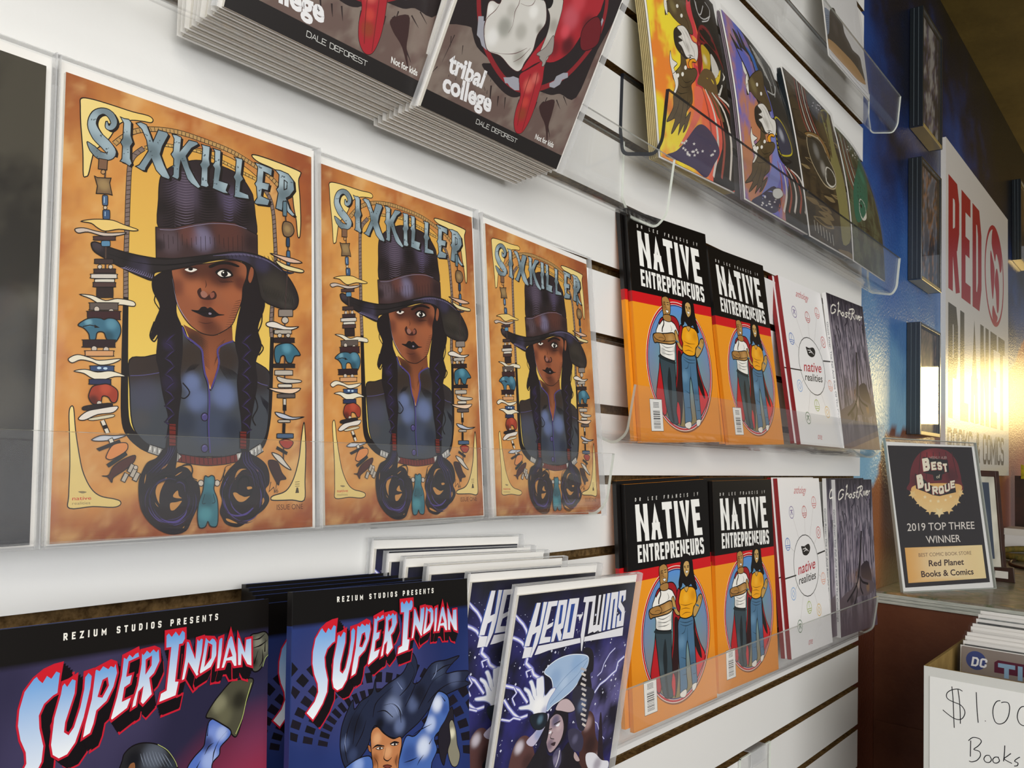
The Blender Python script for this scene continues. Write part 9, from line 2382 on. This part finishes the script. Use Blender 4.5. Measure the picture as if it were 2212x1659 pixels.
back_copy(ne3, -.0070, .0066, .0035, 'orange and black paperback directly behind the left front copy, lowest shelf', INK['ne'], gN, NES)
book('orange and black paperback, right front copy on the lowest shelf', pose(*ne4), INK['ne'], gN, NES)
back_copy(ne4, -.0110, .0066, .0040, 'orange and black paperback directly behind the right front copy, lowest shelf', INK['ne'], gN, NES)
an1 = (1.2392, -.0444, .0385, 9.0, -2.6, -.4); an2 = (1.2321, -.0383, -.2723, 5.7, -1.0, .1)
gA = 'white anthology books with red spines'
for a, lab, lb in ((an1, 'white anthology book with red spine, front copy on the upper book shelf', 'white anthology book with red spine, back copy on the upper book shelf'), (an2, 'white anthology book with red spine, front copy on the lowest shelf', 'white anthology book with red spine, back copy on the lowest shelf')):
    book(lab, pose(*a), INK['anthology'], gA, ('cover_maroon',), thick=.006); back_copy(a, -.0065, .0070, .001, lb, INK['anthology'], gA, ('cover_maroon',), thick=.006)
SP = Print(.26, .006); SP.text('GHOST RIVER: THE FALL AND RISE OF THE CONESTOGA'.title(), [(.05, .0016), (.235, .0016), (.235, .0046), (.05, .0046)], '7c8088', 'b', 0, 0, 0)
spm = SP.mesh('spine_ink', M['print']); spm.transform(Matrix(((0, 0, -1, -.0008), (-1, 0, 0, .26), (0, 1, 0, -.0062), (0, 0, 0, 1))))
gr1 = (1.4072, -.0539, .0372, 7.2, -3.0, .5); gr2 = (1.4627, -.0341, -.2753, 2.8, -3.6, .3); gG = 'grey forest books with white spines'
book('grey forest book with white spine on the upper book shelf', pose(*gr1), INK['ghost'], gG, ('cover_white',), thick=.0065, spinetext=spm)
book('grey forest book with white spine, front copy on the lowest shelf', pose(*gr2), INK['ghost'], gG, ('cover_white',), thick=.0065, spinetext=spm)
back_copy(gr2, -.022, .0075, .002, 'grey forest book with white spine, back copy on the lowest shelf', INK['ghost'], gG, ('cover_white',), thick=.0065, spinetext=spm)

# blue hero comics in the bottom row
SB = ('cover_blue', [(.922, 0), (1.0, 1)], ('cover_blue', 'cover_black'))
gS = 'blue hero books in the bottom row'
book('large blue and red hero book with raised fist, at the bottom left corner', pose(.1506, -.1030, -.3360, 6.49, 8.46, -2.45), INK['si_a'], None, SB, thick=.0045)
si2 = (.3176, -.0975, -.3369, 6.7, 2.82, -2.72)
book('blue hero book with long flowing dark hair, front copy in the bottom row', pose(*si2), INK['si_b'], gS, SB, thick=.0045)
for i, (dx, dy, dz) in enumerate(((.0035, .034, -.0125), (.0045, .0405, -.0080), (.0055, .047, -.0065), (.0065, .0535, -.0050), (.0075, .060, -.0035))):
    book('blue hero book %s behind the front copy in the bottom row' % ('directly', 'second', 'third', 'fourth', 'last')[i], pose(si2[0]+dx, si2[1]+dy, si2[2]+dz, si2[3]-1.2*i/4, 1.0, -1.6), INK['si_b'], gS, SB, thick=.0045)
# bagged star comics
ht1 = (.5418, -.0400, -.3616, -7.04, -3.14, -1.32); gH = 'bagged blue star comics in the bottom row'
bagged('bagged blue comic of a glowing hand, front copy in the bottom row', pose(*ht1), INK['ht'], gH, 11)
bagged('bagged blue comic directly behind the front glowing hand copy', pose(.5047, -.0280, -.3517, -5.0, -2.2, -1.9), INK['ht'], gH, 12)
for i, (x, y, z, le) in enumerate(((.478, -.0195, -.3465, -2.5), (.463, -.0145, -.341, -1.2), (.452, -.0105, -.337, -.4), (.441, -.0065, -.327, 0))):
    bagged('bagged star comic with white board, %s behind the two front copies' % ('first', 'second', 'third', 'last')[i], pose(x, y, z, le, -1.6, -1.9), INK['ht'], gH, 13+i)

# ------------------------------------------------------------------ eagle prints: slightly curled sheets in bags
def poster(label, ink, quad, curl, n, group):
    P = PR[ink]; TL, TR, BR, BL = [Vector(q) for q in quad]
    org = BL.copy(); t = thing('art_print', label, 'print', Matrix.Translation(org), group)
    nrm = (BR-BL).cross(TL-BL).normalized()
    def W(x, y, z):
        u, v = x/P.w, y/P.h; q = (BL*(1-u)+BR*u)*(1-v)+(TL*(1-u)+TR*u)*v
        return tuple(q + nrm*(z + curl(u, v)) - org)
    Q = Print(P.w, P.h); Q.v = P.v; Q.f = P.f; Q.c = P.c
    me = Q.mesh(ink + '_ink', M['print_gloss']); 
    for v in me.vertices: v.co = W(*v.co)
    obj('picture', me, t)
    def film(nm, m, dz, e, fill):
        b = MB(); k = 10
        for j in range(k+1):
            for i in range(k+1): b.v.append(W(-e+(P.w+2*e)*i/k, -e+(P.h+2.0*e)*j/k, dz))
        for j in range(k):
            for i in range(k): a = j*(k+1)+i; b.f.append((a, a+1, a+k+2, a+k+1)); b.mi.append(0)
        o = b.build(nm, m, t, smooth=True)
        return o
    o = film('card', M['board'], -.0008, .0012, 1); s = o.modifiers.new('solid', 'SOLIDIFY'); s.thickness = .0016; s.offset = -1
    film('clear_bag', M['bag'], .0022, .006, 0)
    for i in range(n):
        o = film('print_behind', M['stack_' + ink.split('_')[1]] if 'stack_' + ink.split('_')[1] in M else M['board'], -.0040-.0019*i, .0005, 1)
        o.location.x -= .0006*(i+1); s = o.modifiers.new('solid', 'SOLIDIFY'); s.thickness = .0009; s.offset = -1
        o['label'] = 'another sheet in the same bundle, only its left edge showing'
M['stack_orange'] = mat('orange_sheet_edge', 'b8a878', .5, .4, col2='d8c48a', noise_scale=14); M['stack_purple'] = mat('purple_sheet_edge', '8a7c88', .5, .4); M['stack_camo'] = mat('dark_sheet_edge', '1c262e', .3, .5); M['stack_green'] = M['stack_camo']
gE = 'eagle prints on the right hand shelf'
for ink, quad, lab, n, cu in (('poster_orange', POSTERS['poster_orange'], 'glossy eagle print with an orange and yellow sky, leftmost of the four eagle prints', 5, .006),
        ('poster_purple', POSTERS['poster_purple'], 'glossy eagle print with a purple and blue sky', 2, .010), ('poster_camo', POSTERS['poster_camo'], 'camouflage coloured motorcycle print standing between the purple and the green print', 4, .006),
        ('poster_green', POSTERS['poster_green'], 'green toned print with a flag, rightmost on its shelf and curling over the shelf end', 0, .012)):
    poster(lab, ink, quad, (lambda u, v, cu=cu: cu*math.sin(math.pi*v)*(.6+.4*u)-cu*.9*u*u*v), n, gE)
poster('dark blue print of a moon behind a tall rock, white border, on the topmost shelf', 'moonprint', POSTERS['moonprint'], lambda u, v: .002*math.sin(math.pi*v), 0, None)

# clear sign clip hooked in a low groove
t = thing('sign_clip', 'small clear plastic label holder hooked in a groove below the books', 'label holder', Matrix.Translation((1.139, -.001, G(-5))))
b = MB(); b.box(0, -.0035, -.085, .106, -.0018, .0005); b.build('holder_plate', M['acrylic'], t)
b = MB(); b.box(0, -.0036, -.085, .0012, -.0012, .0005); b.box(.1048, -.0036, -.085, .106, -.0012, .0005); b.box(0, -.0036, -.0008, .106, -.0012, .0005); b.build('holder_edge', M['acrylic_white_edge'], t)
b = MB(); b.box(.034, -.0052, -.020, .085, -.0038, .0006); b.box(.034, -.0050, .0006, .085, .009, .0018); b.build('hook', M['bag_edge'], t)

# ------------------------------------------------------------------ big shop sign
sg = thing('shop_sign', 'large square white sign reading RED PLANET BOOKS & COMICS on the blue wall', 'sign', Matrix.Translation((2.400, .0195, -.008)))
SW, SH = .935, .892
b = MB(); b.box(0, -.0125, 0, SW, 0, SH); b.build('sign_board', mat('sign_board', 'e6e2dc', .28, .5, bump=.18, bump_scale=220), sg)
P = Print(SW, SH)
def t4(txt, x0, z0, x1, z1, col, tt, f='s', bold=0):
    P.text(txt, [(x0, z0), (x1, z0), (x1, z1), (x0, z1)], col, f, tt, bold, 0)
t4('RED', .030, .492, .470, .800, 'a81c28', .17); t4('PLANET', .030, .150, .862, .455, '4a463c', .17); t4('BOOKS & COMICS', .022, .034, .840, .125, '3c302c', .15)
gx, gz, gr = .685, .645, .165
def circ(cx, cz, rx, rz, n=40): return [(cx+rx*math.cos(2*math.pi*i/n), cz+rz*math.sin(2*math.pi*i/n)) for i in range(n)]
P.poly('b42430', circ(gx, gz, gr, gr), False, None, None, [circ(gx, gz, gr-.014, gr-.014)])
for pts in ([(-.03, .15), (.03, .155), (.10, .12), (.13, .06), (.10, .03), (.07, .06), (.03, .08), (.01, .05), (-.02, .07), (-.05, .10)],
            [(-.07, .07), (-.03, .05), (.0, .02), (-.01, -.03), (-.03, -.08), (-.05, -.06), (-.07, 0)],
            [(.03, .03), (.06, .02), (.08, -.03), (.07, -.10), (.04, -.11), (.02, -.05), (0, -.02)],
            [(-.03, -.10), (.02, -.12), (.05, -.13), (.01, -.155), (-.04, -.14)]):
    P.poly('b42430', [(gx+a, gz+c) for a, c in pts])
me = P.mesh('sign_ink', M['sign_print']); me.transform(Matrix(((1, 0, 0, 0), (0, 0, -1, -.0126), (0, 1, 0, 0), (0, 0, 0, 1)))); obj('lettering', me, sg)

# ------------------------------------------------------------------ framed comics on the blue wall
M['frame_dark'] = mat('dark_frame', '20262b', .22, .6, coat=.5); M['frame_lit_bottom'] = mat('frame_bottom', 'c8b070', .25, .6, metal=.3)  # bottom bar: the light falling on it is put into its brighter colour
M['frame_line'] = mat('frame_line', '5c666c', .3, .5); M['frame_glass'] = clear_mat('frame_glass', .03, 1.5, .02, strength=1.0)
def framed(x, z, w, h, bgcols, label, seed):
    t = thing('framed_comic', label, 'picture frame', Matrix.Translation((x, .0195, z)), 'clear framed comics on the blue wall'); D = -.030; sides = []
    for nm, bx in (('frame_side', (0, D, 0, .007, 0, h)), ('frame_side', (w-.007, D, 0, w, 0, h)), ('frame_top', (.007, D, h-.007, w-.007, 0, h)), ('frame_bottom', (.007, D, 0, w-.007, 0, .009))):
        b = MB(); b.box(*bx); sides.append(b.build(nm, M['frame_lit_bottom'] if nm == 'frame_bottom' else M['frame_dark'], t, bevel=.001))
    for yy in (-.010, -.020):
        b = MB(); b.box(-.0008, yy-.0006, .002, .0004, yy+.0006, h-.002); b.build('side_groove', M['frame_line'], sides[0])
    P = Print(w-.02, h-.02); cols = [lin(c) for c in bgcols]
    def fn(u, v):
        n = fbm(u*4+seed, v*4, 5, seed); k = min(max((.5+n*1.8), 0), .999)*(len(cols)-1); i = int(k); return mixc(cols[i], cols[i+1], k-i)
    P.base(22, 30, fn); me = P.mesh('framed_ink', M['print']); me.transform(Matrix(((1, 0, 0, .01), (0, 0, -1, -.022), (0, 1, 0, .01), (0, 0, 0, 1)))); obj('picture', me, t)
    b = MB(); b.quad((.007, -.028, .009), (w-.007, -.028, .009), (w-.007, -.028, h-.007), (.007, -.028, h-.007)); b.build('glass', M['frame_glass'], t)
framed(2.085, .808, .195, .292, ['2c2830', '6c6480', '4a3630', 'a8a4a0'], 'topmost framed comic on the blue wall beside the slatwall', 3)
framed(2.078, .442, .195, .290, ['4c586c', '808ca0', 'a06c40', '20283c'], 'middle framed comic on the blue wall, left of the shop sign', 7)
framed(2.072, .084, .195, .258, ['1c1412', '3a2620', '8a6c58', '2a1c1c'], 'lowest framed comic on the wall, left of the sign, lit by glare', 9)
framed(3.50, .775, .21, .30, ['2a2018', '5a4228', '15120f', '7c6a54'], 'framed comic at the far right edge of the photo, right of the shop sign', 12)

# ------------------------------------------------------------------ counter
M['decoupage'] = mat('collaged_counter_top', '6e6250', .42, .5, col2='a89272', noise_scale=9, coat=.1)
nt = M['decoupage'].node_tree; rr = [n for n in nt.nodes if n.type == 'VALTORGB'][0].color_ramp
rr.elements.new(.48).color = (*lin('8a7f70'), 1); rr.elements.new(.55).color = (*lin('5a6448'), 1); rr.elements[-1].color = (*lin('b48a5c'), 1)
M['edge_white'] = mat('weathered_white_edge', 'cfd2c8', .5, .4, col2='aab0a8', noise_scale=20, stretch=(1, 1, 12))
M['brown_paint'] = mat('brown_painted_panel', '5a3120', .5, .35, col2='6e4028', noise_scale=4, bump=.3, bump_scale=60)
CT = -.2425
ct = thing('display_counter', 'counter with collaged top, layered white edge and brown painted side below the mural', 'counter', Matrix.Translation((1.83, .0, CT)))
civ = ct.matrix_world.inverted()
def cpart(b, name, m, **k): o = b.build(name, m, ct, **k); o.data.transform(civ); return o
b = MB(); b.box(1.832, -1.0, CT-.004, 3.9, .0195, CT); cpart(b, 'counter_top', M['decoupage'])
for i, (dx, dz0, dz1) in enumerate(((0, -.004, -.0105), (.0015, -.0112, -.0165), (.003, -.0172, -.0235))):
    b = MB(); b.box(1.829+dx, -1.0, CT+dz1, 3.9, .0195, CT+dz0+.0002); cpart(b, 'edge_layer', M['edge_white'], bevel=.0008)
b = MB(); b.box(1.838, -.98, -1.35, 1.858, .0195, CT-.0238); b.box(1.836, -.97, -.520, 1.8385, .015, -.500); cpart(b, 'side_panel', M['brown_paint'])
b = MB(); b.box(1.858, -.98, -1.35, 3.88, -.95, CT-.0238); cpart(b, 'front_panel', M['brown_paint'])
b = MB(); b.box(1.28, -.60, -.600, 1.838, -.14, -.575); b.box(1.28, -.60, -1.35, 1.31, -.57, -.600); b.box(1.28, -.17, -1.35, 1.31, -.14, -.600); cpart(b, 'lower_ledge', M['brown_paint'])
b = MB(); b.prism([(-.0835, -.556), (-.080, -.551), (-.076, -.556), (-.080, -.561)], 1.835, 1.8385); cpart(b, 'paint_chip', M['paper'])

# award in an acrylic holder, standing on the counter
aw = Matrix.Translation((0, 0, 0)) @ pose(*AWARD_POSE)
AWW, AWH = AWARD_SIZE
t = thing('award_sign', 'BEST OF BURQUE award card in a clear holder standing on the counter', 'sign', aw)
me = INK['award']; me.transform(Matrix.Diagonal((AWW/.216, AWH/.279, 1, 1))); obj('award_print', me, t)
b = MB(); b.box(0, 0, -.001, AWW, AWH, 0); b.build('card', M['board'], t)
b = MB(); b.box(-.002, -.0005, -.0030, AWW+.004, AWH+.008, -.0012); b.box(-.002, -.0005, .0018, AWW+.004, AWH+.006, .0036); b.build('holder', M['acrylic'], t)
b = MB(); b.box(-.003, -.0005, -.003, -.0018, AWH+.007, .0036); b.box(AWW+.0035, -.0005, -.003, AWW+.005, AWH+.007, .0036); b.box(-.003, AWH+.0065, -.003, AWW+.005, AWH+.008, .0036); b.box(-.003, -.0022, -.003, AWW+.005, -.0006, .0036); b.build('holder_edge', M['acrylic_edge'], t)
b = MB(); b.prism([(0, -.003), (0, -.0045), (.003, -.06), (.003, -.058)], 0, AWW); o = b.build('holder_foot', M['acrylic'], t)

# things on the counter behind the award
M['dark_wood'] = mat('dark_wood', '33231c', .4, .4, col2='4a2c20', noise_scale=12); M['gold'] = mat('brass', '7c6434', .35, .6, metal=.6); M['rope'] = mat('braided_cord', '8a7430', .7, .3, col2='5c5a30', noise_scale=60, bump=.6, bump_scale=200)
M['yellow'] = mat('yellow_card', 'c8b81c', .5, .3, col2='8a7c18', noise_scale=30)
t = thing('easel_picture', 'dark framed picture standing on the counter directly behind the award', 'picture frame', pose(2.175, -.060, CT, 5.5, -27, 0))
for nm, bx in (('frame_side', (0, 0, -.012, .014, .252, 0)), ('frame_side', (.166, 0, -.012, .180, .252, 0)), ('frame_top', (.014, .238, -.012, .166, .252, 0)), ('frame_bottom', (.014, 0, -.012, .166, .014, 0))):
    b = MB(); b.box(*bx); b.build(nm, M['dark_wood'], t, bevel=.0015)
P = Print(.152, .224); P.base(8, 12, lambda u, v: mixc(lin('e0dccc'), lin('b8b4a4'), .5+fbm(u*4, v*4, 3, 5))); P.poly('4a5260', [(.02, .03), (.132, .03), (.132, .21), (.02, .21)], False, None, [(.07, .12, .03, lin('a8acb0'), .8)])
me = P.mesh('easel_ink', M['print']); me.transform(Matrix.Translation((.014, .014, -.004))); obj('picture', me, t)
b = MB(); b.box(.014, .014, -.009, .166, .238, -.0045); b.build('backing', M['board'], t)
def torus(name, m, parent, R, r, n=28, k=8, sx=1, sy=1, wob=0):
    b = MB()
    for i in range(n):
        a = 2*math.pi*i/n; c = Vector((R*sx*math.cos(a), R*sy*math.sin(a), wob*math.sin(3*a)))
        for j in range(k):
            q = 2*math.pi*j/k; b.v.append((c.x+r*math.cos(q)*math.cos(a), c.y+r*math.cos(q)*math.sin(a), c.z+r*math.sin(q)))
    for i in range(n):
        for j in range(k): b.f.append((i*k+j, ((i+1) % n)*k+j, ((i+1) % n)*k+(j+1) % k, i*k+(j+1) % k)); b.mi.append(0)
    return b.build(name, m, parent, smooth=True)
t = tag(torus('brass_ring', M['gold'], None, .022, .004), 'dull brass ring hanging on the wall just right of the award', 'ring'); t.location = (3.16, .0145, -.182); t.rotation_euler = (math.radians(90), 0, 0)
t = tag(torus('braided_rope', M['rope'], None, .10, .0095, 48, 8, 1.7, 1.0, .001), 'braided olive cord laid in a loop on the counter', 'rope'); t.location = (2.93, -.125, CT+.0105)
t = tag(torus('leather_cord', M['dark_wood'], None, .12, .004, 48, 6, 1.6, .9), 'thin dark cord lying on the counter in front of the braided loop', 'cord'); t.location = (2.72, -.20, CT+.0042)
t = thing('paper_box', 'small white box standing on the counter at the right edge of the photo', 'box', Matrix.Translation((3.17, -.135, CT)))
b = MB(); b.box(0, 0, 0, .14, .13, .064); b.build('box_body', M['board'], t, bevel=.001); b = MB(); b.box(-.001, -.001, .045, .141, .131, .066); b.build('box_lid', M['paper'], t)
t = thing('card_rack', 'dark wooden stand with a yellow card at the right edge, behind the white box', 'display stand', Matrix.Translation((3.44, -.235, CT)))
b = MB(); b.box(0, 0, 0, .03, .24, .235); b.box(-.03, 0, 0, .10, .24, .012); b.build('stand_board', M['dark_wood'], t)
b = MB(); b.prism([(.02, .225), (.22, .225), (.22, .275), (.10, .235), (.02, .262)], -.006, -.001); b.prism([(.0, .19), (.20, .20), (.22, .262), (.02, .255)], -.004, -.001); b.build('yellow_card', M['yellow'], t)
t = thing('name_tag', 'small dark tag with a grey picture lying at the foot of the award', 'tag', Matrix.Translation((2.235, -.172, CT)))
b = MB(); b.prism([(0, 0), (.05, 0), (.056, .004), (.052, .030), (.004, .034)], 0, .014); b.build('tag_plate', M['dark_wood'], t, bevel=.001)
b = MB(); b.box(-.0012, .014, .008, 0, .040, .024); b.build('tag_picture', M['paper'], t)

# ------------------------------------------------------------------ dollar comic box
BX, BY, BZ = 1.35, -.187, -.2725
M['box_white'] = mat('white_cardboard', 'd8dad6', .6, .3); M['kraft'] = mat('kraft_cardboard', '8a7142', .85, .1, col2='9c824e', noise_scale=30); M['sheet_white'] = mat('white_paper_sheet', 'f4f6f4', .5, .3)
t = thing('comic_box', 'white cardboard box of dollar comics with a hand-lettered paper sign', 'box', Matrix.Translation((BX, BY-.20, BZ-.30)))
def bpart(b, name, m): o = b.build(name, m, t); return o
b = MB(); b.box(0, 0, 0, .004, .20, .30, 0, {'right': 1, 'top': 1}); bpart(b, 'front_wall', [M['box_white'], M['kraft']])
b = MB(); b.box(.004, .196, 0, .385, .20, .30, 0, {'front': 1, 'top': 1}); bpart(b, 'side_wall', [M['box_white'], M['kraft']])
b = MB(); b.box(.004, 0, 0, .385, .004, .30, 0, {'back': 1, 'top': 1}); bpart(b, 'side_wall', [M['box_white'], M['kraft']])
b = MB(); b.box(.385, 0, 0, .389, .20, .30, 0, {'left': 1}); bpart(b, 'back_wall', [M['box_white'], M['kraft']])
b = MB(); b.box(.004, .004, 0, .385, .196, .004, 1); bpart(b, 'box_floor', [M['box_white'], M['kraft']])
sg2 = thing('price_sign', 'white paper with handwritten $1.00 Books taped to the comic box', 'sign', Matrix.Translation((BX-.0006, BY-.006, BZ-.013)))
b = MB(); b.box(-.0006, -.19, -.25, 0, -.002, 0); b.build('paper', M['sheet_white'], sg2)
P = Print(.19, .26)
for st in PRICE_STROKES: P.line('15151c', st, .0011)
me = P.mesh('price_ink', M['print']); me.transform(Matrix(((0, 0, -1, -.0007), (-1, 0, 0, 0), (0, 1, 0, -.26), (0, 0, 0, 1)))); obj('handwriting', me, sg2)
rnd = random.Random(3)
P = Print(.168, .30)
P.base(2, 2, lambda u, v: lin('8c8078'))
P.poly('3c4880', circ(.020, .281, .014, .014)); P.text('DC', [(.013, .272), (.034, .272), (.036, .286), (.015, .286)], 'f0f0f2', 's', .2, 0, 0)
P.poly('5a1c34', [(.045, .268), (.165, .268), (.165, .286), (.050, .287), (.045, .283)], False); P.text('TITAN', [(.050, .262), (.165, .262), (.165, .283), (.050, .283)], '8fb0cc', 's', .3, 0, 0)
ttl = P.mesh('dollar_comic_ink', M['print']); ttl.transform(Matrix(((0, 0, -1, 0), (-1, 0, 0, .168), (0, 1, 0, 0), (0, 0, 0, 1))))
M['silver'] = mat('silver_bag_edge', 'a9adac', .35, .5, col2='6c716e', noise_scale=40); M['dark_comic'] = mat('dark_comic_cover', '4a4c4e', .4, .4, col2='6a6c68', noise_scale=30)
for i, (dx, h, mm) in enumerate(((.115, .300, 'board'), (.135, .304, 'dark_comic'), (.150, .309, 'board'), (.163, .313, 'board'), (.176, .311, 'dark_comic'), (.192, .318, 'board'), (.206, .321, 'board'), (.219, .319, 'silver'), (.235, .325, 'dark_comic'), (.252, .330, 'silver'), (.270, .334, 'board'))):
    c = thing('dollar_comic', 'bagged comic standing in the dollar box, %s from the front' % ('first', 'second', 'third', 'fourth', 'fifth', 'sixth', 'seventh', 'eighth', 'ninth', 'tenth', 'last')[i], 'comic', Matrix.Translation((BX+dx+.02, BY-.190, BZ-.292)) @ Matrix.Rotation(math.radians(5), 4, 'Y'), 'bagged comics in the dollar box')
    b = MB(); b.box(0, .004, 0, .003, .172, h-.004); b.build('comic_body', M[mm], c)
    b = MB(); b.box(.0035, .002, 0, .0045, .175, h+.001); b.build('backing_board', M['board'], c)
    b = MB(); b.quad((-.002, 0, 0), (-.002, .178, 0), (-.002, .178, h+.003), (-.002, 0, h+.003)); b.build('clear_bag', M['bag'], c)
    if i == 0: o = obj('front_cover', ttl, c); o.location = (-.0005, .004, 0)
